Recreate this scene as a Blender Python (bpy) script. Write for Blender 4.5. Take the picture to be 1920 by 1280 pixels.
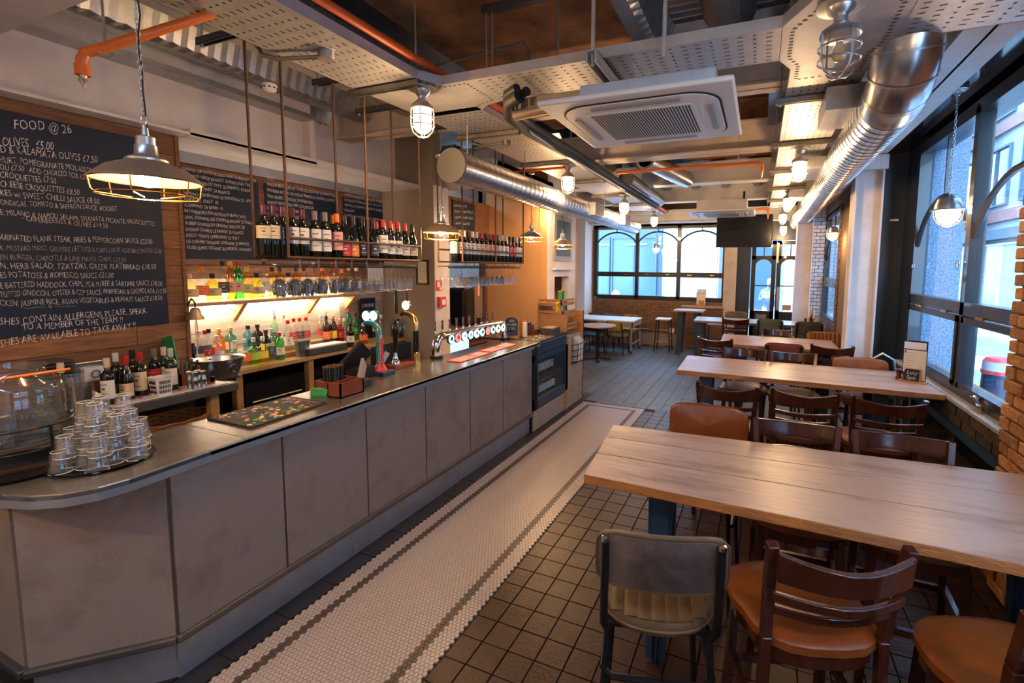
import bpy, bmesh, math, random
from mathutils import Vector, Matrix, Euler
random.seed(7)
R = math.radians; PI = math.pi
sc = bpy.context.scene; C = sc.collection
for o in list(bpy.data.objects): bpy.data.objects.remove(o)
# ---------------------------------------------------------------- camera (eye at x=0,y=0,z=1.95; +Y runs along the bar, +X towards the street windows)
EYE = Vector((0, 0, 1.95)); FPX, CX, CY = 872.327, 1067.039, 580.106
YAW, PIT, ROL = -0.3882705, 0.0903049, -0.0101008
r0 = Vector((math.cos(YAW), -math.sin(YAW), 0)); f0 = Vector((math.sin(YAW), math.cos(YAW), 0)); d0 = Vector((0, 0, -1))
fw = f0*math.cos(PIT) + d0*math.sin(PIT); dn = d0*math.cos(PIT) - f0*math.sin(PIT)
rt = r0*math.cos(ROL) + dn*math.sin(ROL); dn = dn*math.cos(ROL) - r0*math.sin(ROL)
cam = bpy.data.cameras.new('camera'); co = bpy.data.objects.new('camera', cam); C.objects.link(co)
cam.sensor_width = 36; cam.lens = FPX/1920*36; cam.shift_x = (960-CX)/1920; cam.shift_y = -(640-CY)/1920; cam.clip_start = .05; cam.clip_end = 300
co.matrix_world = Matrix(((rt.x, -dn.x, -fw.x, EYE.x), (rt.y, -dn.y, -fw.y, EYE.y), (rt.z, -dn.z, -fw.z, EYE.z), (0, 0, 0, 1)))
sc.camera = co
def at(u, v, x=None, y=None, z=None):
    """the real-world point seen at a pixel, on the given wall / floor / shelf plane"""
    d = rt*((u-CX)/FPX) + dn*((v-CY)/FPX) + fw
    if x is not None: t = (x-EYE.x)/d.x
    elif y is not None: t = (y-EYE.y)/d.y
    else: t = (z-EYE.z)/d.z
    return EYE + d*t
# ---------------------------------------------------------------- world, light, exposure
w = bpy.data.worlds.new('World'); sc.world = w; w.use_nodes = True
wn = w.node_tree; bg = wn.nodes['Background']
sky = wn.nodes.new('ShaderNodeTexSky'); sky.sky_type = 'HOSEK_WILKIE'; sky.turbidity = 9; sky.sun_direction = Vector((.3, -.5, .8)).normalized()
mx = wn.nodes.new('ShaderNodeMix'); mx.data_type = 'RGBA'; mx.inputs[0].default_value = .8
wn.links.new(sky.outputs[0], mx.inputs[6]); mx.inputs[7].default_value = (.42, .69, 1, 1)
wn.links.new(mx.outputs[2], bg.inputs[0]); bg.inputs[1].default_value = 13.0
sc.view_settings.view_transform = 'Standard'; sc.view_settings.look = 'None'; sc.view_settings.gamma = 1
sc.view_settings.use_curve_mapping = False; sc.view_settings.exposure = 0.95
sl = bpy.data.lights.new('sun', 'SUN'); sl.energy = 1.5; sl.angle = R(12); sl.color = (.86, .93, 1); so = bpy.data.objects.new('sun', sl); C.objects.link(so)
so.rotation_euler = Vector((.72, .42, -.62)).to_track_quat('-Z', 'Y').to_euler()
WARM = (1, .60, .27)
def point(loc, power, col=WARM, r=.05, name='lamp_light'):
    l = bpy.data.lights.new(name, 'POINT'); l.energy = power*.85; l.color = col; l.shadow_soft_size = r
    o = bpy.data.objects.new(name, l); o.location = loc; C.objects.link(o); return o
# ---------------------------------------------------------------- materials
M = {}
def mat(name, col, rough=.5, metal=0., n=None, c2=None, bump=None, rnd=0., tr=0., em=None, es=0., stretch=(1, 1, 1), coat=0., ior=1.45, spec=.5, co_='Object', cr=None):
    m = bpy.data.materials.new(name); m.use_nodes = True; nt = m.node_tree; b = nt.nodes['Principled BSDF']; M[name] = m
    N = nt.nodes.new; L = nt.links.new
    col = (*col, 1) if len(col) == 3 else col
    b.inputs['Base Color'].default_value = col; b.inputs['Roughness'].default_value = rough; b.inputs['Metallic'].default_value = metal
    b.inputs['Transmission Weight'].default_value = tr; b.inputs['Coat Weight'].default_value = coat; b.inputs['IOR'].default_value = ior
    b.inputs['Specular IOR Level'].default_value = spec
    if em: b.inputs['Emission Color'].default_value = (*em, 1); b.inputs['Emission Strength'].default_value = es
    out = None
    if n or bump or rnd:
        tc = N('ShaderNodeTexCoord'); mp = N('ShaderNodeMapping'); mp.inputs['Scale'].default_value = stretch
        L(tc.outputs[co_], mp.inputs[0])
        oi = N('ShaderNodeObjectInfo'); cmb = N('ShaderNodeCombineXYZ'); mul = N('ShaderNodeMath'); mul.operation = 'MULTIPLY'; mul.inputs[1].default_value = 37.
        L(oi.outputs['Random'], mul.inputs[0]); L(mul.outputs[0], cmb.inputs[0]); L(mul.outputs[0], cmb.inputs[1]); L(mul.outputs[0], cmb.inputs[2]); L(cmb.outputs[0], mp.inputs[1])
    if n:
        t = N('ShaderNodeTexNoise'); t.inputs['Scale'].default_value = n; t.inputs['Detail'].default_value = 6; t.inputs['Roughness'].default_value = .65; L(mp.outputs[0], t.inputs[0])
        ramp = N('ShaderNodeValToRGB'); L(t.outputs[0], ramp.inputs[0])
        a, bb = cr or (.35, .65)
        ramp.color_ramp.elements[0].position = a; ramp.color_ramp.elements[0].color = (*c2, 1) if c2 else col; ramp.color_ramp.elements[1].position = bb; ramp.color_ramp.elements[1].color = col
        out = ramp.outputs[0]
    if rnd:
        mr = N('ShaderNodeMapRange'); mr.inputs[3].default_value = 1-rnd; mr.inputs[4].default_value = 1+rnd*.7; L(oi.outputs['Random'], mr.inputs[0])
        h = N('ShaderNodeHueSaturation'); L(mr.outputs[0], h.inputs['Value'])
        if out: L(out, h.inputs['Color'])
        else: h.inputs['Color'].default_value = col
        out = h.outputs[0]
    if out: L(out, b.inputs['Base Color'])
    if bump:
        t2 = N('ShaderNodeTexNoise'); t2.inputs['Scale'].default_value = bump[0]; t2.inputs['Detail'].default_value = 5; L(mp.outputs[0], t2.inputs[0])
        bp = N('ShaderNodeBump'); bp.inputs['Strength'].default_value = bump[1]; bp.inputs['Distance'].default_value = .02; L(t2.outputs[0], bp.inputs['Height']); L(bp.outputs[0], b.inputs['Normal'])
    return m
def glass_pane(name, tint=(.85, .93, 1), refl=.12, cloud=0.):
    m = bpy.data.materials.new(name); m.use_nodes = True; nt = m.node_tree; nt.nodes.clear(); M[name] = m
    o = nt.nodes.new('ShaderNodeOutputMaterial'); t = nt.nodes.new('ShaderNodeBsdfTransparent'); t.inputs[0].default_value = (*tint, 1)
    g = nt.nodes.new('ShaderNodeBsdfGlossy'); g.inputs['Roughness'].default_value = .02; f = nt.nodes.new('ShaderNodeFresnel'); f.inputs[0].default_value = 1.5
    a = nt.nodes.new('ShaderNodeMath'); a.operation = 'MULTIPLY_ADD'; a.inputs[1].default_value = 1.; a.inputs[2].default_value = refl*.3
    mxx = nt.nodes.new('ShaderNodeMixShader'); gm = nt.nodes.new('ShaderNodeNewGeometry'); sb = nt.nodes.new('ShaderNodeMath'); sb.operation = 'SUBTRACT'; sb.inputs[0].default_value = 1; nt.links.new(gm.outputs['Backfacing'], sb.inputs[1]); pr = nt.nodes.new('ShaderNodeMath'); pr.operation = 'MULTIPLY'
    nt.links.new(f.outputs[0], a.inputs[0]); nt.links.new(a.outputs[0], pr.inputs[0]); nt.links.new(sb.outputs[0], pr.inputs[1]); nt.links.new(pr.outputs[0], mxx.inputs[0]); nt.links.new(t.outputs[0], mxx.inputs[1]); nt.links.new(g.outputs[0], mxx.inputs[2])
    if cloud:
        df = nt.nodes.new('ShaderNodeBsdfDiffuse'); df.inputs[0].default_value = (.85, .85, .88, 1); m2 = nt.nodes.new('ShaderNodeMixShader'); m2.inputs[0].default_value = cloud; nt.links.new(mxx.outputs[0], m2.inputs[1]); nt.links.new(df.outputs[0], m2.inputs[2]); nt.links.new(m2.outputs[0], o.inputs[0])
    else: nt.links.new(mxx.outputs[0], o.inputs[0])
    return m
glass_pane('pane'); glass_pane('thin_glass', (.985, .987, .99), .2, .015); glass_pane('ribbed_glass', (.975, .975, .98), .3, .035)
mat('grout', (.025, .02, .02), .9)
mat('quarry', (.050, .024, .021), .30, spec=.22, n=9, c2=(.036, .018, .016), rnd=.14, bump=(60, .12))
mat('dark_tile', (.018, .018, .024), .38, rnd=.15, bump=(50, .1))
mat('hex_white', (.36, .31, .295), .33, rnd=.08)
mat('hex_black', (.075, .055, .05), .4, rnd=.1)
mat('hex_grout', (.09, .06, .05), .9)
mat('plank_floor', (.105, .115, .145), .40, n=5, c2=(.06, .066, .09), rnd=.2, stretch=(6, .6, 1), bump=(20, .15))
mat('concrete_panel', (.25, .195, .17), .6, n=3.2, c2=(.17, .125, .105), bump=(90, .25), rnd=.06, cr=(.28, .5))
mat('kick_metal', (.34, .37, .42), .38, .55, n=6, c2=(.30, .30, .33), bump=(40, .1))
mat('zinc', (.34, .33, .31), .27, .8, n=5, c2=(.23, .21, .19), bump=(25, .06))
mat('rail_metal', (.16, .15, .14), .35, .8)
mat('black_gap', (.01, .01, .01), .8)
mat('steel', (.55, .55, .56), .28, .95, n=20, c2=(.45, .45, .46))
mat('galv', (.50, .50, .51), .38, .9, n=14, c2=(.40, .41, .43), bump=(8, .03))
mat('galv_flat', (.56, .56, .58), .45, .6, n=9, c2=(.47, .47, .5))
mat('duct_metal', (.60, .60, .61), .26, .95, n=7, c2=(.5, .5, .52), stretch=(1, 3, 1))
mat('strut', (.38, .34, .27), .45, .7, n=9, c2=(.28, .25, .2))
mat('chrome', (.75, .75, .76), .08, 1)
mat('brass', (.75, .45, .14), .2, 1)
mat('pewter', (.50, .36, .25), .36, .65, n=8, c2=(.42, .30, .2))
mat('alu', (.62, .60, .58), .3, .9)
mat('rust_rod', (.13, .07, .045), .6, .5, n=60, c2=(.11, .06, .04), bump=(200, .4))
mat('white_paint', (.72, .67, .66), .6, n=2.5, c2=(.58, .52, .50), bump=(30, .08))
mat('white_beam', (.70, .70, .72), .45, n=3, c2=(.60, .58, .58))
mat('cream_beam', (.55, .47, .40), .55, n=3, c2=(.42, .35, .29), bump=(30, .1))
mat('brown_plaster', (.50, .21, .075), .75, n=2.6, c2=(.17, .08, .04), bump=(14, .5))
mat('deck_metal', (.34, .36, .40), .3, .85, n=5, c2=(.24, .26, .3))
mat('taupe_wall', (.27, .215, .175), .8, bump=(40, .06))
mat('ochre_wall', (.50, .27, .12), .8, bump=(40, .06))
mat('navy_wall', (.022, .035, .06), .42, n=2, c2=(.016, .026, .045), bump=(30, .05))
mat('black_frame', (.012, .012, .016), .35, coat=.3)
mat('blue_steel', (.02, .045, .08), .35)
mat('chalkboard', (.008, .015, .038), .5, spec=.25, n=1.6, c2=(.016, .024, .05), bump=(50, .02))
mat('chalk', (.62, .58, .62), .9)
mat('chalk_dim', (.36, .34, .38), .9)
mat('clad_wood', (.25, .11, .05), .65, n=4, c2=(.11, .05, .025), stretch=(1, 1.2, 12), rnd=.25, bump=(18, .3))
mat('clad_pale', (.60, .52, .42), .7, n=5, c2=(.48, .40, .31), stretch=(1, 1.2, 12), rnd=.12, bump=(18, .3))
mat('clad_rough', (.40, .34, .29), .7, n=5, c2=(.28, .22, .18), stretch=(3, 1.2, 12), rnd=.12, bump=(18, .3))
mat('oak_counter', (.42, .27, .13), .4, n=4, c2=(.30, .17, .075), stretch=(8, 1, 1), bump=(14, .1))
mat('table_wood', (.42, .285, .225), .33, n=2.2, c2=(.27, .17, .135), stretch=(.8, 4, 1), rnd=.08, bump=(9, .12), cr=(.34, .5))
mat('table_edge', (.52, .18, .035), .5, n=5, c2=(.22, .09, .03), stretch=(1, 6, 6), bump=(40, .4))
mat('dark_wood', (.062, .013, .006), .2, n=4, c2=(.036, .008, .004), stretch=(3, 3, .6), coat=.4)
mat('dark_leather', (.17, .045, .018), .35, n=4, c2=(.11, .03, .014), bump=(120, .12))
mat('tan_leather', (.27, .066, .010), .32, n=3, c2=(.17, .04, .008), bump=(120, .12))
mat('tan_channel', (.33, .13, .04), .4, n=5, c2=(.22, .08, .025))
mat('olive_pad', (.14, .085, .035), .5, n=6, c2=(.085, .05, .022), bump=(60, .15))
mat('taupe_back', (.15, .10, .08), .5, n=5, c2=(.05, .035, .03), bump=(60, .1))
mat('grey_pad', (.10, .125, .12), .7, n=60, c2=(.06, .08, .08)); mat('charcoal_pad', (.05, .055, .065), .45); mat('mustard', (.36, .24, .03), .5, n=10, c2=(.27, .17, .02))
mat('teal_pad', (.05, .15, .17), .5); mat('oxblood', (.17, .035, .02), .45); mat('blue_pad', (.02, .09, .2), .5); mat('green_pad', (.17, .20, .05), .5)
mat('black_metal', (.012, .012, .014), .3, .3); mat('matte_black', (.012, .012, .013), .6); mat('gloss_black', (.01, .01, .011), .12)
mat('orange_pipe', (.80, .17, .02), .35, bump=(20, .05)); mat('red_orange_pipe', (.55, .09, .02), .5)
mat('white_plastic', (.72, .69, .66), .4); mat('cool_white', (.72, .74, .78), .45); mat('grey_plastic', (.25, .24, .23), .4); mat('cap_dark', (.085, .08, .075), .5)
mat('rim_glint', (.72, .72, .75), .08, spec=1., coat=.5)  # near-white colour stands in for glints along the glass rims
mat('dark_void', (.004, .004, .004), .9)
mat('brick', (.21, .105, .05), .8, n=14, c2=(.12, .055, .028), rnd=.35, bump=(40, .6)); mat('brick_warm', (.52, .24, .07), .8, n=12, c2=(.30, .13, .045), rnd=.35, bump=(40, .7))
mat('mortar', (.25, .16, .09), .9, n=30, c2=(.14, .09, .05), bump=(60, .6))
mat('dark_brick', (.055, .03, .016), .85, n=12, c2=(.025, .016, .012), rnd=.4, bump=(40, .7)); mat('white_brick', (.55, .50, .50), .5, n=9, c2=(.38, .33, .32), rnd=.1, bump=(30, .4))
mat('stone_sill', (.35, .36, .38), .6, n=60, c2=(.2, .18, .16), bump=(70, .6))
mat('wine_glass_dark', (.006, .008, .005), .06, coat=.5); mat('wine_green', (.012, .03, .012), .07, coat=.5)
mat('label_white', (.70, .66, .60), .6); mat('label_cream', (.60, .48, .30), .6); mat('print', (.05, .04, .05), .7); mat('print_red', (.45, .03, .03), .6); mat('print_orange', (.7, .22, .04), .6)
for nm, c in dict(cap_red=(.45, .02, .02), cap_orange=(.75, .17, .02), cap_black=(.015, .015, .018), cap_burgundy=(.10, .015, .025), cap_grey=(.16, .15, .14), cap_cream=(.62, .50, .36), cap_white=(.62, .60, .60), cap_gold=(.6, .38, .1), cap_silver=(.5, .5, .52)).items(): mat(nm, c, .35)
def liquor(name, col, rough=.04, tr=.92): glass_pane(name, tuple(c**.62 for c in col), .25)
liquor('clear_glass', (.93, .96, .97)); liquor('amber', (.95, .50, .06)); liquor('gold_liq', (.98, .78, .15)); liquor('pale_gold', (.97, .88, .45)); liquor('green_liq', (.10, .75, .10)); liquor('lime_liq', (.65, .95, .12)); liquor('yellow_liq', (.98, .88, .10))
liquor('blue_liq', (.25, .72, .95)); liquor('mint_liq', (.60, .95, .70)); liquor('orange_liq', (.98, .48, .05)); liquor('red_liq', (.75, .04, .06)); liquor('teal_liq', (.15, .55, .50)); liquor('dark_liq', (.10, .03, .01), tr=.6); liquor('cyan_glow_glass', (.74, .93, 1.))  # cyan tint of the jar glass stands in for reflected cyan glow
mat('lbl_orange', (.85, .16, .02), .5); mat('lbl_dark', (.04, .05, .07), .5); mat('lbl_lime', (.35, .6, .05), .5); mat('lbl_yellow', (.85, .6, .03), .5); mat('lbl_pink', (.75, .35, .3), .5); mat('lbl_red', (.5, .03, .03), .5); mat('lbl_green', (.02, .16, .05), .5); mat('lbl_navy', (.03, .06, .2), .5)
mat('bulb', (1, .7, .4), .4, em=(1, .72, .36), es=38); mat('jar_lit', (1, .85, .65), .4, em=(1, .74, .42), es=9); mat('led', (1, .9, .8), .4, em=(1, .80, .58), es=14); mat('bulb_off', (.7, .42, .15), .2)
mat('red_plastic', (.55, .02, .02), .3); mat('teal_enamel', (.03, .16, .18), .25, coat=.4); mat('card_red', (.62, .04, .05), .4); mat('beige_print', (.55, .38, .25), .6)
mat('green_towel', (.06, .30, .09), .95, bump=(80, .6)); mat('green_board', (.01, .21, .09), .45); mat('wicker', (.25, .095, .03), .6, rnd=.1); mat('copper_wood', (.22, .055, .025), .45, n=5, c2=(.15, .035, .015), stretch=(1, 6, 1)); mat('pine', (.50, .24, .075), .55, n=5, c2=(.36, .16, .05), stretch=(1, 1, 6))
mat('ketchup', (.75, .25, .03), .35, tr=.2); mat('mayo', (.74, .69, .55), .35); mat('kraft', (.45, .3, .16), .7); mat('paper', (.70, .62, .52), .7); mat('paper_white', (.74, .74, .78), .7); mat('slate_sign', (.016, .03, .06), .5)
mat('asphalt', (.23, .25, .27), .85, n=6, c2=(.18, .2, .22)); mat('paving', (.40, .42, .44), .8); mat('facade', (.26, .28, .31), .7); mat('facade_dark', (.06, .09, .12), .6); mat('facade_brick', (.28, .13, .11), .8, n=5, c2=(.2, .1, .09)); mat('granite', (.17, .26, .38), .5, n=55, c2=(.05, .08, .13), cr=(.42, .58)); mat('win_blue', (.055, .10, .13), .15); mat('far_white', (.50, .50, .51), .6); mat('frame_white', (.62, .64, .66), .5)
mat('skin', (.50, .30, .22), .6); mat('hair_grey', (.45, .42, .38), .8); mat('coat_blue', (.16, .20, .30), .8); mat('coat_grey', (.24, .26, .30), .8); mat('jeans', (.10, .15, .24), .8); mat('hair_dark', (.04, .03, .025), .8)
mat('shop_glass', (.30, .36, .38), .2)
mat('office_ceiling', (.5, .5, .5), .6, em=(.8, .92, 1), es=.5); mat('badge_face', (.8, .8, .85), .3, em=(.85, .93, 1), es=4.); mat('badge_red', (.5, .05, .06), .3, em=(.9, .15, .15), es=1.2); mat('badge_green', (.1, .3, .25), .3, em=(.3, .8, .7), es=1.4); mat('screen_lit', (.4, .7, .8), .3, em=(.45, .8, .95), es=.6)
# ---------------------------------------------------------------- mesh builder
class MB:
    def __init__(s): s.v = []; s.f = []; s.sm = []
    def add(s, vs, fs, smooth=False):
        k = len(s.v); s.v += [tuple(p) for p in vs]; s.f += [tuple(i+k for i in f) for f in fs]; s.sm += [smooth]*len(fs); return s
    def box(s, x0, x1, y0, y1, z0, z1, m=None):
        vs = [Vector((x, y, z)) for z in (z0, z1) for x, y in ((x0, y0), (x1, y0), (x1, y1), (x0, y1))]
        if m: vs = [m @ p for p in vs]
        return s.add(vs, [(3, 2, 1, 0), (4, 5, 6, 7), (0, 1, 5, 4), (1, 2, 6, 5), (2, 3, 7, 6), (3, 0, 4, 7)])
    def bar(s, p0, p1, w, h, up=(0, 0, 1)):
        p0 = Vector(p0); p1 = Vector(p1); d = (p1-p0).normalized(); u = Vector(up)
        if abs(d.dot(u)) > .95: u = Vector((0, 1, 0))
        a = d.cross(u).normalized(); b = a.cross(d)
        vs = [p + a*i*w/2 + b*j*h/2 for p in (p0, p1) for i, j in ((-1, -1), (1, -1), (1, 1), (-1, 1))]
        return s.add(vs, [(0, 1, 2, 3), (7, 6, 5, 4), (4, 5, 1, 0), (5, 6, 2, 1), (6, 7, 3, 2), (7, 4, 0, 3)])
    def tube(s, pts, r, seg=8, closed=False, cap=True):
        P = [Vector(p) for p in pts]; n = len(P); rs = r if isinstance(r, (list, tuple)) else [r]*n; k = len(s.v); prev = None; vs = []
        for i in range(n):
            if closed: t = (P[(i+1) % n]-P[i-1]).normalized()
            else: t = (P[min(i+1, n-1)]-P[max(i-1, 0)]).normalized()
            if prev is None:
                u = Vector((0, 0, 1)) if abs(t.z) < .9 else Vector((1, 0, 0)); a = t.cross(u).normalized()
            else:
                a = (prev - t*prev.dot(t)).normalized()
            prev = a; b = t.cross(a)
            vs += [P[i] + (a*math.cos(2*PI*j/seg) + b*math.sin(2*PI*j/seg))*rs[i] for j in range(seg)]
        fs = []
        for i in range(n if closed else n-1):
            i2 = (i+1) % n
            for j in range(seg): fs.append((i*seg+j, i*seg+(j+1) % seg, i2*seg+(j+1) % seg, i2*seg+j))
        if cap and not closed: fs += [tuple(range(seg-1, -1, -1)), tuple((n-1)*seg+j for j in range(seg))]
        return s.add(vs, fs, True)
    def lathe(s, prof, c=(0, 0, 0), seg=20, m=None, sx=1, sy=1, caps=True):
        c = Vector(c); vs = []; n = len(prof)
        for r, z in prof: vs += [Vector((math.cos(2*PI*j/seg)*r*sx, math.sin(2*PI*j/seg)*r*sy, z)) for j in range(seg)]
        vs = [(m @ p if m else p) + c for p in vs]; fs = []
        for i in range(n-1):
            for j in range(seg): fs.append((i*seg+j, i*seg+(j+1) % seg, (i+1)*seg+(j+1) % seg, (i+1)*seg+j))
        if caps and prof[0][0] > 1e-4: fs.append(tuple(range(seg-1, -1, -1)))
        if caps and prof[-1][0] > 1e-4: fs.append(tuple((n-1)*seg+j for j in range(seg)))
        return s.add(vs, fs, True)
    def prism(s, poly, z0, z1, m=None):
        n = len(poly); vs = [Vector((x, y, z)) for z in (z0, z1) for x, y in poly]
        if m: vs = [m @ p for p in vs]
        return s.add(vs, [tuple(range(n-1, -1, -1)), tuple(range(n, 2*n))] + [(i, (i+1) % n, n+(i+1) % n, n+i) for i in range(n)])
    def build(s, name, material, parent=None, world=True, kind=None, bevel=0, label=None, seg=2):
        vs = s.v
        if parent is not None and world:
            off = parent.matrix_basis.inverted() if not parent.parent else (parent.parent.matrix_basis @ parent.matrix_basis).inverted()
            vs = [off @ Vector(p) for p in vs]
        me = bpy.data.meshes.new(name); me.from_pydata(vs, [], s.f); me.update()
        if any(s.sm): me.polygons.foreach_set('use_smooth', s.sm)
        me.materials.append(M[material] if isinstance(material, str) else material)
        o = bpy.data.objects.new(name, me); C.objects.link(o)
        if parent is not None: o.parent = parent
        if kind: o['kind'] = kind
        if label: o['label'] = label
        if any(s.sm):
            try:
                me.set_sharp_from_angle(angle=R(40))
            except Exception: pass
        if bevel: b = o.modifiers.new('bevel', 'BEVEL'); b.width = bevel; b.segments = seg; b.limit_method = 'ANGLE'
        return o
def tag(o, label, cat, group=None):
    o['label'] = label; o['category'] = cat
    if group: o['group'] = group
    return o
def thing(name, label, cat, loc=(0, 0, 0), rz=0, group=None):
    o = bpy.data.objects.new(name, None); o.empty_display_size = .1; C.objects.link(o); o.location = loc; o.rotation_euler = (0, 0, rz)
    o.matrix_basis = Matrix.Translation(loc) @ Matrix.Rotation(rz, 4, 'Z')
    return tag(o, label, cat, group)
def struct(name, mb, m, **k): o = mb.build(name, m, **k); o['kind'] = 'structure'; return o
def dup(root, loc, rz=0, label=None, group=None, scale=None):
    def cp(o, par):
        c = o.copy(); C.objects.link(c)
        if par: c.parent = par
        for ch in o.children: cp(ch, c)
        return c
    r = cp(root, None); sc_ = scale or 1; r.matrix_basis = Matrix.Translation(loc) @ Matrix.Rotation(rz, 4, 'Z') @ Matrix.Diagonal((sc_, sc_, sc_, 1))
    if label: r['label'] = label
    if group: r['group'] = group
    return r
def text(name, body, m, p0, xdir, ydir, size, parent=None, width=None, off=0., align='LEFT', shear=0.):
    """flat lettering built as mesh: p0 = start of the base line, xdir/ydir = writing directions"""
    cu = bpy.data.curves.new(name, 'FONT'); cu.body = body; cu.size = size; cu.shear = shear; cu.offset = off; cu.resolution_u = 2; cu.align_x = align
    to = bpy.data.objects.new(name, cu); C.objects.link(to)
    dg = bpy.context.evaluated_depsgraph_get(); me = bpy.data.meshes.new_from_object(to.evaluated_get(dg)); bpy.data.objects.remove(to)
    if len(me.vertices) == 0: return None
    x = Vector(xdir).normalized(); y = Vector(ydir).normalized(); k = 1.
    if width: k = width/max(v.co.x for v in me.vertices)
    p0 = Vector(p0)
    if parent is not None:
        off_ = parent.matrix_basis.inverted() if not parent.parent else (parent.parent.matrix_basis @ parent.matrix_basis).inverted()
    for v in me.vertices:
        q = p0 + x*v.co.x*k + y*v.co.y; v.co = off_ @ q if parent is not None else q
    me.materials.clear(); me.materials.append(M[m]); o = bpy.data.objects.new(name, me); C.objects.link(o)
    if parent is not None: o.parent = parent
    return o
def arc(c, r, a0, a1, n, ax='xz'):
    out = []
    for i in range(n+1):
        a = a0+(a1-a0)*i/n; d = dict(xz=(math.cos(a)*r, 0, math.sin(a)*r), yz=(0, math.cos(a)*r, math.sin(a)*r), xy=(math.cos(a)*r, math.sin(a)*r, 0))[ax]
        out.append(Vector(c)+Vector(d))
    return out
# ================================================================ THE SETTING
mb = MB(); mb.box(-6.5, 2.2, -1.2, 13, -.06, -.012); floor = struct('floor', mb, 'grout')
def shared(name, me, loc, parent, rz=0):
    o = bpy.data.objects.new(name, me); C.objects.link(o); o.location = loc; o.rotation_euler = (0, 0, rz); o.parent = parent; return o
def piece_mesh(name, sx, sy, sz, bev, m):
    """low chamfered tile, top at z=0"""
    b = MB(); x, y = sx/2, sy/2
    vs = [(-x, -y, -sz), (x, -y, -sz), (x, y, -sz), (-x, y, -sz), (-x, -y, -bev), (x, -y, -bev), (x, y, -bev), (-x, y, -bev), (-x+bev, -y+bev, 0), (x-bev, -y+bev, 0), (x-bev, y-bev, 0), (-x+bev, y-bev, 0)]
    fs = [(8, 9, 10, 11)] + [(i, (i+1) % 4, 4+(i+1) % 4, 4+i) for i in range(4)] + [(4+i, 4+(i+1) % 4, 8+(i+1) % 4, 8+i) for i in range(4)]
    me = bpy.data.meshes.new(name); me.from_pydata(vs, [], fs); me.materials.append(M[m]); return me, vs, fs
# --- quarry tiles right of the mosaic
T = .15076; me, tv, tf = piece_mesh('quarry_tile', T-.006, T-.006, .012, .0015, 'quarry')
cells = []
for i in range(-1, 18):
    for j in range(-40, 40):
        x = -1.259 + (i+.5)*T; y = 3.438 - (j+.5)*T
        if i == -1 or y < .25 or y > 6.26 or x > 1.4: continue
        cells.append(((x+.2)**2 + y*y, x, y))
cells.sort(); vis = [c for c in cells if c[2] > 1.0 and c[1] < .9][:300]; vs_ = set(vis)
for d, x, y in vis: shared('quarry_tile', me, (x, y, random.uniform(-.0007, .0007)), floor)
b = MB()
for c in cells:
    if c not in vs_: b.add([(p[0]+c[1], p[1]+c[2], p[2]) for p in tv], tf)
for j in range(-40, 40):
    y = 3.438-(j+.5)*T
    if .25 < y < 6.2: b.add([(p[0]*.85 - 1.324, p[1]+y, p[2]) for p in tv], tf)
b.build('quarry_tiles_rest', 'quarry', floor, kind='stuff')
# --- hexagon mosaic, bordered by a dark band
HX = .0246; hr = HX/math.sqrt(3)*.93; ax = HX; ay = HX*math.sqrt(3)/2
hv = [(math.cos(PI/6+k*PI/3)*hr*s, math.sin(PI/6+k*PI/3)*hr*s, z) for s, z in ((1, -.01), (1, -.0012), (.93, 0)) for k in range(6)]
hf = [(12, 13, 14, 15, 16, 17)] + [(l*6+k, l*6+(k+1) % 6, l*6+6+(k+1) % 6, l*6+6+k) for l in (0, 1) for k in range(6)]
hexm = {}
for nm in ('hex_white', 'hex_black'):
    q = bpy.data.meshes.new('hex_tile'); q.from_pydata(hv, [], hf); q.materials.append(M[nm]); hexm[nm] = q
near = []; rest = {'hex_white': MB(), 'hex_black': MB()}; X0, X1, Y1 = -2.318, -1.396, 6.25
allh = []
for r_ in range(int(6.0/ay)):
    y = Y1-.012 - r_*ay
    if y < .35: break
    for c_ in range(int((X1-X0)/ax)):
        x = X0+.013 + c_*ax + (ax/2 if r_ % 2 else 0)
        if x > X1-.008: continue
        dd = min(x-X0, X1-x, Y1-y); m_ = 'hex_black' if .105 < dd < .152 else 'hex_white'
        allh.append((abs(y-1.26)+abs(x+1.72)*.5 + (9 if (y < 1.12 or x < -2.1) else 0), x, y, m_))
allh.sort()
for k, (d, x, y, m_) in enumerate(allh):
    if k < 300: shared('hex_tile', hexm[m_], (x, y, random.uniform(0, .0006)), floor)
    else: rest[m_].add([(p[0]+x, p[1]+y, p[2]) for p in hv], hf)
rest['hex_white'].build('white_hexagon_mosaic', 'hex_white', floor, kind='stuff'); rest['hex_black'].build('dark_hexagon_band', 'hex_black', floor, kind='stuff')
# --- dark border tiles along the bar
me2, *_ = piece_mesh('border_tile', .135, .295, .012, .0015, 'dark_tile')
for j in range(22):
    shared('border_tile', me2, (-2.39, .30+j*.3, 0), floor)
# --- grey floor boards at the back
me3, pv, pf = piece_mesh('floor_plank', .187, 1.19, .012, .0015, 'plank_floor')
b = MB(); n_ = 0
for i in range(33):
    for j in range(-1, 5):
        x = -4.9+i*.19; y = 6.86 + j*1.195 + (i*.43 % 1.19)
        if y > 12 or x > 1.3: continue
        y0 = max(6.27, y-.595); y1 = min(11.75, y+.595)
        if y1-y0 < .1: continue
        o = shared('floor_plank', me3, (x, (y0+y1)/2, random.uniform(-.0008, .0008)), floor); o.scale = (1, (y1-y0)/1.19, 1)
b = MB(); b.box(-5, -2.47, -1, 6.27, -.012, 0); b.build('bar_floor', 'grout', floor)
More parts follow.
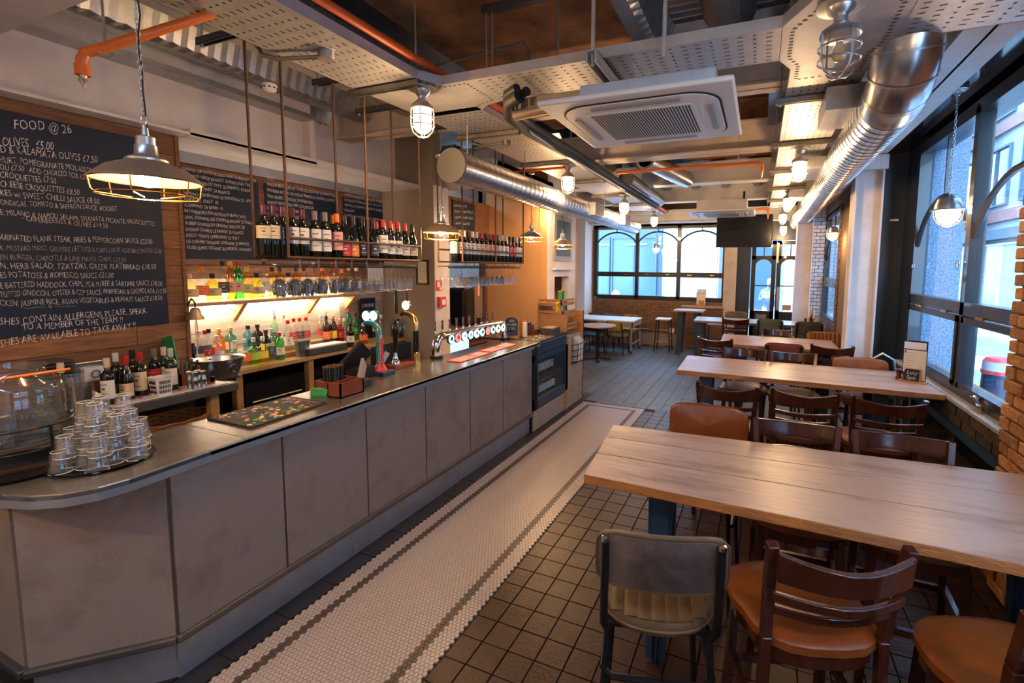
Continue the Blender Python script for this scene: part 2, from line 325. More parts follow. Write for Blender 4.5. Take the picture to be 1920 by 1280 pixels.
# --- walls
mb = MB(); mb.box(-4.62, -4.42, -1, 2.36, 0, 3.0); wall_left = struct('wall_left', mb, 'matte_black')
mb = MB(); mb.box(-5.2, -4.90, 2.36, 5.05, 0, 3.9); mb.box(-5.2, -4.62, -1, 2.4, 0, 3.9); struct('wall_left_bay', mb, 'taupe_wall')
def cladding(parent, X, ya, yb, za, zb, h, m, th=.02, lens=(.7, 1.5), name='cladding_plank', seed=1):
    rnd = random.Random(seed); z = za
    while z < zb-.02:
        hh = min(h*rnd.uniform(.9, 1.1), zb-z); y = ya
        while y < yb-.01:
            l = min(rnd.uniform(*lens), yb-y)
            if yb-y-l < .15: l = yb-y
            d = rnd.uniform(-.004, .004); q = MB(); q.box(X-.01, X+th+d, y+.0015, y+l-.0015, z+.002, z+hh-.002)
            q.build(name, m, parent, world=True); y += l
        z += hh
cladding(wall_left, -4.42, -.2, 2.37, 1.02, 3.0, .15, 'clad_wood', seed=3)
bay = bpy.data.objects['wall_left_bay']
cladding(bay, -4.90, 2.38, 5.0, 1.81, 2.99, .13, 'clad_wood', seed=4)
cladding(bay, -4.90, 2.38, 4.3, 1.6, 1.81, .11, 'clad_pale', seed=5); cladding(bay, -4.90, 4.3, 5.0, 1.6, 1.81, .11, 'clad_wood', seed=5)
cladding(bay, -4.90, 2.38, 4.3, .97, 1.6, .16, 'clad_pale', seed=6, lens=(1.2, 2.2)); cladding(bay, -4.90, 4.3, 5.0, .97, 1.6, .16, 'clad_rough', seed=8)
q = MB(); q.box(-4.44, -4.39, 2.345, 2.372, 1.02, 3.0); q.build('corner_board', 'clad_wood', wall_left)
# pier with the certificate, pillar, kitchen opening, ochre wall
mb = MB(); mb.box(-5.2, -4.0, 5.05, 5.2, 0, 3.9); struct('wall_pier', mb, 'taupe_wall')
mb = MB(); mb.box(-3.999, -3.985, 5.045, 5.35, 0, 3.0); mb.box(-4.35, -4.0, 5.201, 5.35, 0, 3.0); struct('trim_1', mb, 'white_paint')
mb = MB(); mb.box(-7, -6.8, 5, 9, 0, 3.9); mb.box(-7, -4.6, 5.2, 5.22, 0, 3.9); struct('wall_kitchen', mb, 'matte_black')
mb = MB(); mb.box(-4.62, -3.546, 7.301, 7.45, 0, 3.9); mb.box(-3.547, -3.40, 7.292, 7.299, 0, 3.9); struct('wall_ochre', mb, 'ochre_wall')
mb = MB(); mb.box(-4.66, -4.60, 7.24, 7.31, 0, 2.25); mb.box(-4.78, -4.62, 7.3, 7.42, 0, 3.9); struct('trim_2', mb, 'clad_wood')
mb = MB(); mb.box(-6.8, -4.7, 7.3, 7.45, 2.35, 3.9); mb.box(-5.5, -4.85, 5.2, 7.3, 2.6, 2.62); struct('wall_kitchen_header', mb, 'clad_wood')
# picture / hatch wall facing the room
mb = MB(); xw = -3.394
mb.box(xw-.15, xw, 7.3, 7.60, 0, 3.9); mb.box(xw-.15, xw, 8.27, 8.6, 0, 3.9); mb.box(xw-.15, xw, 7.60, 8.27, 1.78, 3.9); mb.box(xw-.15, xw, 7.60, 8.27, 0, 1.05)
struct('wall_hatch', mb, 'white_paint')
mb = MB(); mb.box(xw-1.4, xw-1.38, 7.45, 9, 0, 3); struct('wall_behind_hatch', mb, 'taupe_wall')
mb = MB(); mb.box(xw-.9, xw-.02, 8.6, 8.75, 0, 3.9); mb.box(-4.7, -4.15, 9.0, 9.1, 0, 3.9); struct('wall_corridor', mb, 'ochre_wall')
mb = MB(); mb.box(-4.6, -4.12, 11.1, 11.7, 0, 3.9); struct('trim_3', mb, 'cool_white')
# --- end wall: brick below window_1, window_1, pier, double door, lobby pier
YE = 11.7
mb = MB(); mb.box(-5.2, -.78, YE, YE+.3, 0, 1.14); mb.box(-5.2, 1.6, YE, YE+.3, 2.95, 3.9); mb.box(-5.2, -4.08, YE, YE+.3, 1.1, 3)
we = struct('wall_end', mb, 'mortar')
b = MB(); rb = random.Random(5)
for k in range(15):
    z = .30+k*.068
    for i in range(22):
        x = -5.0 + i*.225 + (k % 2)*.11
        if x > -.82 or z > 1.1 or (x > -1.6 and z > 0): continue
        b.box(x, min(x+.213, -.8), YE-.012-rb.uniform(0, .012), YE+.01, z, z+.058)
for k in range(26):
    z = 1.16+k*.068; b.box(-4.26+(k % 2)*.04, -4.09, YE-.06-rb.uniform(0, .012), YE+.01, z, z+.058)
b.build('bricks', 'brick', we, kind='stuff')
q = MB(); q.box(-5.1, -.78, YE-.03, YE+.02, 0, .31); q.build('plinth', 'taupe_wall', we)
cladding(we, YE, 0, 0, 0, 0, .1, 'clad_wood')
for k in range(6):
    for x0, x1 in ((-1.75, -1.2), (-1.2, -.78)):
        q = MB(); q.box(x0, x1-.004, YE-.16, YE-.13, .02+k*.165, .18+k*.165); q.build('cladding_plank', 'clad_wood', we)
q = MB(); q.box(-1.75, -.78, YE-.2, YE-.0, 1.01, 1.055); q.build('window_shelf', 'table_wood', we)
q = MB(); q.tube([(-3.4, YE-.04, .42), (-1.9, YE-.04, .40)], .012, 6); q.build('wall_conduit', 'galv', we); q = MB(); q.box(-2.05, -1.93, YE-.05, YE, .34, .46); q.build('socket', 'white_plastic', we)
def frame_bar(mb, a, b_, w_, d_): mb.bar(a, b_, w_, d_)
def window_y(name, xs, y, z0, zt, z1, arch=True):
    """window in a wall facing -Y, mullions at xs"""
    root = MB()
    for x in xs: root.box(x-.045, x+.045, y-.05, y+.05, z0, z1)
    root.box(xs[0], xs[-1], y-.05, y+.05, z0-.05, z0+.06); root.box(xs[0], xs[-1], y-.05, y+.05, z1-.05, z1+.05); root.box(xs[0], xs[-1], y-.045, y+.045, zt-.07, zt+.05)
    w_ = struct(name, root, 'black_frame')
    for a, b_ in zip(xs[:-1], xs[1:]):
        for za, zb in ((z0, zt), (zt, z1)):
            q = MB(); q.box(a+.02, b_-.02, y-.004, y+.004, za, zb); q.build('window_pane', 'pane', w_)
        if arch:
            cx = (a+b_)/2; hw = (b_-a)/2-.03; rr = hw*1.25; zc = 2.86-rr; an = math.asin(hw/rr)
            q = MB(); q.tube([(cx+math.sin(t)*rr, y-.02, zc+math.cos(t)*rr) for t in [(-an+2*an*i/12) for i in range(13)]], .022, 6); q.build('arch_bar', 'black_frame', w_)
            q = MB(); q.box(cx-.012, cx+.012, y-.02, y, 2.86, z1); q.build('glazing_bar', 'black_frame', w_)
        for fx in (.25, .75):
            q = MB(); x = a+(b_-a)*fx; q.box(x-.05, x+.05, y-.065, y-.05, zt-.02, zt); q.build('window_catch', 'brass', w_)
    return w_
window_y('window_1', [-4.03, -2.93, -1.88, -.80], YE+.05, 1.19, 1.80, 3.05)
mb = MB(); mb.box(-.80, -.52, YE-.12, YE+.3, 0, 3.9); struct('trim_4', mb, 'cream_beam')
mb = MB(); mb.box(-.52, -.22, YE-.02, YE+.25, 0, 3.9); mb.box(-.22, 1.3, YE-.02, YE+.25, 2.62, 3.9); struct('wall_door_surround', mb, 'navy_wall')
def door_leaf(name, x0, x1, label):
    q = MB(); y = YE+.05
    q.box(x0, x0+.09, y, y+.05, 0, 2.6); q.box(x1-.09, x1, y, y+.05, 0, 2.6); q.box(x0, x1, y, y+.05, 0, .98); q.box(x0, x1, y, y+.05, 2.18, 2.26); q.box(x0, x1, y, y+.05, 2.52, 2.6)
    d = struct(name, q, 'black_frame')
    q = MB(); q.box(x0, x1, y+.01, y+.04, 1.56, 1.585); q.box((x0+x1)/2-.012, (x0+x1)/2+.012, y+.01, y+.04, 2.26, 2.52); q.build('glazing_bar', 'black_frame', d)
    q = MB(); q.box(x0+.05, x1-.05, y+.02, y+.026, .95, 2.55); q.build('door_pane', 'pane', d)
    q = MB()
    for s in (-1, 1):   # arched corners of the upper light
        cx = (x0+x1)/2; hw = (x1-x0)/2-.09
        pts = [(cx+s*hw, 2.18), (cx+s*hw, 2.03)] + [(cx+s*hw*math.cos(t), 2.03+.15*math.sin(t)) for t in [i*PI/2/6 for i in range(7)]]
        q.prism([(p[0], p[1]) for p in (pts if s > 0 else pts[::-1])], 0, .04, Matrix.Translation((0, y+.045, 0)) @ Matrix.Rotation(PI/2, 4, 'X'))
    q.build('arch_panel', 'black_frame', d); return d
d1 = door_leaf('door_1', -.20, .32, ''); d2 = door_leaf('door_2', .34, .90, '')
q = MB(); q.box(.365, .43, YE+.01, YE+.05, 1.02, 1.55); q.build('door_handle', 'steel', d2); q = MB(); q.box(-.06, .16, YE+.03, YE+.05, .78, .90); q.build('letter_plate', 'steel', d1)
q = MB(); q.box(.33, .37, YE-.0, YE+.05, 2.1, 2.55); q.build('door_bolt', 'brass', d2); q = MB(); q.box(.50, .68, YE+.035, YE+.05, 1.02, 1.14); q.build('door_notice', 'kraft', d2)
# right-hand walls
mb = MB(); mb.box(1.0, 1.28, 10.9, YE+.2, 0, 3.9); wp = struct('wall_brick_pier', mb, 'mortar')
b = MB()
for k in range(44):
    z = .02+k*.075
    for i in range(2):
        x = .95 + i*.16 - (k % 2)*.07; b.box(max(.96, x), min(1.235, x+.15), 10.86-rb.uniform(0, .012), 10.95, z, z+.064)
b.build('bricks', 'white_brick', wp, kind='stuff')
mb = MB(); mb.box(1.2, 1.5, 6.6, 8.95, 0, 3.9); mb.box(1.2, 1.5, 8.95, 10.9, 0, .95); mb.box(1.2, 1.5, 8.95, 10.9, 3.0, 3.9); wr = struct('wall_right_pier', mb, 'mortar')
b = MB()
for k in range(40):
    b.box(1.18, 1.21, 8.75+(k % 2)*.03, 8.97, .02+k*.075, .085+k*.075)
b.build('bricks', 'brick', wr, kind='stuff')
mb = MB(); mb.box(1.27, 1.62, 6.45, 6.58, 0, 3.9); mb.box(1.50, 1.62, 6.0, 6.45, 0, 3.9); struct('wall_right_navy', mb, 'navy_wall')
q = MB(); q.box(1.36, 1.44, 6.435, 6.45, 2.52, 2.54); q.build('paint_chip', 'cool_white', bpy.data.objects['wall_right_navy'])
mb = MB(); mb.box(1.42, 1.8, 2.8, 6.02, 0, .30); mb.box(1.42, 1.8, 5.3, 6.02, .3, .955); mb.box(1.42, 1.8, 2.8, 5.3, .80, .955); wu = struct('wall_right', mb, 'mortar')
mb = MB(); mb.box(1.75, 1.8, 2.8, 5.3, .3, .8); struct('wall_niche', mb, 'matte_black')
for k in range(4):
    for i in range(13):
        y = 2.95+i*.235 + (k % 2)*.11; z = [.66+.145*1, .885][k % 2]-.0 if k < 2 else .3
        if k >= 2 or y > 5.95: continue
        q = MB(); q.box(1.40-rb.uniform(0, .012), 1.425, y, min(y+.222, 6.0), .808+.073*(k % 2), .875+.073*(k % 2)); q.build('brick', 'dark_brick', wu)
for k in range(12):
    for i in range(3):
        y = 5.32+i*.235-(k % 2)*.1
        q = MB(); q.box(1.40-rb.uniform(0, .014), 1.425, max(5.3, y), min(y+.222, 6.0), .02+.066*k, .08+.066*k)
        if y < 5.99: q.build('brick', 'dark_brick', wu)
q = MB()
q.box(1.39, 1.44, 2.9, 5.36, .735, .80); q.box(1.39, 1.44, 5.29, 5.36, 0, .80); q.build('niche_frame', 'blue_steel', wu)
q = MB(); q.box(1.385, 1.60, 2.9, 6.02, .955, .985); q.build('window_ledge', 'stone_sill', wu, bevel=.006)
# window_2 beside the tables
def window_x(name, ys, X, z0, zt, z1, ztr):
    root = MB()
    for y in ys: root.box(X-.05, X+.05, y-.04, y+.04, z0, z1)
    root.box(X-.055, X+.055, ys[0], ys[-1], z0-.03, z0+.07); root.box(X-.05, X+.05, ys[0], ys[-1], z1-.06, z1+.04); root.box(X-.05, X+.05, ys[0], ys[-1], zt-.05, zt+.05)
    w_ = struct(name, root, 'black_frame')
    for a, b_ in zip(ys[:-1], ys[1:]):
        for za, zb in ((z0, zt), (zt, z1)):
            q = MB(); q.box(X-.004, X+.004, a+.02, b_-.02, za, zb); q.build('window_pane', 'pane', w_)
        q = MB(); q.box(X-.06, X-.02, a+.04, a+.085, z0+.06, zt-.06); q.box(X-.06, X-.02, b_-.085, b_-.04, z0+.06, zt-.06); q.box(X-.06, X-.02, a+.04, b_-.04, zt-.11, zt-.06); q.box(X-.06, X-.02, a+.04, b_-.04, z0+.05, z0+.1); q.build('casement', 'black_frame', w_)
        cy = (a+b_)/2; hw = (b_-a)/2-.03; rr = hw*1.12; an = math.asin(hw/rr); zc = ztr-rr
        q = MB(); q.tube([(X-.02, cy+math.sin(t)*rr, zc+math.cos(t)*rr) for t in [(-an+2*an*i/14) for i in range(15)]], .024, 6); q.build('arch_bar', 'black_frame', w_)
        q = MB(); q.box(X-.02, X, cy-.014, cy+.014, ztr, z1); q.build('glazing_bar', 'black_frame', w_)
        for fy in (.22, .72):
            q = MB(); y = a+(b_-a)*fy; q.box(X-.075, X-.06, y-.06, y+.06, zt-.055, zt-.035); q.build('window_catch', 'brass', w_)
    return w_
w2 = window_x('window_2', [5.93, 4.53, 3.13][::-1], 1.52, .985, 1.66, 3.2, 2.62)
for y, z in ((5.8, 2.0), (4.62, 2.0)):
    q = MB(); q.tube(arc((1.45, y, z), .03, 0, 2*PI, 10, 'yz')[:-1], .006, 6, closed=True); q.build('window_ring', 'chrome', w2)
window_x('window_3', [9.0, 10.85], 1.25, .98, 1.75, 3.0, 2.7)
window_x('window_4', [-.6, .65, 1.9], 1.52, .985, 1.66, 3.2, 2.62)
mb = MB(); mb.box(1.4, 1.8, -1.2, 2.0, 0, .955); mb.box(1.4, 1.8, -1.2, -.6, 0, 4); mb.box(1.4, 1.8, 1.9, 2.8, 0, 4); mb.box(1.6, 1.8, -1.2, 2.0, 3.2, 4); struct('wall_right_near', mb, 'navy_wall')
mb = MB(); mb.box(-6.5, 1.8, -1.4, -1.2, 0, 4); mb.box(-7, -6.8, -1.4, 12, 0, 4); mb.box(-7, -5, 9.0, 12, 0, 4) ; struct('wall_back', mb, 'white_paint')
mb = MB(); mb.box(1.24, 1.75, 1.0, 6.45, 3.28, 3.34); struct('trim_5', mb, 'gloss_black')
mb = MB(); mb.box(1.60, 1.75, 2.8, 6.02, 3.2, 3.9); struct('trim_6', mb, 'black_frame')
# brick pillar at the right edge of the picture
mb = MB(); mb.box(1.41, 1.9, 2.0, 3.50, 0, 3.3); pil = struct('wall_brick_pillar', mb, 'mortar')
for k in range(42):
    z = .02+k*.077; off = (k % 2)*.11
    for i in range(4):
        y1 = 3.52-i*.225+ (off if i else 0); y0 = y1-.213
        if i == 0: y0 = 3.52-(.213 if k % 2 == 0 else .10)
        else: y1 = 3.52 - (.225 if k % 2 == 0 else .112) - (i-1)*.225; y0 = y1-.213
        q = MB(); d = rb.uniform(0, .02); q.box(1.385-d, 1.43, y0, y1+(rb.uniform(-.012, .012) if i == 0 else 0), z, z+.066); q.build('brick', 'brick_warm', pil, bevel=.006, seg=1)
# --- ceiling: slab, ribbed deck, beams
mb = MB(); mb.box(-6, 2, -1, 12, 4.0, 4.1); ceil = struct('ceiling', mb, 'deck_metal')
mb = MB(); mb.box(-2.75, -.95, -.5, 6.1, 3.86, 4.0); mb.box(-1.2, .15, 6.2, 9.5, 3.75, 4.0); struct('ceiling_plaster', mb, 'brown_plaster')
def deck(x0, n, p, ya, yb, ztop=3.86, zbot=3.62, m='deck_metal', name='deck_sheet'):
    for k in range(n):
        b = MB(); X = x0+k*p; ny = int((yb-ya)/.045); prof = [(0, zbot), (.10, zbot), (.10+.05, zbot+.03), (.24, ztop), (p-.14, ztop), (p, zbot)]
        vs = []; 
        for j in range(ny+1):
            y = ya+j*(yb-ya)/ny; rip = .006*(1 if j % 2 else -1)
            for i, (px, pz) in enumerate(prof): vs.append((X+px, y, pz+(rip if i not in (0, 1, 5) else 0)))
        m6 = len(prof); fs = [(j*m6+i, j*m6+i+1, (j+1)*m6+i+1, (j+1)*m6+i) for j in range(ny) for i in range(m6-1)]
        b.add(vs, fs); b.build(name, m, ceil)
deck(-4.75, 3, .62, .4, 4.0, 3.80, 3.5, 'galv'); deck(-.95, 4, .6, .4, 3.9)
deck(-5.0, 6, .6, 6.25, 8.1); deck(.1, 2, .6, 6.25, 8.1); deck(-5.0, 10, .6, 8.3, 11.6); deck(.0, 2, .6, 4.1, 6.05)
# cross beams (painted steel I sections)
def ibeam_x(x0, x1, y, zb, h, fw_, m, name):
    q = MB(); q.box(x0, x1, y-fw_/2, y+fw_/2, zb, zb+.02); q.box(x0, x1, y-fw_/2, y+fw_/2, zb+h-.02, zb+h); q.box(x0, x1, y-.008, y+.008, zb, zb+h)
    return struct(name, q, m)
def ibeam_y(y0, y1, x, zb, h, fw_, m, name):
    q = MB(); q.box(x-fw_/2, x+fw_/2, y0, y1, zb, zb+.02); q.box(x-fw_/2, x+fw_/2, y0, y1, zb+h-.02, zb+h); q.box(x-.008, x+.008, y0, y1, zb, zb+h)
    return struct(name, q, m)
ibeam_x(-4.4, 1.0, 4.02, 3.34, .36, .22, 'cream_beam', 'trim_7'); ibeam_x(-4.4, 1.0, 6.12, 3.36, .34, .24, 'cream_beam', 'trim_8')
ibeam_x(-4.4, 1.0, 8.2, 3.36, .34, .22, 'white_beam', 'trim_9'); ibeam_x(-4.4, 1.0, 10.3, 3.36, .34, .22, 'white_beam', 'trim_10'); ibeam_x(-4.8, 1.2, 11.45, 3.04, .3, .3, 'white_beam', 'trim_11')
ibeam_y(.3, 11.5, 1.10, 3.245, .42, .29, 'white_beam', 'trim_12')
q = MB()
for y in (1.6, 2.9, 4.4): q.box(.97, 1.09, y-.008, y+.008, 3.265, 3.64)
q.build('web_stiffener', 'white_beam', bpy.data.objects['trim_12'])
# left: painted beam above the chalkboards
mb = MB(); mb.box(-4.46, -4.40, 0, 3.52, 2.98, 3.42); mb.box(-4.40, -4.24, 0, 3.52, 2.97, 2.99); mb.box(-4.46, -4.30, 3.50, 3.56, 2.98, 3.42); mb.box(-4.9, -4.24, 2.38, 5.6, 2.96, 3.02); struct('trim_13', mb, 'white_paint')
mb = MB(); mb.box(-4.62, -4.30, 0, 3.52, 3.42, 3.9); struct('trim_14', mb, 'white_paint')
mb = MB(); mb.box(-4.46, -4.22, 0, 3.5, 3.40, 3.425); mb.box(-4.28, -4.26, 0, 3.5, 3.425, 3.46); struct('trim_15', mb, 'galv')
mb = MB(); mb.box(-4.8, -4.62, 3.56, 5.4, 3.02, 3.9); mb.box(-4.62, -3.3, 5.36, 5.5, 3.0, 3.36); mb.box(-4.62, -3.3, 5.5, 7.3, 3.3, 3.36); mb.box(-3.5, -3.3, 5.5, 7.3, 3.02, 3.36); struct('trim_16', mb, 'white_paint')
mb = MB(); mb.box(-6, -2.5, -.5, 1.09, 3.0, 3.5); struct('ceiling_soffit', mb, 'white_paint')
mb = MB(); mb.box(-4.89, -4.86, 2.38, 5.0, 2.86, 2.97); struct('trim_17', mb, 'kick_metal')
# H columns
def column(name, x0, x1, y, d, m='white_beam', m2='cream_beam'):
    q = MB(); q.box(x0, x0+.02, y, y+d, 0, 3.245); q.box(x1-.02, x1, y, y+d, 0, 3.245); q.box(x0, x1, y+d/2-.008, y+d/2+.008, 0, 3.245); return struct(name, q, m)
c1 = column('trim_18', .965, 1.25, 6.29, .28, 'white_paint')
q = MB(); q.box(.965, 1.265, 6.22, 6.27, 3.08, 3.235)
for x in (1.02, 1.20): q.lathe([(.016, 0), (.016, .012), (.001, .014)], (x, 6.22, 3.15), 8, Matrix.Rotation(PI/2, 4, 'X'))
q.build('end_plate', 'white_beam', c1)
column('trim_19', .62, .90, 10.0, .26, 'white_paint')
# ================================================================ OUTSIDE
mb = MB(); mb.box(-12, 30, -10, 45, -.28, -.2); struct('ground_street', mb, 'asphalt')
mb = MB(); mb.box(1.85, 3.6, -8, 12, -.2, -.1); mb.box(-12, 6, 12.1, 14.2, -.2, -.1); mb.box(-12, 20, 18.5, 20.5, -.2, -.1); mb.box(6.9, 8.0, -8, 44, -.2, -.08); struct('ground_pavement', mb, 'paving')
mb = MB()
for x in (3.75, 3.9): mb.box(x, x+.05, -8, 12, -.2, -.195)
for x in (6.6, 6.75): mb.box(x, x+.05, -8, 40, -.2, -.195)
struct('ground_line_1', mb, 'mustard')
def building(label, x0, x1, y0, y1, h, m, wins, group=None, base=None, name='building'):
    """wins: list of (face, a0, a1, z0, z1)  face 'x' = wall facing -X, 'y' = wall facing -Y"""
    t = thing(name, label, 'building', ((x0+x1)/2, (y0+y1)/2, -.2)); q = MB(); q.box(x0, x1, y0, y1, -.2, h); q.build('wall', m, t)
    for f, a0, a1, z0, z1, mm in wins:
        q = MB(); g = MB()
        def bb(mb_, a, b_, c, d, p0, p1):
            if f == 'x': mb_.box(x0-p1, x0-p0, a, b_, c, d)
            else: mb_.box(a, b_, y0-p1, y0-p0, c, d)
        bb(q, a0-.07, a1+.07, z0-.07, z0, 0, .1); bb(q, a0-.07, a1+.07, z1, z1+.07, 0, .1); bb(q, a0-.07, a0, z0, z1, 0, .1); bb(q, a1, a1+.07, z0, z1, 0, .1); bb(q, (a0+a1)/2-.025, (a0+a1)/2+.025, z0, z1, 0, .08)
        fr = q.build('window_frame', 'frame_white' if mm != 'win_blue' else 'facade_dark', t); bb(g, a0, a1, z0, z1, .005, .02); g.build('window_glass', mm, fr)
    return t
# across the side street (seen through window_2)
wb = [('x', 9+i*3.1, 11.1+i*3.1, 4.4+k*3.2, 6.4+k*3.2, 'win_blue') for i in range(11) for k in range(3)]
tb = building('pale office building across the side street with glazed ground floor', 8.0, 14, -8, 44, 13.5, 'facade', wb + [('x', 10.0+i*3.3, 13.0+i*3.3, .25, 2.9, 'shop_glass') for i in range(9)])
q = MB()
for z in (3.75, 6.95, 10.2): q.box(7.88, 8.0, -8, 44, z, z+.4)
q.build('brick_band', 'facade_brick', tb)
q = MB(); q.box(7.7, 8.0, -8, 44, 3.1, 3.45); q.build('fascia', 'facade_dark', tb)
for i in range(5):
    q = MB(); q.box(8.3, 8.9, 12+i*4, 13.5+i*4, 2.7, 2.75); q.build('ceiling_light', 'office_ceiling', tb)
t = thing('stone_pier', 'grey speckled granite pier standing outside the big window', 'pier', (1.8, 6.4, -.1)); q = MB(); q.box(1.66, 1.96, 6.15, 6.75, -.1, 3.6); q.build('shaft', 'granite', t)
# across the end street (seen through window_1 and the doors)
te = building('blue glazed office front across the end street', -14, -4.1, 21, 27, 9, 'facade_dark', [('y', -13+i*2.2, -11.0+i*2.2, .6, 3.3, 'win_blue') for i in range(4)])
q = MB(); q.box(-14, -4.1, 20.85, 21, -.1, .55); q.build('stall_riser', 'win_blue', te)
for i in range(5):
    q = MB(); q.box(-13+i*1.8, -12+i*1.8, 20.9, 20.95, 3.0, 3.05); q.build('ceiling_light_strip', 'office_ceiling', te)
tw = thing('building', 'white glazed brick front across the end street', 'building', (-2.8, 20.8, -.2))
q = MB(); q.box(-4.0, -1.7, 20.6, 21, -.2, 9); q.build('wall', 'facade', tw)
b = MB()
for k in range(95):
    for i in range(8):
        x = -4.0+i*.29+(k % 2)*.14; b.box(x, min(x+.275, -1.7), 20.585, 20.6, -.1+k*.09, -.022+k*.09)
b.build('bricks', 'far_white', tw, kind='stuff')
tw2 = building('grey shop front with blue glass facing the doors', -1.68, 6, 21.2, 27, 9, 'facade', [('y', -1.4, .6, .4, 3.2, 'win_blue'), ('y', 1.8, 3.6, .4, 3.2, 'win_blue')])
q = MB(); q.box(.9, 1.7, 21.1, 21.2, 0, 5); q.build('brick_strip', 'far_white', tw2)
t = thing('traffic_bollard', 'dark blue bollard with red and white band beyond the big window', 'bollard', (2.55, 6.65, -.1))
for (r1, r2, z0, z1, mm, nm) in ((.17, .15, -.1, .82, 'blue_steel', 'body'), (.155, .15, .82, .94, 'far_white', 'white_band'), (.165, .16, .80, .84, 'card_red', 'red_band'), (.15, .12, .94, .98, 'card_red', 'cap')):
    q = MB(); q.lathe([(r1, z0), (r2, z1)], (2.55, 6.65, 0), 16); q.build(nm, mm, t)
t = thing('street_bollard', 'small white bollard on the pavement outside the far left window', 'bollard', (-4.6, 15.5, -.1)); q = MB(); q.lathe([(.12, -.1), (.10, .95), (.15, .97), (.15, 1.05), (.10, 1.15), (.001, 1.2)], (-4.6, 15.5, 0), 14); q.build('post', 'far_white', t)
def person(label, loc, rz, coat, legs, hair, h=1.7, hold=None, headtilt=0.):
    t = thing('person', label, 'person', loc, rz); me = bpy.data.meshes.new('body')
    J = [((0, 0, .92), .15), ((0, 0, 1.18), .155), ((0, 0, 1.38), .17), ((0, 0, 1.50), .06), ((0, .02, 1.60), .09), ((.09, 0, .88), .09), ((.10, .02, .50), .06), ((.10, 0, .08), .045), ((.10, .13, .03), .04), ((-.09, 0, .88), .09), ((-.10, .05, .50), .06), ((-.10, .02, .08), .045), ((-.10, .15, .03), .04),
         ((.20, 0, 1.40), .07), ((.26, .04, 1.14), .052), ((.16, .26, 1.16), .042), ((.07, .32, 1.22), .03), ((-.20, 0, 1.40), .07), ((-.26, .04, 1.14), .052), ((-.14, .26, 1.16), .042), ((-.06, .32, 1.22), .03)]
    E = [(0, 1), (1, 2), (2, 3), (3, 4), (0, 5), (5, 6), (6, 7), (7, 8), (0, 9), (9, 10), (10, 11), (11, 12), (2, 13), (13, 14), (14, 15), (15, 16), (2, 17), (17, 18), (18, 19), (19, 20)]
    me.from_pydata([j[0] for j in J], E, []); o = bpy.data.objects.new('body', me); C.objects.link(o); o.parent = t
    s = o.modifiers.new('skin', 'SKIN'); sv = me.skin_vertices[0].data
    for i, j in enumerate(J): sv[i].radius = (j[1], j[1]*(.75 if i < 3 else 1))
    sv[0].use_root = True
    ss = o.modifiers.new('sub', 'SUBSURF'); ss.levels = 2; ss.render_levels = 2; me.materials.append(M[coat])
    for i in (5, 9): pass
    q = MB(); q.lathe([(.001, -.115), (.05, -.10), (.072, -.05), (.078, .02), (.07, .08), (.04, .115), (.001, .12)], (0, .03, 1.64), 14, sy=1.15); q.box(-.012, .012, .11, .135, 1.62, 1.66); hd = q.build('head', 'skin', t, world=False)
    q = MB(); q.lathe([(.08, -.04), (.088, .03), (.08, .09), (.045, .13), (.001, .135)], (0, .0, 1.65), 14, sy=1.1); q.build('hair', hair, t, world=False)
    q = MB()
    for s_ in (-1, 1): q.tube([(s_*.09, 0, .92), (s_*.10, .02, .50), (s_*.10, .0, .08)], [.10, .075, .055], 10)
    q.build('trousers', legs, t, world=False)
    for s_ in (-1, 1):
        q = MB()
        for f_ in range(4): q.tube([(s_*(.05-f_*.006), .33, 1.235-f_*.014), (s_*(.02), .36-.004*f_, 1.25-f_*.016), (s_*.005, .345, 1.255-f_*.018)], .008, 5)
        q.tube([(s_*.06, .31, 1.24), (s_*.045, .33, 1.265), (s_*.03, .345, 1.27)], .009, 5); q.build('hand', 'skin', t, world=False)
    if hold:
        q = MB(); q.box(-.15, .15, .345, .37, 1.20, 1.42); q.build(hold, 'kraft', t, world=False)
    return t
person('person in a grey-blue padded coat seen through the left door holding a brown card folder', (.28, 15.2, -.1), PI-.2, 'coat_blue', 'paper_white', 'hair_grey', hold='held_folder')
person('person in a grey jacket with hands raised seen through the right door', (1.55, 16.2, -.1), PI+.1, 'coat_grey', 'jeans', 'hair_dark')
# ================================================================ THE BAR
BX = -2.42
bar = thing('bar_counter', 'long bar counter faced with grey-brown stone-effect panels beside the mosaic floor', 'bar counter', (-2.6, 3, 0))
q = MB(); q.box(-2.90, -2.46, 1.2, 4.80, 0, 1.0); q.prism([(-2.46, 1.2), (-2.84, .86), (-3.3, .86), (-3.3, 1.2)], 0, 1.0); q.build('carcass', 'black_gap', bar)
js = [1.185, 1.722, 2.318, 2.922, 3.535, 4.13, 4.795]
for a, b_ in zip(js[:-1], js[1:]):
    q = MB(); q.box(-2.46, BX, a+.006, b_-.006, .235, 1.005); q.build('panel', 'concrete_panel', bar, bevel=.002, seg=1)
def cpanel(p0, p1, z0, z1, th, m, name, inset=0):
    p0 = Vector((*p0, 0)); p1 = Vector((*p1, 0)); d = (p1-p0).normalized(); nrm = Vector((-d.y, d.x, 0)); p0 = p0+d*.006; p1 = p1-d*.006
    q = MB(); P_ = [p0, p1, p1+nrm*th, p0+nrm*th]; q.prism([(p.x, p.y) for p in P_], z0, z1); return q.build(name, m, bar)
cpanel((-2.80, .822), (-2.425, 1.178), .235, 1.005, .04, 'concrete_panel', 'panel'); cpanel((-3.32, .822), (-2.81, .822), .235, 1.005, .04, 'concrete_panel', 'panel')
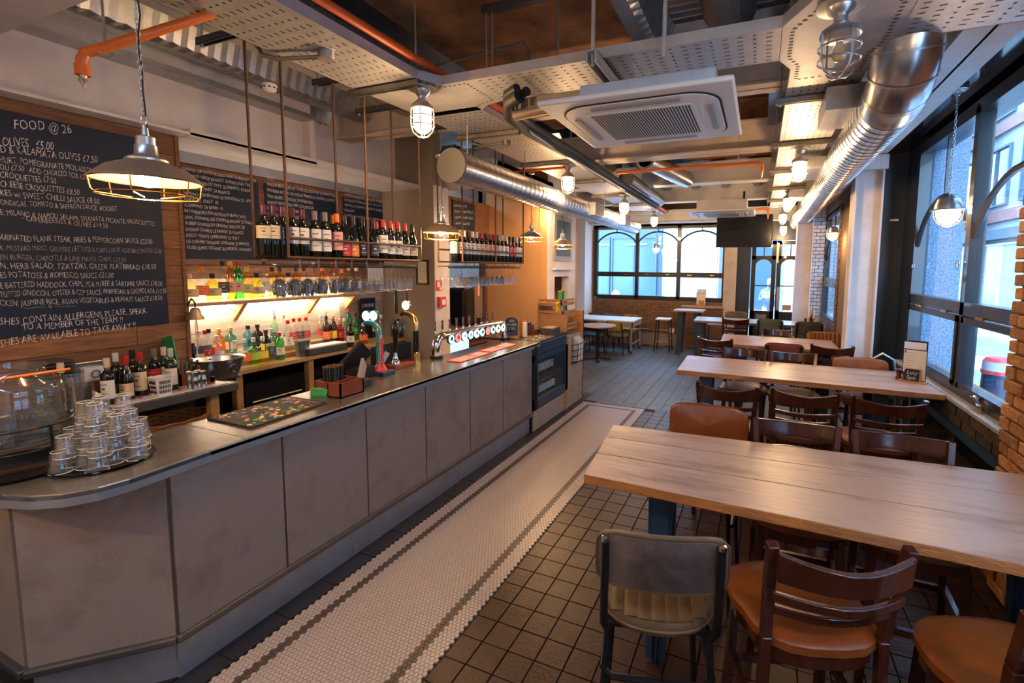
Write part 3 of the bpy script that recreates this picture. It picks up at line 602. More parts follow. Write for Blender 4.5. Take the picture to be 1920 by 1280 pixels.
q = MB(); q.bar((-2.425, 1.17, .22), (-2.425, 4.80, .22), .05, .035); q.bar((-2.80, .82, .22), (-2.425, 1.18, .22), .05, .035); q.bar((-3.3, .82, .22), (-2.8, .82, .22), .05, .035); q.build('bottom_rail', 'rail_metal', bar, bevel=.008)
for a, b_ in ((1.19, 2.2), (2.2, 3.5), (3.5, 4.80)):
    q = MB(); q.box(-2.475, -2.455, a, b_-.002, 0, .205); q.build('kick_plate', 'kick_metal', bar)
q = MB(); q.prism([(-2.46, 1.20), (-2.475, 1.19), (-2.84, .86), (-2.82, .845)][::-1], 0, .205); q.build('kick_plate', 'kick_metal', bar)
# worktop with the curved near end
top = thing('bar_worktop', 'continuous zinc bar top with a rounded near corner lying on the panelled counter', 'worktop', (-2.66, 3, 1.005))
front = [(-2.40, 4.97), (-2.40, 1.35), (-2.392, 1.16), (-2.385, 1.03), (-2.405, .94), (-2.46, .86), (-2.55, .80), (-2.66, .765), (-2.85, .745), (-3.35, .735)]
back = [(-3.35, 1.34), (-2.925, 1.34), (-2.925, 4.97)]
for (a, b_) in ((0, 1),):
    q = MB(); q.prism((front+back)[::-1], 1.03, 1.06)
    o = q.build('top_sheet', 'zinc', top, bevel=.006)
q = MB()
for p0, p1 in zip(front[:-1], front[1:]):
    d = (Vector(p1)-Vector(p0)).normalized(); nx = Vector((d.y, -d.x))*-1
    q.prism([p0, p1, (p1[0]-nx.x*.02, p1[1]-nx.y*.02), (p0[0]-nx.x*.02, p0[1]-nx.y*.02)], 1.003, 1.052)
q.build('front_edge', 'kick_metal', top)
for yj in (1.52, 3.1):
    q = MB(); q.box(-2.92, -2.402, yj, yj+.003, 1.0602, 1.0606); q.build('sheet_joint', 'rail_metal', top)
# bottle fridge let into the bar end
fr = thing('bottle_fridge', 'black glass-fronted bottle fridge let into the far end of the bar', 'fridge', (-2.6, 5.3, 0))
q = MB(); q.box(-2.95, -2.44, 4.83, 5.84, .86, 1.05); q.box(-2.95, -2.44, 4.83, 4.90, .28, .9); q.box(-2.95, -2.44, 5.78, 5.84, .28, .9); q.box(-2.95, -2.9, 4.83, 5.84, .2, 1.0); q.box(-2.95, -2.44, 4.83, 5.84, .25, .30); q.box(-2.95, -2.44, 4.83, 5.84, .57, .58); q.build('cabinet', 'matte_black', fr)
q = MB(); q.box(-2.44, -2.40, 4.83, 4.92, .27, .90); q.box(-2.44, -2.40, 5.76, 5.84, .27, .90); q.box(-2.44, -2.40, 4.83, 5.84, .27, .37); q.box(-2.44, -2.40, 4.83, 5.84, .845, .90); q.build('door_frame', 'blue_steel', fr)
q = MB(); q.box(-2.445, -2.42, 4.82, 5.84, .905, 1.04); q.build('fascia', 'blue_steel', fr, bevel=.01)
q = MB(); q.box(-2.425, -2.42, 4.92, 5.76, .36, .85); q.build('door_pane', 'pane', fr)
q = MB(); q.box(-2.47, -2.46, 4.95, 5.75, .82, .835); q.build('fridge_light', 'screen_lit', fr)
q = MB(); q.box(-2.40, -2.37, 4.82, 4.85, .28, 1.03); q.build('side_handle', 'matte_black', fr)
we2 = thing('fridge_surround', 'pale reclaimed board surround below and beside the bottle fridge', 'cabinet', (-2.6, 5.8, 0))
q = MB(); q.box(-2.98, -2.43, 4.80, 5.85, 0, .235); q.build('plinth_box', 'black_gap', we2)
for z0, z1 in ((.0, .24),):
    q = MB(); q.box(-2.43, -2.41, 4.81, 5.76, z0+.005, z1); q.build('board', 'clad_rough', we2)
q = MB(); q.box(-2.44, -2.40, 5.77, 5.86, 0, .9); q.build('post', 'pine', we2)
for z0, z1 in ((0, .30), (.302, .68), (.682, 1.0)):
    q = MB(); q.box(-2.43, -2.405, 5.87, 6.43, z0+.003, z1); q.build('board', 'clad_rough', we2)
q = MB(); q.box(-3.3, -2.43, 5.86, 6.42, 0, 1.0); q.build('end_box', 'clad_rough', we2)
q = MB(); q.box(-2.9, -2.40, 6.43, 6.455, 0, 1.32); q.box(-2.425, -2.40, 6.40, 6.455, 0, 1.32); q.build('end_post', 'pine', we2)
q = MB(); q.box(-3.3, -2.42, 4.97, 5.86, 1.04, 1.06); q.build('top_board', 'matte_black', we2)
# menu rack on the end board
mr = thing('menu_rack', 'black wire rack holding paper menus on the board end of the bar', 'menu rack', (-2.39, 6.1, .8))
q = MB()
for z in (.62, .70, .78, .86): q.tube([(-2.40, 5.98, z), (-2.31, 5.98, z+.02), (-2.31, 6.30, z+.02), (-2.40, 6.30, z)], .005, 5)
for y in (5.98, 6.08, 6.19, 6.30): q.tube([(-2.40, y, .60), (-2.31, y, .62), (-2.30, y, .90)], .005, 5)
q.build('wire_frame', 'black_metal', mr)
for k in range(4):
    q = MB(); q.box(-2.385+k*.018, -2.381+k*.018, 6.0+.01*k, 6.22+.01*k, .63, .98-.02*k); q.build('menu_sheet', 'paper_white' if k % 2 else 'paper', mr)
# steel side counter and wooden back counter
sc_ = thing('steel_counter', 'short steel-topped counter under the big food chalkboard', 'counter', (-4.1, 1.5, 0))
q = MB(); q.box(-4.40, -3.80, -.2, 2.36, 1.0, 1.02); q.box(-3.82, -3.795, -.2, 2.365, .955, 1.02); q.box(-4.40, -3.80, 2.34, 2.365, .955, 1.02); q.build('steel_top', 'zinc', sc_, bevel=.004)
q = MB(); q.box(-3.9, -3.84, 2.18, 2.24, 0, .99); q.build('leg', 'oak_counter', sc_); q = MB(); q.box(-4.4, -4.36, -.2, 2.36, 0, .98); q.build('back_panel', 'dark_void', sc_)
q = MB(); q.box(-4.38, -3.85, -.2, 2.3, .42, .44); q.build('shelf', 'dark_wood', sc_)
wc = thing('back_counter', 'long wooden back counter under the lit spirits shelf', 'counter', (-4.6, 3.6, 0))
q = MB(); q.prism([(-4.39, 2.37), (-4.47, 5.04), (-4.875, 5.03), (-4.875, 2.39)], .93, .97); q.build('wood_top', 'oak_counter', wc, bevel=.003)
for y in (2.75, 3.5, 4.3, 5.0):
    q = MB(); q.box(-4.52, -4.45, y, y+.06, 0, .93); q.build('leg', 'oak_counter', wc)
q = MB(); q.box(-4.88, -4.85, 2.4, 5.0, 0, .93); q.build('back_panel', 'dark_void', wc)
for y0, y1 in ((2.86, 3.48), (3.6, 4.28)):
    f_ = thing('under_counter_fridge', 'black under-counter bottle fridge %s' % ('behind the wooden straw box' if y0 > 3 else 'left of the wooden straw box'), 'fridge', (-4.65, (y0+y1)/2, 0))
    q = MB(); q.box(-4.84, -4.50, y0, y1, .06, .80); q.build('body', 'gloss_black', f_)
    q = MB(); q.tube([(-4.48, y0+.05, .62), (-4.48, y1-.05, .62)], .008, 6); q.build('handle', 'galv', f_); q = MB(); q.box(-4.502, -4.495, y0+.05, y1-.05, .12, .58); q.build('glass_door', 'pane', f_)
for y0, y1, nm in ((4.36, 4.98, 'left'), (5.1, 5.9, 'middle'), (5.95, 6.9, 'right')):
    f_ = thing('bar_cupboard', 'dark blue under-counter cupboard behind the beer taps, %s one' % nm, 'cupboard', (-4.4, (y0+y1)/2, 0))
    q = MB(); q.box(-4.8, -4.36, y0, y1, .05, .92); q.build('body', 'navy_wall', f_); q = MB(); q.box(-4.36, -4.345, y0+.02, y1-.02, .66, .70); q.build('copper_trim', 'copper_wood', f_)
q = MB(); q.box(-4.9, -4.33, 5.36, 7.2, .92, .96); tag(q.build('kitchen_pass_shelf', 'copper_wood'), 'dark wooden shelf across the kitchen opening behind the taps', 'shelf')
q = MB(); q.box(-4.345, -4.33, 5.5, 6.3, .45, .80); tag(q.build('glass_washer_window', 'screen_lit'), 'glowing pale blue fridge window behind the tap badges', 'fridge')
# glazed shelf with strip light
sh = thing('spirits_shelf', 'wooden wall shelf for spirits with a light strip below', 'shelf', (-4.78, 3.6, 1.56))
q = MB(); q.box(-4.90, -4.65, 2.39, 4.42, 1.565, 1.595); q.build('board', 'oak_counter', sh)
for y in (3.02, 3.85, 4.38):
    q = MB(); q.prism([(-4.90, 1.565), (-4.90, 1.38), (-4.885, 1.38), (-4.70, 1.565)], y, y+.04, Matrix(((1, 0, 0, 0), (0, 0, 1, 0), (0, 1, 0, 0), (0, 0, 0, 1)))); q.build('bracket', 'pine', sh)
q = MB(); q.box(-4.885, -4.86, 2.42, 4.36, 1.545, 1.56); q.build('light_strip', 'led', sh)
al = bpy.data.lights.new('strip_light', 'AREA'); al.shape = 'RECTANGLE'; al.size = .04; al.size_y = 1.9; al.energy = 9; al.color = (1, .82, .62); ao = bpy.data.objects.new('strip_light', al); C.objects.link(ao); ao.location = (-4.84, 3.4, 1.54)
q = MB(); q.box(-4.885, -4.87, 2.42, 4.36, 1.5955, 1.603); q.build('light_strip', 'led', sh)
al2 = al.copy(); ao2 = bpy.data.objects.new('strip_light', al2); C.objects.link(ao2); al2.energy = 5; ao2.location = (-4.84, 3.4, 1.61); ao2.rotation_euler = (PI, 0, 0)
# chalkboards
def board(name, label, x, y0, y1, z0, z1):
    t = thing(name, label, 'chalkboard', (x, (y0+y1)/2, z0)); q = MB(); q.box(x, x+.012, y0, y1, z0, z1); q.build('panel', 'chalkboard', t, bevel=.002, seg=1); return t
XB = -4.392
a_ = at(318, 600, x=XB); b1 = board('menu_chalkboard', 'largest chalkboard with the food menu above the steel counter', XB, .2, 2.22, 1.47, 2.885)
def chalk(parent, X, s, p, q_, k=1., m='chalk'):
    P0 = at(*p, x=X+.014); P1 = at(*q_, x=X+.014); d = P1-P0
    o = text('chalk_line', s, m, P0, d, (0, 0, 1), .056*k, parent, width=d.length, off=(-.0009 if X > -4.5 else -.0001))
    ph = len(s)*1.7
    for v in o.data.vertices: v.co.z += .0035*math.sin(v.co.y*31+ph)+.0016*math.sin(v.co.y*83+ph); v.co.y += .002*math.sin(v.co.z*95+v.co.y*20)
for i, (s, p, q_, k) in enumerate([("FOOD @ 26", (26, 240), (134, 250), 1.5), ("OLIVES   £5.00", (4, 272), (101, 281), 1.4), ("D & KALAMATA OLIVES £7.50", (0, 285), (183, 305), 1.2), ("GHURT, POMEGRANATE MOLASSES & MINT £7.50", (-12, 302), (230, 331), 1), ("OLI £7.50   ADD CHORIZO FOR £2.00", (0, 317), (170, 337), .9),
    ("CROQUETTES £7.50", (0, 333), (106, 345), 1), ("CHEESE CROQUETTES £8.50", (0, 350), (149, 365), 1), ("KES w/ SWEET CHILLI SAUCE £8.50", (0, 367), (187, 383), 1), ("ONDIGAS, TOMATO & SAFFRON SAUCE, ROCKET", (0, 384), (220, 396), .9), ("E: MILANO & NAPOLI SALAMI, SPIANATA PICANTE, PROSCIUTTO,", (0, 403), (291, 423), .9), ("- CAPERBERRIES & OLIVES £14.50", (40, 413), (202, 428), .85),
    ("ARINATED FLANK STEAK, FRIES & PEPPERCORN SAUCE £23.00", (0, 451), (286, 457), 1), ("K, MUSTARD MAYO, GRUYERE, LETTUCE & CHIPS £18.00  ADD BACON FOR £2.00", (0, 469), (304, 475), .9), ("EN BURGER, CHIPOTLE & LIME MAYO, CHIPS £17.50", (0, 487), (236, 491), .9), ("N, HERB SALAD, TZATZIKI, GREEK FLATBREAD £18.50", (0, 503), (293, 505), 1), ("ES POTATOES & ROMESCO SAUCE £21.00", (0, 521), (213, 521), 1),
    ("E BATTERED HADDOCK, CHIPS, PEA PUREE & TARTARE SAUCE £18.50", (0, 540), (304, 535), 1), ("TUFFED GNOCCHI, OYSTER & CEP SAUCE, PARMESAN & GREMOLATA £17.50", (0, 556), (312, 549), .95), ("CKEN, JASMINE RICE, ASIAN VEGETABLES & PEANUT SAUCE £18.50", (0, 574), (304, 563), .95), ("————  G  ————", (45, 580), (141, 576), .8), ("SHES CONTAIN ALLERGENS PLEASE, SPEAK", (0, 610), (275, 587), 1.15), ("TO A MEMBER OF THE TEAM !!", (42, 620), (230, 604), 1.1), ("SHES ARE AVAILABLE TO TAKE AWAY !!", (0, 650), (255, 615), 1.25)]):
    chalk(b1, XB, s, p, q_, k, 'chalk' if i not in (12, 13) else 'chalk_dim')
X2 = -4.872; 
def ys(u): return at(u, 330, x=X2).y
b2 = board('wine_chalkboard', 'chalkboard of white wines, leftmost of the three above the spirits shelf', X2, 2.39, ys(482), 1.99, 2.80)
b3 = board('wine_chalkboard', 'chalkboard headed REDS behind the hanging bottle rack', X2, ys(494), ys(631), 1.99, 2.80)
b4 = board('wine_chalkboard', 'narrow chalkboard of rosé and sparkling wines, right of the REDS board', X2, ys(641), ys(741), 1.99, 2.80)
for i, s in enumerate(["LENGUER  IGP COTES DE GASCOGNE '24 FRANCE 7.00/24", "AR  VINHO VERDE BRANCO '24 PORTUGAL 7.50/33", "VIOGNIER  VIN DE PAYS '22 FRANCE  8.50/34", "PICPOUL DE PINET '24 FRANCE", "EA-PRIMO VERMENTINO DI SARDEGNA '23  10/38", "SOAVE CL. ITALY  29", "ALBARINO '24 SPAIN  41", "RAY MARLBOROUGH SAUVIGNON BLANC '24 NZ", "SANC. DOMAINE DES ITOHES BLANCHES '22 FRANCE", "KUBBER DORRISSON ORGANIC RIESLING '20", "ETIENNE CHABLIS LE FINAGE '23 FRANCE", "ASSICO  MONTE CARBONARE '22 ITALY", "LES CAILLERY ORGANIC LORRAINE '25 FRANCE", "OLISSE CLIMAT ORGANIC BOURGEUIL '19 FRANCE"]):
    u0 = 341+i*.7; v0 = 318+i*11.4; d = (478-u0)*(505-v0)/(1410-u0); L_ = len(s)/50; chalk(b2, X2, s, (u0, v0), (u0+(480-u0)*min(1, L_+.1), v0+d*min(1, L_+.1)), .75)
for i, s in enumerate(["REDS:", "MAISON BELENGUER IGP COTES DE GASCOGNE '24 FRANCE 7/24", "MASSERIA BORGO DEI TRULLI PRIMITIVO SALENTO '23 ITALY", "TILIA MALBEC, MENDOZA '24 ARGENTINA", "QUINTA DE FAFE POR TRES '21 PORTUGAL", "RUMOROSO ORGANIC '22 SPAIN", "COTES DU RHONE VILLAGES '22"]):
    u0 = 501; v0 = 336+i*11.2; L_ = min(1, len(s)/52); d = (628-u0)*(505-v0)/(1410-u0); chalk(b3, X2, s, (u0, v0), (u0+(628-u0)*L_, v0+d*L_), .8)
for i, s in enumerate(["ROSÉ:", "FIUMARA SHAGNASA ROSE, VERONA IGT '23 ITALY 7/24", "LE VERGENE GRENACHE ROSE, PAYS D'OC '24 FRANCE", "CHATEAU D'ESCLANS WHISPERING ANGEL '24 FRANCE", "SPARKLING:", "CONEGLIANO PROSECCO BRUT, SUSEGANA  ITALY"]):
    u0 = 646; v0 = 357+i*9.6; L_ = min(1, len(s)/48); d = (738-u0)*(505-v0)/(1410-u0); chalk(b4, X2, s, (u0, v0), (u0+(738-u0)*L_, v0+d*L_), .75)
b5 = board('wine_chalkboard', 'small dark chalkboard on boards high over the kitchen opening', -4.55, at(848, 400, x=-4.55).y, at(890, 400, x=-4.55).y, 2.55, 3.0)
for i, s in enumerate(["DESSERTS", "-STICKY TOFFEE PUD £8", " -LEMON TART £7.50", "- AFFOGATO"]): chalk(b5, -4.55, s, (851, 387+i*11), (851+min(36, 3*len(s)), 389+i*11), .9)
q = MB(); q.box(-4.6, -4.56, 5.4, 7.3, 2.35, 3.05); tag(q.build('header_boarding', 'clad_wood'), 'wooden boarding over the kitchen opening behind the far bottle rack', 'boarding')
b6 = board('special_chalkboard', 'small chalkboard sign standing on the back counter behind the taps', -4.80, 4.55, 4.80, .98, 1.52)
for i, s in enumerate(["DRINK", "SPECIAL", "£8.00"]): text('chalk_line', s, 'chalk', (-4.785, 4.57, 1.40-i*.12), (0, 1, 0), (0, 0, 1), .07, b6)
# framed certificates on the pier, and notices
def frame_y(label, x0, x1, z0, z1, y, m='black_frame', inner='paper'):
    t = thing('picture_frame', label, 'frame', ((x0+x1)/2, y, z0)); w_ = .022; q = MB(); q.box(x0, x1, y-.02, y, z0, z0+w_); q.box(x0, x1, y-.02, y, z1-w_, z1); q.box(x0, x0+w_, y-.02, y, z0, z1); q.box(x1-w_, x1, y-.02, y, z0, z1); q.build('frame', m, t)
    q = MB(); q.box(x0+.01, x1-.01, y-.008, y-.002, z0+.01, z1-.01); q.build('certificate', inner, t)
    for i in range(7): text('print_line', 'licence holder and premises notice'[:34-i*2], 'print', (x0+.04, y-.009, z1-.06-i*(z1-z0-.1)/7), (1, 0, 0), (0, 0, 1), .016, t)
frame_y('black-framed certificate on the taupe pier right of the glasses rack', -4.29, -4.09, 1.70, 2.03, 5.05)
t = thing('picture_frame', 'framed white notice on boards behind the hanging glasses', 'frame', (-4.87, 4.2, 1.7))
q = MB(); q.box(-4.88, -4.86, ys(685), ys(713), 1.70, 1.96); q.build('notice', 'paper_white', t)
t = thing('picture_frame', 'black-framed notice behind the glasses, next to the pier corner', 'frame', (-4.87, 4.6, 1.7)); q = MB(); q.box(-4.88, -4.865, ys(719), ys(747), 1.70, 1.97); q.build('frame', 'black_frame', t); q = MB(); q.box(-4.866, -4.858, ys(721), ys(745), 1.72, 1.95); q.build('notice', 'paper_white', t)
t = thing('fire_sign', 'red and white fire action sign on the white pillar', 'sign', (-3.98, 5.1, 1.55)); q = MB(); pz = at(820, 570, x=-3.983); q.box(-3.984, -3.978, pz.y-.02, pz.y+.10, 1.62, 1.76); q.build('plate', 'card_red', t); q = MB(); q.box(-3.978, -3.976, pz.y+.0, pz.y+.05, 1.67, 1.74); q.box(-3.978, -3.976, pz.y+.05, pz.y+.09, 1.63, 1.66); q.build('symbol', 'paper_white', t)
t = thing('fire_call_point', 'red break-glass fire call point on the white pillar', 'alarm', (-3.96, 5.2, 1.45)); q = MB(); q.box(-3.985, -3.94, pz.y, pz.y+.14, 1.40, 1.54); q.build('box', 'card_red', t, bevel=.006); q = MB(); q.box(-3.942, -3.936, pz.y+.045, pz.y+.115, 1.43, 1.50); q.build('glass', 'paper_white', t)
# picture on the hatch wall
t = thing('picture_frame', 'tall grey picture frame on the white wall above the hatch', 'frame', (-3.38, 7.9, 2.08)); q = MB(); q.box(-3.394, -3.37, 7.53, 8.36, 2.06, 2.88); q.build('frame', 'grey_plastic', t); q = MB(); q.box(-3.372, -3.365, 7.62, 8.27, 2.15, 2.79); q.build('picture', 'facade_dark', t)
q = MB(); q.box(-3.394, -3.33, 7.50, 8.38, 1.905, 1.925); tag(q.build('wall_shelf', 'white_plastic'), 'thin white wall shelf between the grey picture and the hatch', 'shelf')
# ---------------------------------------------------------------- bottle racks hung over the bar
def rack(label, ya, yb, mid, glabel):
    t = thing('bottle_rack', label, 'rack', (-2.87, (ya+yb)/2, 2.0)); r = .0085; xs = (-3.02, -2.75)
    for x in xs:
        for y in (ya, mid, yb):
            yy = y-(.03 if x < -2.9 else 0); q = MB(); q.tube([(x, yy, 1.995), (x, yy, 3.42)], r, 8); q.build('hanging_rod', 'rust_rod', t)
    for z in (1.995, 2.118):
        q = MB(); q.tube([(xs[0], ya-.03, z), (xs[1], ya, z), (xs[1], yb, z), (xs[0], yb-.03, z)], r, 8, closed=True); q.build('rail', 'rust_rod', t)
    for k in range(3):
        q = MB(); x = -2.95+k*.07; q.tube([(x, ya-.01, 1.992), (x, yb-.01, 1.992)], .006, 6); q.build('floor_rod', 'rust_rod', t)
    g = thing('glass_rack', glabel, 'rack', (-2.87, (ya+yb)/2, 1.96))
    for k in range(9):
        y = ya+.10+k*(yb-ya-.12)/8
        q = MB(); q.tube([(-2.78, y, 1.99), (-2.78, y, 1.935), (-3.0, y, 1.935), (-3.0, y, 1.955)], .006, 6); q.build('crossbar', 'rail_metal', g)
    for k in range(6):
        x = -2.79-k*.042; q = MB(); q.tube([(x, ya-.08, 1.948), (x, yb-.03, 1.948)], .005, 6); q.build('runner', 'rail_metal', g)
    return t
rack('near rusty rod bottle rack hung over the bar from the cable tray', 2.055, 3.29, 2.70, 'near runner rack for stemmed glasses under the near bottle rack')
rack('far rusty rod bottle rack hung over the bar past the round duct', 3.91, 5.19, 4.54, 'far runner rack for stemmed glasses under the far bottle rack')
# ---------------------------------------------------------------- bottles
PR_ = dict(
  bordeaux=[(.0, 0), (.034, 0), (.0375, .006), (.0375, .185), (.035, .203), (.022, .222), (.0145, .232), (.0138, .295), (.015, .297), (.015, .305)],
  burgundy=[(.0, 0), (.037, 0), (.0405, .006), (.0405, .135), (.037, .165), (.026, .20), (.017, .232), (.014, .26), (.0135, .29), (.015, .292), (.015, .30)],
  spirit=[(.0, 0), (.036, 0), (.039, .005), (.039, .165), (.036, .182), (.022, .20), (.015, .21), (.0145, .255)],
  square=[(.0, 0), (.042, 0), (.045, .005), (.045, .15), (.040, .165), (.02, .18), (.016, .19), (.016, .235)],
  squat=[(.0, 0), (.048, 0), (.052, .008), (.054, .10), (.045, .135), (.022, .155), (.016, .165), (.016, .205)],
  tall=[(.0, 0), (.032, 0), (.035, .005), (.035, .20), (.030, .22), (.016, .245), (.014, .255), (.0135, .30)],
  round=[(.0, 0), (.040, 0), (.043, .006), (.043, .12), (.038, .15), (.020, .165), (.0145, .172), (.014, .235)])
protos = {}
def bottle(kind, body, cap, label, loc, text_label, group, lw=(.30, .62), name='wine_bottle', caph=.055, facing=None, pours=False, cat='bottle'):
    key = (kind, body, cap, label, lw, caph, pours)
    if key in protos: return dup(protos[key], loc, facing if facing is not None else random.uniform(-.3, .3), text_label, group)
    t = thing(name, text_label, cat, loc, facing or 0, group); pr = PR_[kind]; sgm = 4 if kind == 'square' else 18; h = pr[-1][1]
    mrot = Matrix.Rotation(PI/4, 4, 'Z') if sgm == 4 else None
    q = MB(); q.lathe(pr, (0, 0, 0), sgm, mrot); o = q.build('body', body, t, world=False)
    if sgm == 4: b_ = o.modifiers.new('b', 'BEVEL'); b_.width = .006; b_.segments = 2
    r = pr[-1][0]+.0022; q = MB(); q.lathe([(r*.95, h-caph), (r, h-caph+.002), (r, h+.004), (r*.85, h+.006)], (0, 0, 0), 14); q.build('capsule', cap, t, world=False)
    if label:
        R_ = pr[3][0]+.0009; z0, z1 = lw[0]*h, lw[1]*h
        if sgm == 4:
            q = MB(); d = R_*math.cos(PI/4); q.box(d, d+.0008, -d*.8, d*.8, z0, z1); q.box(-d*.8, d*.8, -d-.0008, -d, z0, z1); q.build('label', label, t, world=False)
        else:
            q = MB(); n = 16; a0, a1 = -2.2, 1.0; vs = []
            for i in range(n+1):
                a = a0+(a1-a0)*i/n; vs += [(math.cos(a)*R_, math.sin(a)*R_, z0), (math.cos(a)*R_, math.sin(a)*R_, z1)]
            q.add(vs, [(2*i, 2*i+2, 2*i+3, 2*i+1) for i in range(n)], True); lb = q.build('label', label, t, world=False)
            q = MB()
            for (za, zb, aa, ab) in ((.76, .80, -1.1, -.1), (.50, .60, -.85, -.35), (.22, .25, -1.1, 0)):
                vs = []; 
                for i in range(7):
                    a = aa+(ab-aa)*i/6; vs += [(math.cos(a)*(R_+.0006), math.sin(a)*(R_+.0006), z0+(z1-z0)*za), (math.cos(a)*(R_+.0006), math.sin(a)*(R_+.0006), z0+(z1-z0)*zb)]
                q.add(vs, [(2*i, 2*i+2, 2*i+3, 2*i+1) for i in range(6)])
            q.build('print', 'print' if label in ('label_white', 'label_cream', 'lbl_pink') else 'label_white', lb, world=False)
    if pours:
        q = MB(); q.tube([(0, 0, h), (0, 0, h+.03), (.008, 0, h+.06)], [.006, .004, .003], 6); q.build('pourer', 'chrome', t, world=False)
    protos[key] = t; return t
G1 = 'wine bottles in the near hanging rack'; G2 = 'wine bottles in the far hanging rack'
front1 = [(-.0, 'bordeaux', 'cap_burgundy', 'label_cream', (.35, .6)), (0, 'bordeaux', 'cap_burgundy', 'label_cream', (.35, .62)), (0, 'bordeaux', 'cap_burgundy', None, (.3, .6)), (0, 'bordeaux', 'cap_burgundy', 'label_white', (.28, .62)), (0, 'bordeaux', 'cap_burgundy', 'label_white', (.28, .62)),
          (0, 'bordeaux', 'cap_grey', 'label_white', (.14, .62)), (0, 'bordeaux', 'cap_grey', 'label_white', (.14, .62)), (0, 'bordeaux', 'cap_orange', 'lbl_pink', (.18, .6)), (0, 'burgundy', 'cap_black', 'print_red', (.05, .36)), (0, 'burgundy', 'cap_black', 'print_orange', (.05, .36)),
          (0, 'burgundy', 'cap_black', 'lbl_dark', (.08, .40)), (0, 'burgundy', 'cap_black', 'lbl_dark', (.08, .4)), (0, 'bordeaux', 'cap_red', 'label_white', (.16, .62)), (0, 'bordeaux', 'cap_red', 'label_white', (.14, .5)), (0, 'bordeaux', 'cap_red', 'label_white', (.14, .5)), (0, 'burgundy', 'cap_red', 'label_white', (.12, .42)), (0, 'burgundy', 'cap_black', 'label_cream', (.12, .42))]
us = [495, 513, 530, 549, 568, 591, 610, 632, 646, 662, 680, 699, 718, 732, 746, 759, 773]
desc = {'cap_burgundy': 'burgundy', 'cap_grey': 'grey', 'cap_orange': 'orange', 'cap_black': 'black', 'cap_red': 'red', 'cap_cream': 'cream', 'cap_white': 'white'}
ldesc = {'label_cream': 'small cream label', 'label_white': 'white label', None: 'no label in view', 'lbl_pink': 'striped pink label', 'print_red': 'red lettered band', 'print_orange': 'orange lettered band', 'lbl_dark': 'dark lettered band', 'lbl_red': 'red label'}
ordn = ['first', 'second', 'third', 'fourth', 'fifth', 'sixth', 'seventh', 'eighth', 'ninth', 'tenth', 'eleventh', 'twelfth', 'thirteenth', 'fourteenth', 'fifteenth', 'sixteenth', 'seventeenth', 'eighteenth', 'nineteenth', 'twentieth']
for i, (u, (dx, k, cp, lb, lw)) in enumerate(zip(us, front1)):
    y = at(u, 450, x=-2.80).y
    bottle(k, 'wine_glass_dark', cp, lb, (-2.80+dx, y, 2.0), '%s-capped wine bottle with %s, %s in near rack front row' % (desc[cp], ldesc[lb], ordn[i]), G1, lw)
for i in range(13):
    cp = ['cap_burgundy', 'cap_burgundy', 'cap_burgundy', 'cap_grey', 'cap_orange', 'cap_orange', 'cap_black', 'cap_black', 'cap_black', 'cap_red', 'cap_black', 'cap_red', 'cap_black'][i]
    bottle('bordeaux' if i < 7 else 'burgundy', 'wine_glass_dark', cp, None, (-2.91, 2.20+i*.083, 2.0), '%s-capped dark wine bottle, %s from the left in the near rack back row' % (desc[cp], ordn[i]), G1)
caps2 = ['cap_black', 'cap_grey', 'cap_cream', 'cap_black', 'cap_cream', 'cap_cream', 'cap_red', 'cap_black', 'cap_red', 'cap_red', 'cap_grey', 'cap_cream', 'cap_cream', 'cap_black', 'cap_black', 'cap_cream', 'cap_grey']
lbs2 = ['label_cream', 'label_white', 'label_white', 'label_white', 'label_white', 'label_white', 'label_cream', 'label_cream', 'lbl_pink', 'lbl_pink', 'label_white', 'label_white', 'label_white', 'lbl_red', 'lbl_red', 'label_white', 'label_white']
us2 = [851, 862, 871, 878, 886, 894, 903, 911, 919, 926, 934, 941, 948, 955, 962, 968, 974]
for i, (u, cp, lb) in enumerate(zip(us2, caps2, lbs2)):
    y = at(u, 470, x=-2.80).y
    bottle('bordeaux', 'wine_glass_dark', cp, lb, (-2.80, y, 2.0), '%s-capped wine bottle with %s, %s in far rack front row' % (desc[cp], ldesc[lb], ordn[i]), G2, (.25, .62))
for i in range(13):
    cp = random.choice(['cap_red', 'cap_black', 'cap_cream']); bottle('bordeaux', 'wine_glass_dark', cp, None, (-2.90, 3.98+i*.088, 2.0), '%s-capped wine bottle, %s from the left in the far rack back row' % (desc[cp], ordn[i]), G2)
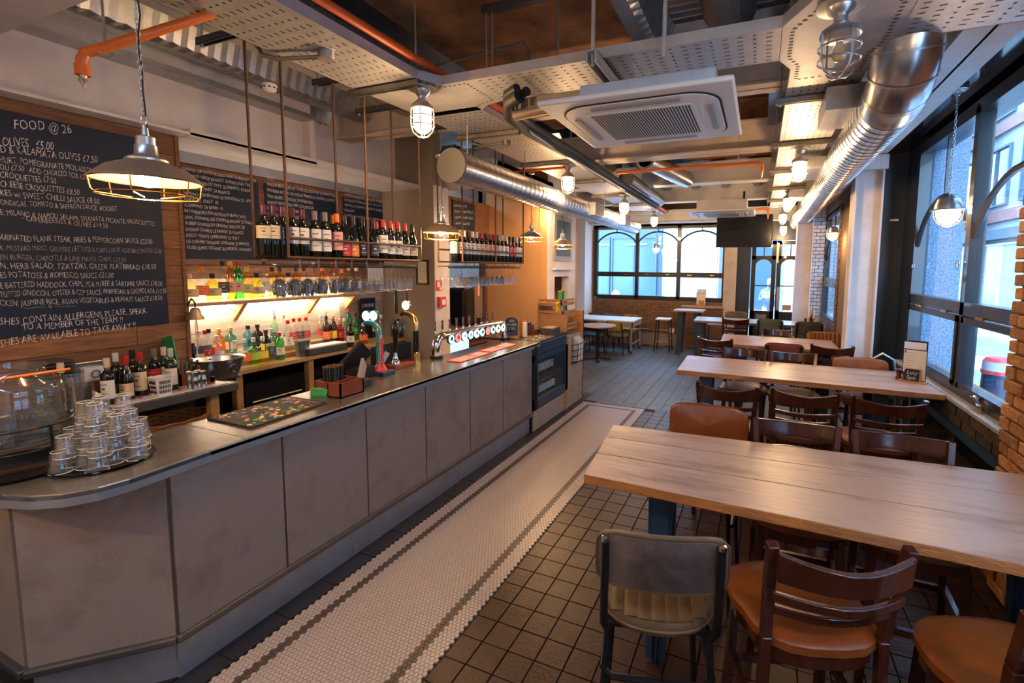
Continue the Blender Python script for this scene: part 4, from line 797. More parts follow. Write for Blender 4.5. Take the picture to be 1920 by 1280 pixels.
# hanging stemmed glasses (upside down)
def wine_glass(kind, loc, label, group):
    key = 'wg'+kind
    if key in protos: return dup(protos[key], loc, random.uniform(0, 6), label, group, random.uniform(.97, 1.03))
    t = thing('wine_glass', label, 'glass', loc, 0, group)
    if kind == 'big': pr = [(.036, 0), (.037, -.002), (.006, -.008), (.004, -.02), (.0038, -.085), (.012, -.098), (.034, -.118), (.043, -.145), (.042, -.175), (.034, -.215), (.033, -.215), (.041, -.175), (.042, -.145), (.033, -.12), (.010, -.101), (.0001, -.099)]
    else: pr = [(.032, 0), (.033, -.002), (.006, -.008), (.004, -.02), (.0038, -.10), (.010, -.11), (.025, -.135), (.027, -.17), (.024, -.215), (.023, -.215), (.026, -.17), (.024, -.137), (.008, -.113), (.0001, -.111)]
    q = MB(); q.lathe(pr, (0, 0, 0), 18); q.build('bowl', 'thin_glass', t, world=False); q = MB(); q.lathe([(.0335, -.004), (.0345, -.001), (.0335, .001), (.032, .001)], (0, 0, 0), 18); q.build('foot_rim', 'clear_glass', t, world=False)
    q = MB(); R_ = .0335 if kind == 'big' else .0235; q.tube([(math.cos(a)*R_, math.sin(a)*R_, -.215) for a in [i*2*PI/16 for i in range(16)]], .0012, 4, closed=True); q.build('lip', 'rim_glint', t, world=False)
    protos[key] = t; return t
for ri, (ya, yb, g) in enumerate(((2.02, 3.26, 'stemmed glasses hanging under the near bottle rack'), (3.86, 5.15, 'stemmed glasses hanging under the far bottle rack'))):
    for c_ in range(3):
        for k in range(12):
            y = ya+.02+(.05 if c_==1 else 0)+k*(yb-ya-.09)/11; x = -2.80-c_*.09
            wine_glass('big' if (ri == 0 and k < 7) else 'small', (x, y+random.uniform(-.008, .008), 1.955), 'clear stemmed glass hanging upside down under the %s bottle rack' % ('near' if ri == 0 else 'far'), g)
# ================================================================ THINGS ON AND BEHIND THE BAR
ZB = 1.06
GS = 'spirits on the wall shelf'; GC = 'spirits on the back counter'
def sp(kind, body, cap, lab, u, label, shelf=True, row=0, lw=(.2, .48), pours=False, sc=None):
    z = 1.604 if shelf else .971+.05*row; sc = 1.22 if shelf else 1.1; x = (-4.72 if row == 0 else -4.81) if shelf else (-4.55 if row == 0 else (-4.66 if row == 1 else -4.77))
    y = at(u, 560 if shelf else 640, x=x).y; o = bottle(kind, body, cap, lab, (x, y, z), label, GS if shelf else GC, lw, name='spirit_bottle', caph=.03, facing=0., pours=pours)
    if sc != 1.: o.matrix_basis = Matrix.Translation((x, y, z)) @ Matrix.Diagonal((sc, sc, sc, 1))
for a in [('squat', 'pale_gold', 'cap_cream', 'label_cream', 356, 'squat pale gold bottle at the left end of the spirits shelf'), ('spirit', 'clear_glass', 'cap_orange', 'lbl_orange', 381, 'clear bottle with orange cap and orange label on the shelf'), ('squat', 'gold_liq', 'cap_black', 'label_cream', 400, 'squat golden whisky bottle with black cap on the shelf'), ('tall', 'clear_glass', 'cap_black', 'lbl_dark', 421, 'tall clear bottle with slanted black label on the shelf'),
    ('tall', 'amber', 'cap_gold', 'lbl_pink', 435, 'amber bottle with pale pink label on the shelf'), ('tall', 'green_liq', 'cap_red', 'label_cream', 449, 'green bottle with red cap and cream label on the shelf'), ('spirit', 'gold_liq', 'cap_gold', 'label_cream', 466, 'golden bottle with gold cap right of the green bottle'), ('squat', 'yellow_liq', 'cap_black', 'label_cream', 483, 'yellow whisky bottle with black cap before the glasses'),
    ('tall', 'clear_glass', 'cap_black', 'label_white', 498, 'clear bottle with pourer behind the first hanging glasses'), ('spirit', 'gold_liq', 'cap_black', 'label_white', 512, 'golden bottle with black cap behind the hanging glasses'), ('spirit', 'amber', 'cap_black', 'label_cream', 527, 'amber bottle behind the second hanging glasses'), ('squat', 'clear_glass', 'cap_black', 'lbl_dark', 542, 'clear squat bottle behind the hanging glasses'),
    ('spirit', 'orange_liq', 'cap_black', 'label_white', 557, 'orange-brown bottle behind the hanging glasses'), ('spirit', 'clear_glass', 'cap_burgundy', 'label_cream', 572, 'clear bottle with burgundy cap behind the glasses'), ('tall', 'clear_glass', 'cap_silver', 'label_white', 590, 'clear tall bottle behind the middle hanging glasses'), ('spirit', 'orange_liq', 'cap_orange', 'lbl_orange', 606, 'orange bottle near the third shelf bracket'),
    ('tall', 'amber', 'cap_red', 'label_cream', 626, 'amber bottle with red cap right of the middle of the shelf'), ('round', 'orange_liq', 'cap_orange', 'lbl_orange', 643, 'round orange bottle near the right end of the shelf'), ('spirit', 'yellow_liq', 'cap_gold', 'lbl_yellow', 656, 'yellow-labelled bottle near the right end of the shelf'), ('spirit', 'clear_glass', 'cap_white', 'label_white', 670, 'clear bottle at the right end of the shelf')]:
    sp(*a)
for a, k in [(('square', 'clear_glass', 'cap_silver', 'lbl_navy', 372, 'clear square bottle with silver cap behind the ice bucket'), 2), (('square', 'clear_glass', 'cap_red', 'lbl_navy', 385, 'clear bottle with red cap and navy label behind the ice bucket'), 2), (('tall', 'clear_glass', 'cap_black', 'lbl_red', 392, 'tall clear bottle with red label right behind the bucket'), 1), (('round', 'clear_glass', 'cap_silver', 'label_white', 407, 'clear round bottle above the ice bucket rim'), 1), (('square', 'orange_liq', 'cap_gold', 'lbl_orange', 411, 'square orange gin bottle with gold stopper'), 2), (('square', 'teal_liq', 'cap_gold', 'label_white', 433, 'square teal gin bottle with stopper beside the orange one'), 2),
    (('round', 'clear_glass', 'cap_white', 'label_white', 440, 'clear short bottle left of the orange-labelled vodka'), 0), (('round', 'clear_glass', 'cap_white', 'lbl_orange', 458, 'clear vodka bottle with orange label, leftmost of three alike'), 0), (('square', 'blue_liq', 'cap_black', 'blue_liq', 466, 'light blue square gin bottle with black cap'), 2), (('round', 'lime_liq', 'cap_white', 'lbl_lime', 475, 'clear vodka bottle with lime green label, middle of three alike'), 0), (('round', 'yellow_liq', 'cap_white', 'lbl_yellow', 492, 'clear vodka bottle with yellow label, rightmost of three alike'), 0), (('square', 'dark_liq', 'cap_black', 'lbl_dark', 484, 'black square bottle right behind the vodkas'), 2),
    (('square', 'wine_glass_dark', 'cap_black', 'label_white', 499, 'black bottle with white diamond label on the back counter'), 1), (('tall', 'mint_liq', 'cap_silver', 'lbl_green', 516, 'pale mint green bottle with round label and pourer'), 2), (('tall', 'clear_glass', 'cap_silver', 'lbl_navy', 509, 'slim clear bottle with blue label left of the dark green one'), 0), (('spirit', 'green_liq', 'cap_red', 'label_white', 524, 'bright green gin bottle with white label on the back counter'), 0), (('tall', 'clear_glass', 'cap_silver', 'label_white', 533, 'tall clear bottle with grey cap behind the red-capped ones'), 2), (('tall', 'clear_glass', 'cap_red', 'label_white', 541, 'clear gin bottle with red cap left of the steel shakers'), 1),
    (('spirit', 'clear_glass', 'cap_red', 'lbl_red', 552, 'clear red-capped bottle, leftmost of three behind the garnish box'), 2), (('spirit', 'clear_glass', 'cap_red', 'lbl_dark', 563, 'clear red-capped bottle, middle of three behind the garnish box'), 2), (('spirit', 'clear_glass', 'cap_red', 'lbl_red', 575, 'clear red-capped bottle, rightmost of three behind the garnish box'), 2), (('spirit', 'clear_glass', 'cap_silver', 'lbl_red', 603, 'clear bottle with dark red label above the garnish box'), 2), (('tall', 'dark_liq', 'cap_black', 'lbl_orange', 613, 'dark bottle with pourer beside the yellow-labelled liqueur'), 1), (('tall', 'dark_liq', 'cap_gold', 'lbl_yellow', 626, 'brown liqueur bottle with yellow label and gold cap'), 1),
    (('spirit', 'red_liq', 'cap_gold', 'lbl_red', 638, 'bright red aperitif bottle right of the yellow-labelled liqueur'), 1), (('spirit', 'clear_glass', 'cap_white', 'label_white', 647, 'clear bottle with pale label right of the red one'), 1), (('spirit', 'dark_liq', 'cap_black', 'label_white', 657, 'dark square-labelled amaretto bottle right of the garnish box'), 0), (('tall', 'green_liq', 'cap_red', None, 655, 'green bottle behind the amaretto bottle'), 2), (('tall', 'green_liq', 'cap_green' if 0 else 'cap_black', 'lbl_green', 668, 'bright green liqueur bottle behind the teal beer tap'), 1), (('round', 'orange_liq', 'cap_white', 'lbl_orange', 682, 'orange juice bottle beside the teal beer tap'), 0),
    (('tall', 'clear_glass', 'cap_orange', 'lbl_orange', 705, 'clear bottle with orange top between the tap and the hand pump'), 1), (('tall', 'clear_glass', 'cap_silver', None, 716, 'slim clear bottle beside the black hand pump'), 0)]:
    sp(*a, shelf=False, row=k, pours=(a[5].find('pourer') > 0))
for i, (u, k) in enumerate(((745, .0), (762, .05))):
    x = -4.55; y = at(u, 590, x=x).y; t = thing('glass_jar', ['large glass jar of amber infusion on the back counter behind the brass tap', 'glass jar of pale biscuits right of the amber jar'][i], 'jar', (x, y, .971)); q = MB(); q.lathe([(.0, 0), (.085, .0), (.09, .02), (.09, .17), (.06, .21), (.06, .24)], (0, 0, 0), 20); q.build('body', 'cyan_glow_glass', t, world=False); q = MB(); q.lathe([(.0, .005), (.08, .006), (.084, .02), (.084, .12), (.0, .125)], (0, 0, 0), 20); q.build('contents', ['orange_liq', 'kraft'][i], t, world=False); q = MB(); q.lathe([(.063, .235), (.065, .26), (.0, .262)], (0, 0, 0), 20); q.build('lid', 'chrome', t, world=False)
# wine bottles on the steel counter
def wb(u, v, x, kind, cap, lab, label, lw=(.15, .55), body='wine_glass_dark', sc=1.):
    p = at(u, v, x=x); o = bottle(kind, body, cap, lab, (x, p.y, 1.021), label, 'opened wine bottles on the steel counter', lw, facing=-.5)
wb(205, 745, -3.92, 'bordeaux', 'cap_cream', 'label_white', 'cream-topped wine bottle with white label, front left on the steel counter')
wb(222, 745, -4.10, 'bordeaux', 'cap_silver', None, 'silver-topped dark wine bottle behind the white-labelled one')
wb(240, 745, -3.95, 'burgundy', 'cap_red', 'label_cream', 'red-collared burgundy-shaped bottle on the steel counter', (.1, .4))
wb(254, 745, -4.12, 'bordeaux', 'cap_black', None, 'plain black-capped bottle between the two red-collared bottles')
wb(267, 745, -3.98, 'bordeaux', 'cap_red', 'label_cream', 'bottle with cream lettered label and red collar on the steel counter', (.15, .58))
wb(294, 745, -4.06, 'bordeaux', 'cap_grey', 'lbl_red', 'grey-capped bottle with red label before the green board')
wb(312, 745, -4.08, 'bordeaux', 'cap_cream', 'label_white', 'cream-capped green bottle before the green board', body='wine_green')
wb(325, 745, -3.97, 'bordeaux', 'cap_silver', 'label_white', 'silver-capped green bottle right of the plastic basket', body='wine_green')
wb(116, 720, -3.98, 'bordeaux', 'cap_cream', None, 'cream-topped dark bottle behind the drinks dispenser')
t = thing('cutting_board', 'green plastic cutting board leaning on the planked wall', 'board', (-4.33, 2.0, 1.02)); pa = at(282, 660, x=-4.33).y; pb = at(348, 660, x=-4.33).y; q = MB(); q.bar((-4.30, (pa+pb)/2, 1.022), (-4.38, (pa+pb)/2, 1.36), pb-pa, .012, (0, 1, 0)); q.build('board', 'green_board', t, bevel=.01)
t.children[0].modifiers[0].segments = 3
# plastic basket, jiggers, mat, cash box, sensor
t = thing('plastic_basket', 'small grey plastic basket with slotted sides on the steel counter', 'basket', (-3.87, at(303, 735, x=-3.87).y, 1.021)); m4 = Matrix.Rotation(PI/4, 4, 'Z')
q = MB(); q.lathe([(.0, .004), (.055, .004), (.075, .13), (.08, .132), (.08, .138), (.07, .136), (.052, .008)], (0, 0, 0), 4, m4); q.build('body', 'white_plastic', t, world=False, bevel=.003)
q = MB()
for k in range(3):
    for i in range(7): q.box(.0425+k*.004, .0445+k*.004, -.033+i*.010, -.028+i*.010, .025+k*.033, .048+k*.033)
for k in range(3):
    for i in range(7): q.box(-.033+i*.010, -.028+i*.010, -.0445-k*.004, -.0425-k*.004, .025+k*.033, .048+k*.033)
q.build('slots', 'matte_black', t, world=False, kind='stuff')
t = thing('bar_mat', 'patterned bar mat with pale rim under the jiggers and basket', 'mat', (-3.9, 1.9, 1.02)); q = MB(); q.box(-4.0, -3.82, 1.60, 2.30, 1.0205, 1.026); q.build('base', 'white_plastic', t); q = MB()
for i in range(40):
    y = random.uniform(1.62, 2.28); x = random.uniform(-3.98, -3.84); q.box(x-.012, x+.012, y-.006, y+.006, 1.0262, 1.0275)
q.build('pattern', 'card_red', t, kind='stuff')
for i in range(12):
    x = -3.90+(i % 3)*.034; y = 2.08+(i//3 % 2)*.045 + .012*(i % 2); z = 1.028+(i//6)*.062
    if 'jig' not in protos:
        t = thing('jigger', 'small steel spirit measure stacked on the patterned mat', 'measure', (x, y, z), 0, 'steel spirit measures on the mat'); q = MB(); q.lathe([(.0, .03), (.012, .031), (.018, .0), (.019, 0), (.013, .03), (.013, .034), (.021, .06), (.020, .06), (.012, .034), (.0, .033)], (0, 0, 0), 14); q.build('cup', 'steel', t, world=False); protos['jig'] = t
    else: dup(protos['jig'], (x, y, z))
y = at(176, 695, x=-4.34).y; t = thing('card_sensor', 'white square device with dark ring fixed to the planked wall', 'device', (-4.36, y, 1.13)); q = MB(); q.box(-4.40, -4.33, y-.055, y+.055, 1.115, 1.215); q.build('case', 'cool_white', t, bevel=.008); q = MB(); q.tube([(-4.327, y+.005+math.cos(a)*.024, 1.165+math.sin(a)*.024) for a in [i*2*PI/20 for i in range(20)]], .004, 6, closed=True); q.build('ring', 'lbl_navy', t)
q = MB(); y2 = at(200, 690, x=-4.38).y; q.box(-4.40, -4.375, y-.1, y2+.02, 1.12, 1.25); tag(q.build('wall_socket_plate', 'steel', bevel=.004), 'brushed steel socket plate behind the white ring device', 'socket')
y = at(168, 745, x=-3.80).y; t = thing('receipt_tub', 'clear plastic tub of receipts and coloured pens behind the tumblers', 'tub', (-3.86, y, 1.021))
q = MB(); q.lathe([(.0, .003), (.07, .003), (.09, .10), (.092, .10), (.072, 0.0)], (-3.88, y, 1.021), 4, m4); q.build('tub', 'thin_glass', t)
for i, mm in enumerate(['paper_white', 'paper_white', 'lbl_orange', 'cool_white', 'lbl_yellow', 'green_towel']):
    q = MB(); q.bar((-3.9+.012*i, y-.03+.006*i, 1.05), (-3.86+.008*i, y+.02+.012*i, 1.15-.006*i), .07 if i in (0, 1, 3) else .015, .002, (1, 0, .3)); q.build('receipt' if i in (0, 1, 3) else 'pen', mm, t)
# stacked black trays and cups behind the dispenser
t = thing('tray_stack', 'tall stack of black trays against the planked wall', 'tray', (-4.2, 1.2, 1.02)); ya = at(68, 700, x=-4.2).y; yb = at(130, 700, x=-4.2).y
for k in range(14):
    q = MB(); q.box(-4.32, -4.1, ya, yb, 1.022+k*.022, 1.034+k*.022); q.build('tray', 'charcoal_pad', t, bevel=.006, seg=1)
# ice bucket with tongs; bell; wooden box; cola bottle
c = (-4.30, at(412, 690, x=-4.30).y, .975); t = thing('ice_bucket', 'large hammered steel ice bucket with ring handle on the back counter', 'bucket', c); q = MB(); q.lathe([(.0, .0), (.115, .0), (.12, .01), (.16, .155), (.172, .165), (.170, .168), (.155, .158), (.114, .012), (0, .01)], c, 32, sy=1.15); q.build('bowl', 'steel', t)
q = MB(); q.tube([(c[0]+.15+.012, c[1]+.02+math.cos(a)*.032, c[2]+.085+math.sin(a)*.032) for a in [i*2*PI/16 for i in range(16)]], .005, 6, closed=True); q.build('ring_handle', 'chrome', t); q = MB(); q.lathe([(.0, 0), (.15, 0), (.155, .008), (0, .008)], (c[0], c[1], c[2]-.008), 28); q.build('base_plate', 'matte_black', t)
y = at(396, 690, x=-4.08).y; t = thing('cola_bottle', 'small waisted glass cola bottle before the ice bucket', 'bottle', (-3.9, at(396, 720, x=-3.9).y, 1.021)); q = MB(); q.lathe([(0, 0), (.026, 0), (.029, .01), (.028, .04), (.025, .065), (.029, .095), (.028, .115), (.018, .145), (.012, .17), (.012, .195), (.014, .2)], (0, 0, 0), 16); q.build('body', 'clear_glass', t, world=False); q = MB(); q.lathe([(0, .004), (.024, .004), (.026, .02), (.024, .06), (0, .061)], (0, 0, 0), 16); q.build('cola', 'dark_liq', t, world=False); q = MB(); q.lathe([(.015, .194), (.0155, .204), (0, .206)], (0, 0, 0), 12); q.build('cap', 'chrome', t, world=False)
y = at(363, 600, x=-4.35).y; t = thing('bell', 'old brass last-orders bell hung by the corner of the planked wall', 'bell', (-4.33, y, 1.50)); q = MB(); q.lathe([(.0, .10), (.02, .098), (.035, .08), (.042, .04), (.062, .0), (.058, .0), (.036, .04), (0, .09)], (-4.32, y, 1.49), 20); q.build('bell_cup', 'pewter', t); q = MB(); q.tube([(-4.39, y-.02, 1.60), (-4.36, y, 1.66), (-4.32, y, 1.63), (-4.32, y, 1.585)], .007, 6); q.build('bracket', 'black_metal', t); q = MB(); q.tube([(-4.32, y, 1.55), (-4.31, y+.005, 1.35), (-4.32, y, 1.24)], .005, 6); q.tube([(-4.318, y-.008, 1.48), (-4.318, y-.006, 1.3)], .003, 6); q.build('bell_rope', 'kraft', t)
y = at(358, 715, x=-4.0).y; t = thing('cutlery_caddy', 'dark wooden caddy of knives and openers right of the green board', 'caddy', (-4.05, y, 1.021)); q = MB(); q.box(-4.12, -4.0, y-.07, y-.06, 1.022, 1.16); q.box(-4.12, -4.0, y+.06, y+.07, 1.022, 1.16); q.box(-4.01, -4.0, y-.07, y+.07, 1.022, 1.12); q.box(-4.12, -4.11, y-.07, y+.07, 1.022, 1.12); q.build('box', 'copper_wood', t)
for i, mm in enumerate(['lbl_red', 'steel', 'green_towel', 'steel', 'matte_black']):
    q = MB(); q.tube([(-4.06, y-.045+.022*i, 1.04), (-4.07+.01*i, y-.05+.03*i, 1.20+.02*(i % 2))], .007, 6); q.build('utensil', mm, t)
q = MB(); q.box(-4.89, -4.80, 2.40, 2.62, .97, 1.22); tag(q.build('box', 'dark_wood'), 'weathered wooden box against the wall left of the spirits', 'box')
q = MB(); q.box(-4.72, -4.60, 2.66, 4.5, .972, 1.02); q.box(-4.87, -4.72, 2.66, 4.5, .972, 1.07); tag(q.build('bottle_riser', 'oak_counter'), 'stepped wooden riser under the back rows of spirits', 'riser')
# steel shakers, garnish box
for i in range(3):
    x = -4.50; y = at(560+i*7, 640, x=x).y; t = thing('cocktail_tin', 'stacked steel cocktail tin left of the garnish box, %s of three' % ['leftmost', 'middle', 'rightmost'][i], 'cup', (x, y, .971), 0, 'steel cocktail tins'); q = MB(); q.lathe([(0, .002), (.030, .0), (.042, .17), (.040, .17), (.028, .01)], (0, 0, 0), 20); q.build('cup', 'steel', t, world=False)
ya = at(572, 640, x=-4.48).y; yb = at(660, 640, x=-4.48).y
t = thing('garnish_box', 'long dark garnish tray with clear hinged lid on the back counter', 'box', (-4.55, (ya+yb)/2, .971)); q = MB(); q.box(-4.60, -4.42, ya, yb-.12, .972, 1.05); q.build('tray', 'charcoal_pad', t, bevel=.008); q = MB(); q.box(-4.60, -4.43, ya+.01, yb-.13, 1.05, 1.062); q.build('insert', 'cool_white', t); q = MB(); q.bar((-4.60, (ya+yb-.12)/2, 1.06), (-4.68, (ya+yb-.12)/2, 1.20), .004, yb-ya-.14, (0, 1, 0)); q.build('lid', 'thin_glass', t)
# wicker basket on the shelf below the steel counter
c = (-4.0, 2.0, .68); t = thing('wicker_basket', 'round wicker basket under the steel counter', 'basket', c)
for k in range(9):
    q = MB(); R_ = .17+.005*k; q.tube([(c[0]+math.cos(a)*R_*.9, c[1]+math.sin(a)*R_*1.25, c[2]+k*.016+.004*math.sin(a*14+k*PI)) for a in [i*2*PI/48 for i in range(48)]], .0085, 5, closed=True); q.build('woven_band', 'wicker', t)
# ---- dispenser and tumblers at the near end
c = (-2.90, .66, ZB); c = tuple(at(35, 835, z=1.16).xy)+(ZB,)
t = thing('tray', 'round black tray under the drinks dispenser', 'tray', (c[0], c[1], ZB+.001)); q = MB(); q.lathe([(0, 0), (.20, 0), (.215, .015), (.211, .016), (.197, .005), (0, .005)], (c[0], c[1], ZB+.001), 40); q.build('dish', 'gloss_black', t)
t = thing('dispenser_stand', 'black wire stand holding the glass drinks dispenser', 'stand', (c[0], c[1], ZB+.006)); q = MB()
q.tube([(c[0]+math.cos(a)*.165, c[1]+math.sin(a)*.165, ZB+.20) for a in [i*2*PI/32 for i in range(32)]], .006, 6, closed=True); q.tube([(c[0]+math.cos(a)*.15, c[1]+math.sin(a)*.15, ZB+.10) for a in [i*2*PI/32 for i in range(32)]], .005, 6, closed=True)
for a in (-.9, .3, 1.9, 3.4): q.tube([(c[0]+math.cos(a)*.165, c[1]+math.sin(a)*.165, ZB+.20), (c[0]+math.cos(a)*.165, c[1]+math.sin(a)*.165, ZB+.012)], .006, 6)
q.build('frame', 'black_metal', t)
t = thing('drinks_dispenser', 'large embossed clear glass drinks dispenser jar with tap', 'dispenser', (c[0], c[1], ZB+.11)); q = MB()
q.lathe([(0, 0), (.12, 0), (.145, .02), (.15, .05), (.15, .24), (.14, .275), (.10, .31), (.095, .33), (.105, .335), (.105, .345), (.09, .345), (.088, .315), (.13, .272), (.143, .24), (.143, .05), (.11, .012), (0, .01)], (c[0], c[1], ZB+.105), 40); q.build('jar', 'thin_glass', t)
q = MB(); q.lathe([(0, .012), (.11, .014), (.138, .03), (.138, .10), (0, .10)], (c[0], c[1], ZB+.105), 32); q.build('water', 'cyan_glow_glass', t)
for i, (s, z) in enumerate((('ANCHOR', .21), ('Kilner Jars', .17), ('GENUINE', .13))):
    for k, ch in enumerate(s):
        a = -1.25+k*.115-len(s)*.02; px = Vector((c[0]+math.cos(a)*.1515, c[1]+math.sin(a)*.1515, ZB+.105+z)); text('embossed_letter', ch, 'clear_glass', px, (-math.sin(a), math.cos(a), 0), (0, 0, 1), .034, t) if ch != ' ' and s != 'Kilner Jars' else None
a = -.72; p = Vector((c[0]+math.cos(a)*.155, c[1]+math.sin(a)*.155, ZB+.15)); dr = Vector((math.cos(a), math.sin(a), 0)); q = MB(); q.tube([p-dr*.02, p+dr*.035, p+dr*.045+Vector((0, 0, -.03))], [.013, .011, .008], 10); q.lathe([(0, 0), (.012, 0), (.010, .02), (.016, .03), (0, .032)], p+dr*.03, 10); q.build('tap', 'alu', t)
q = MB(); q.tube([(c[0]+math.cos(a_)*.12, c[1]+.05+math.sin(a_)*.12, ZB+.40+.02*math.cos(a_)) for a_ in [i*2*PI/30 for i in range(30)]], .006, 6, closed=True)
q.build('rubber_seal', 'orange_pipe', t)
for i, (dx, dy) in enumerate(((.10, .20), (.19, .16), (.28, .10))):
    pass
for k in range(6):
    p = at(115, 800, z=1.1); t = thing('glass_bowl', 'ribbed clear plastic cup in the stack right of the dispenser', 'cup', (p.x-.05, p.y+.10, ZB+.001+k*.035), 0, 'stacked ribbed cups behind the tumblers'); q = MB(); q.lathe([(0, .004), (.042, .002), (.058, .11), (.062, .112), (.056, .11), (.040, .008)], (0, 0, 0), 22); q.build('cup', 'thin_glass', t, world=False)
# tumbler pyramid
tc = at(183, 873, z=ZB); tc = (tc.x-.035, tc.y+.035)
t = thing('tray', 'round dark tray under the pyramid of tumblers', 'tray', (tc[0], tc[1], ZB+.001)); q = MB(); q.lathe([(0, 0), (.165, 0), (.18, .014), (.176, .015), (.162, .005), (0, .005)], (tc[0], tc[1], ZB+.001), 40); q.build('dish', 'gloss_black', t)
TG = 'upturned tumblers stacked on the round tray'
def tumbler(loc, label, rz):
    if 'tum' in protos: return dup(protos['tum'], loc, rz, label)
    t = thing('tumbler', label, 'glass', loc, rz, TG); n = 20; prof = [(.0385, 0), (.0385, .006), (.0365, .022), (.0275, .086), (.024, .090), (0, .090)]; vs = []; fs = []
    q = MB(); q.lathe([(.0385, 0), (.0392, .004), (.0365, .022), (.0285, .084), (.025, .090), (0, .091)], (0, 0, 0), 20, caps=False)
    for i, v in enumerate(q.v):
        if i % 2 and .02 < v[2] < .088: q.v[i] = (v[0]*.94, v[1]*.94, v[2])
    q.sm = [False]*len(q.sm)
    q.lathe([(0, .074), (.022, .073), (.0335, .022), (.0362, 0)], (0, 0, 0), 20, caps=False); q.build('glass', 'ribbed_glass', t, world=False)
    q = MB(); q.tube([(math.cos(a)*.0375, math.sin(a)*.0375, .001) for a in [i*2*PI/20 for i in range(20)]], .0016, 5, closed=True); q.tube([(math.cos(a)*.0262, math.sin(a)*.0262, .0895) for a in [i*2*PI/20 for i in range(20)]], .0013, 5, closed=True); q.build('rim', 'rim_glint', t, world=False); q = MB(); q.lathe([(0, .076), (.022, .076), (.024, .089), (0, .0895)], (0, 0, 0), 16); q.build('thick_base', 'clear_glass', t, world=False); protos['tum'] = t; return t
lv = []
for i in range(-2, 3):
    for j in range(-2, 3):
        x = (i+(j % 2)*.5)*.079; y = j*.069
        if math.hypot(x, y) < .15: lv.append((x, y))
for L_, sh_ in ((0, 1.), (1, .86), (2, .66), (3, .34)):
    k = 0
    for (x, y) in lv:
        if L_ == 1 and math.hypot(x, y) > .145: continue
        if L_ == 2 and math.hypot(x, y) > .12: continue
        if L_ == 3 and (k > 3 or math.hypot(x, y) > .085): continue
        k += 1; tumbler((tc[0]+x*(.93 if L_ else 1)+.01*L_, tc[1]+y*(.93 if L_ else 1)+.008*L_, ZB+.008+L_*.062+.001), 'ribbed clear tumbler upside down in the %s layer of the tray pyramid' % ['bottom', 'second', 'third', 'top'][L_], random.uniform(0, 1))
# ---- bar mat with coloured print, towel, boxes, terminal
A = at(388, 785, z=ZB); B = at(470, 803, z=ZB); C_ = at(610, 755, z=ZB); D_ = at(540, 741, z=ZB)
t = thing('bar_mat', 'black rubber bar mat printed with bright fruit shapes', 'mat', ((A.x+C_.x)/2, (A.y+C_.y)/2, ZB)); q = MB(); q.prism([(-2.90, 1.62), (-2.52, 1.62), (-2.55, 2.13), (-2.90, 2.13)], ZB+.0005, ZB+.009); q.build('mat', 'matte_black', t, bevel=.003)
rr = random.Random(4)
mats_ = ['lbl_orange', 'card_red', 'lbl_yellow', 'lbl_lime', 'teal_liq', 'lbl_pink']; mat('mat_teal', (.12, .38, .38), .6); mat('mat_green', (.12, .42, .06), .6); mats_[4] = 'mat_teal'; mats_[3] = 'mat_green'
for mi, mm in enumerate(mats_):
    q = MB()
    for k in range(17):
        x = rr.uniform(-2.885, -2.56); y = rr.uniform(1.64, 2.08); s = rr.uniform(.006, .014); a = rr.uniform(0, 3); e = rr.choice((1, .25, 1))
        n = 10; q.prism([(x+math.cos(a)*math.cos(j*2*PI/n)*s*1.2-math.sin(a)*math.sin(j*2*PI/n)*s*e, y+math.sin(a)*math.cos(j*2*PI/n)*s*1.2+math.cos(a)*math.sin(j*2*PI/n)*s*e) for j in range(n)], ZB+.0091, ZB+.0095+mi*.0001)
    q.build('printed_shapes', mm, t, kind='stuff')
text('mat_lettering', 'FRESH FRUIT PUNCH', 'lbl_pink', (-2.88, 2.085, ZB+.0097), (1, 0, 0), (0, 1, 0), .03, t, width=.30)
p = at(603, 742, z=ZB); t = thing('bar_towel', 'folded green bar towel beside the copper-brown box', 'towel', (p.x, p.y, ZB)); q = MB()
for k in range(3): q.tube([(p.x-.06, p.y-.03+.004*k, ZB+.012+.015*k), (p.x, p.y-.01, ZB+.014+.014*k), (p.x+.055, p.y+.005*k, ZB+.012+.012*k)], [.016, .019, .015], 8)
for k in range(2): q.tube([(p.x-.05, p.y+.01, ZB+.012+.018*k), (p.x+.045, p.y+.028, ZB+.012+.016*k)], .016, 8)
q.build('cloth', 'green_towel', t)
p = at(607, 735, z=ZB); x0, y0 = -2.80, 2.24; t = thing('straw_box', 'open red-brown wooden box of black paper straws on the bar', 'box', (x0+.1, y0+.1, ZB)); q = MB(); q.box(x0, x0+.24, y0, y0+.01, ZB+.001, ZB+.10); q.box(x0, x0+.24, y0+.19, y0+.20, ZB+.001, ZB+.10); q.box(x0, x0+.01, y0, y0+.2, ZB+.001, ZB+.10); q.box(x0+.23, x0+.24, y0, y0+.2, ZB+.001, ZB+.10); q.box(x0+.12, x0+.13, y0, y0+.2, ZB+.001, ZB+.09); q.box(x0, x0+.24, y0, y0+.2, ZB+.001, ZB+.008); q.build('box', 'copper_wood', t)
cb = thing('straw_bundle', 'bundle of black straws with orange tips standing in the wooden box', 'straws', (x0+.06, y0+.1, ZB+.01))
for k in range(60):
    a = k*2.4; r_ = .043*math.sqrt(k/60); x = x0+.062+math.cos(a)*r_; y = y0+.10+math.sin(a)*r_*1.5; q = MB(); q.tube([(x, y, ZB+.01), (x+.01*math.cos(a), y+.012*math.sin(a), ZB+.185)], .0034, 5); q.build('straw', 'charcoal_pad' if k % 3 else 'matte_black', cb)
q = MB()
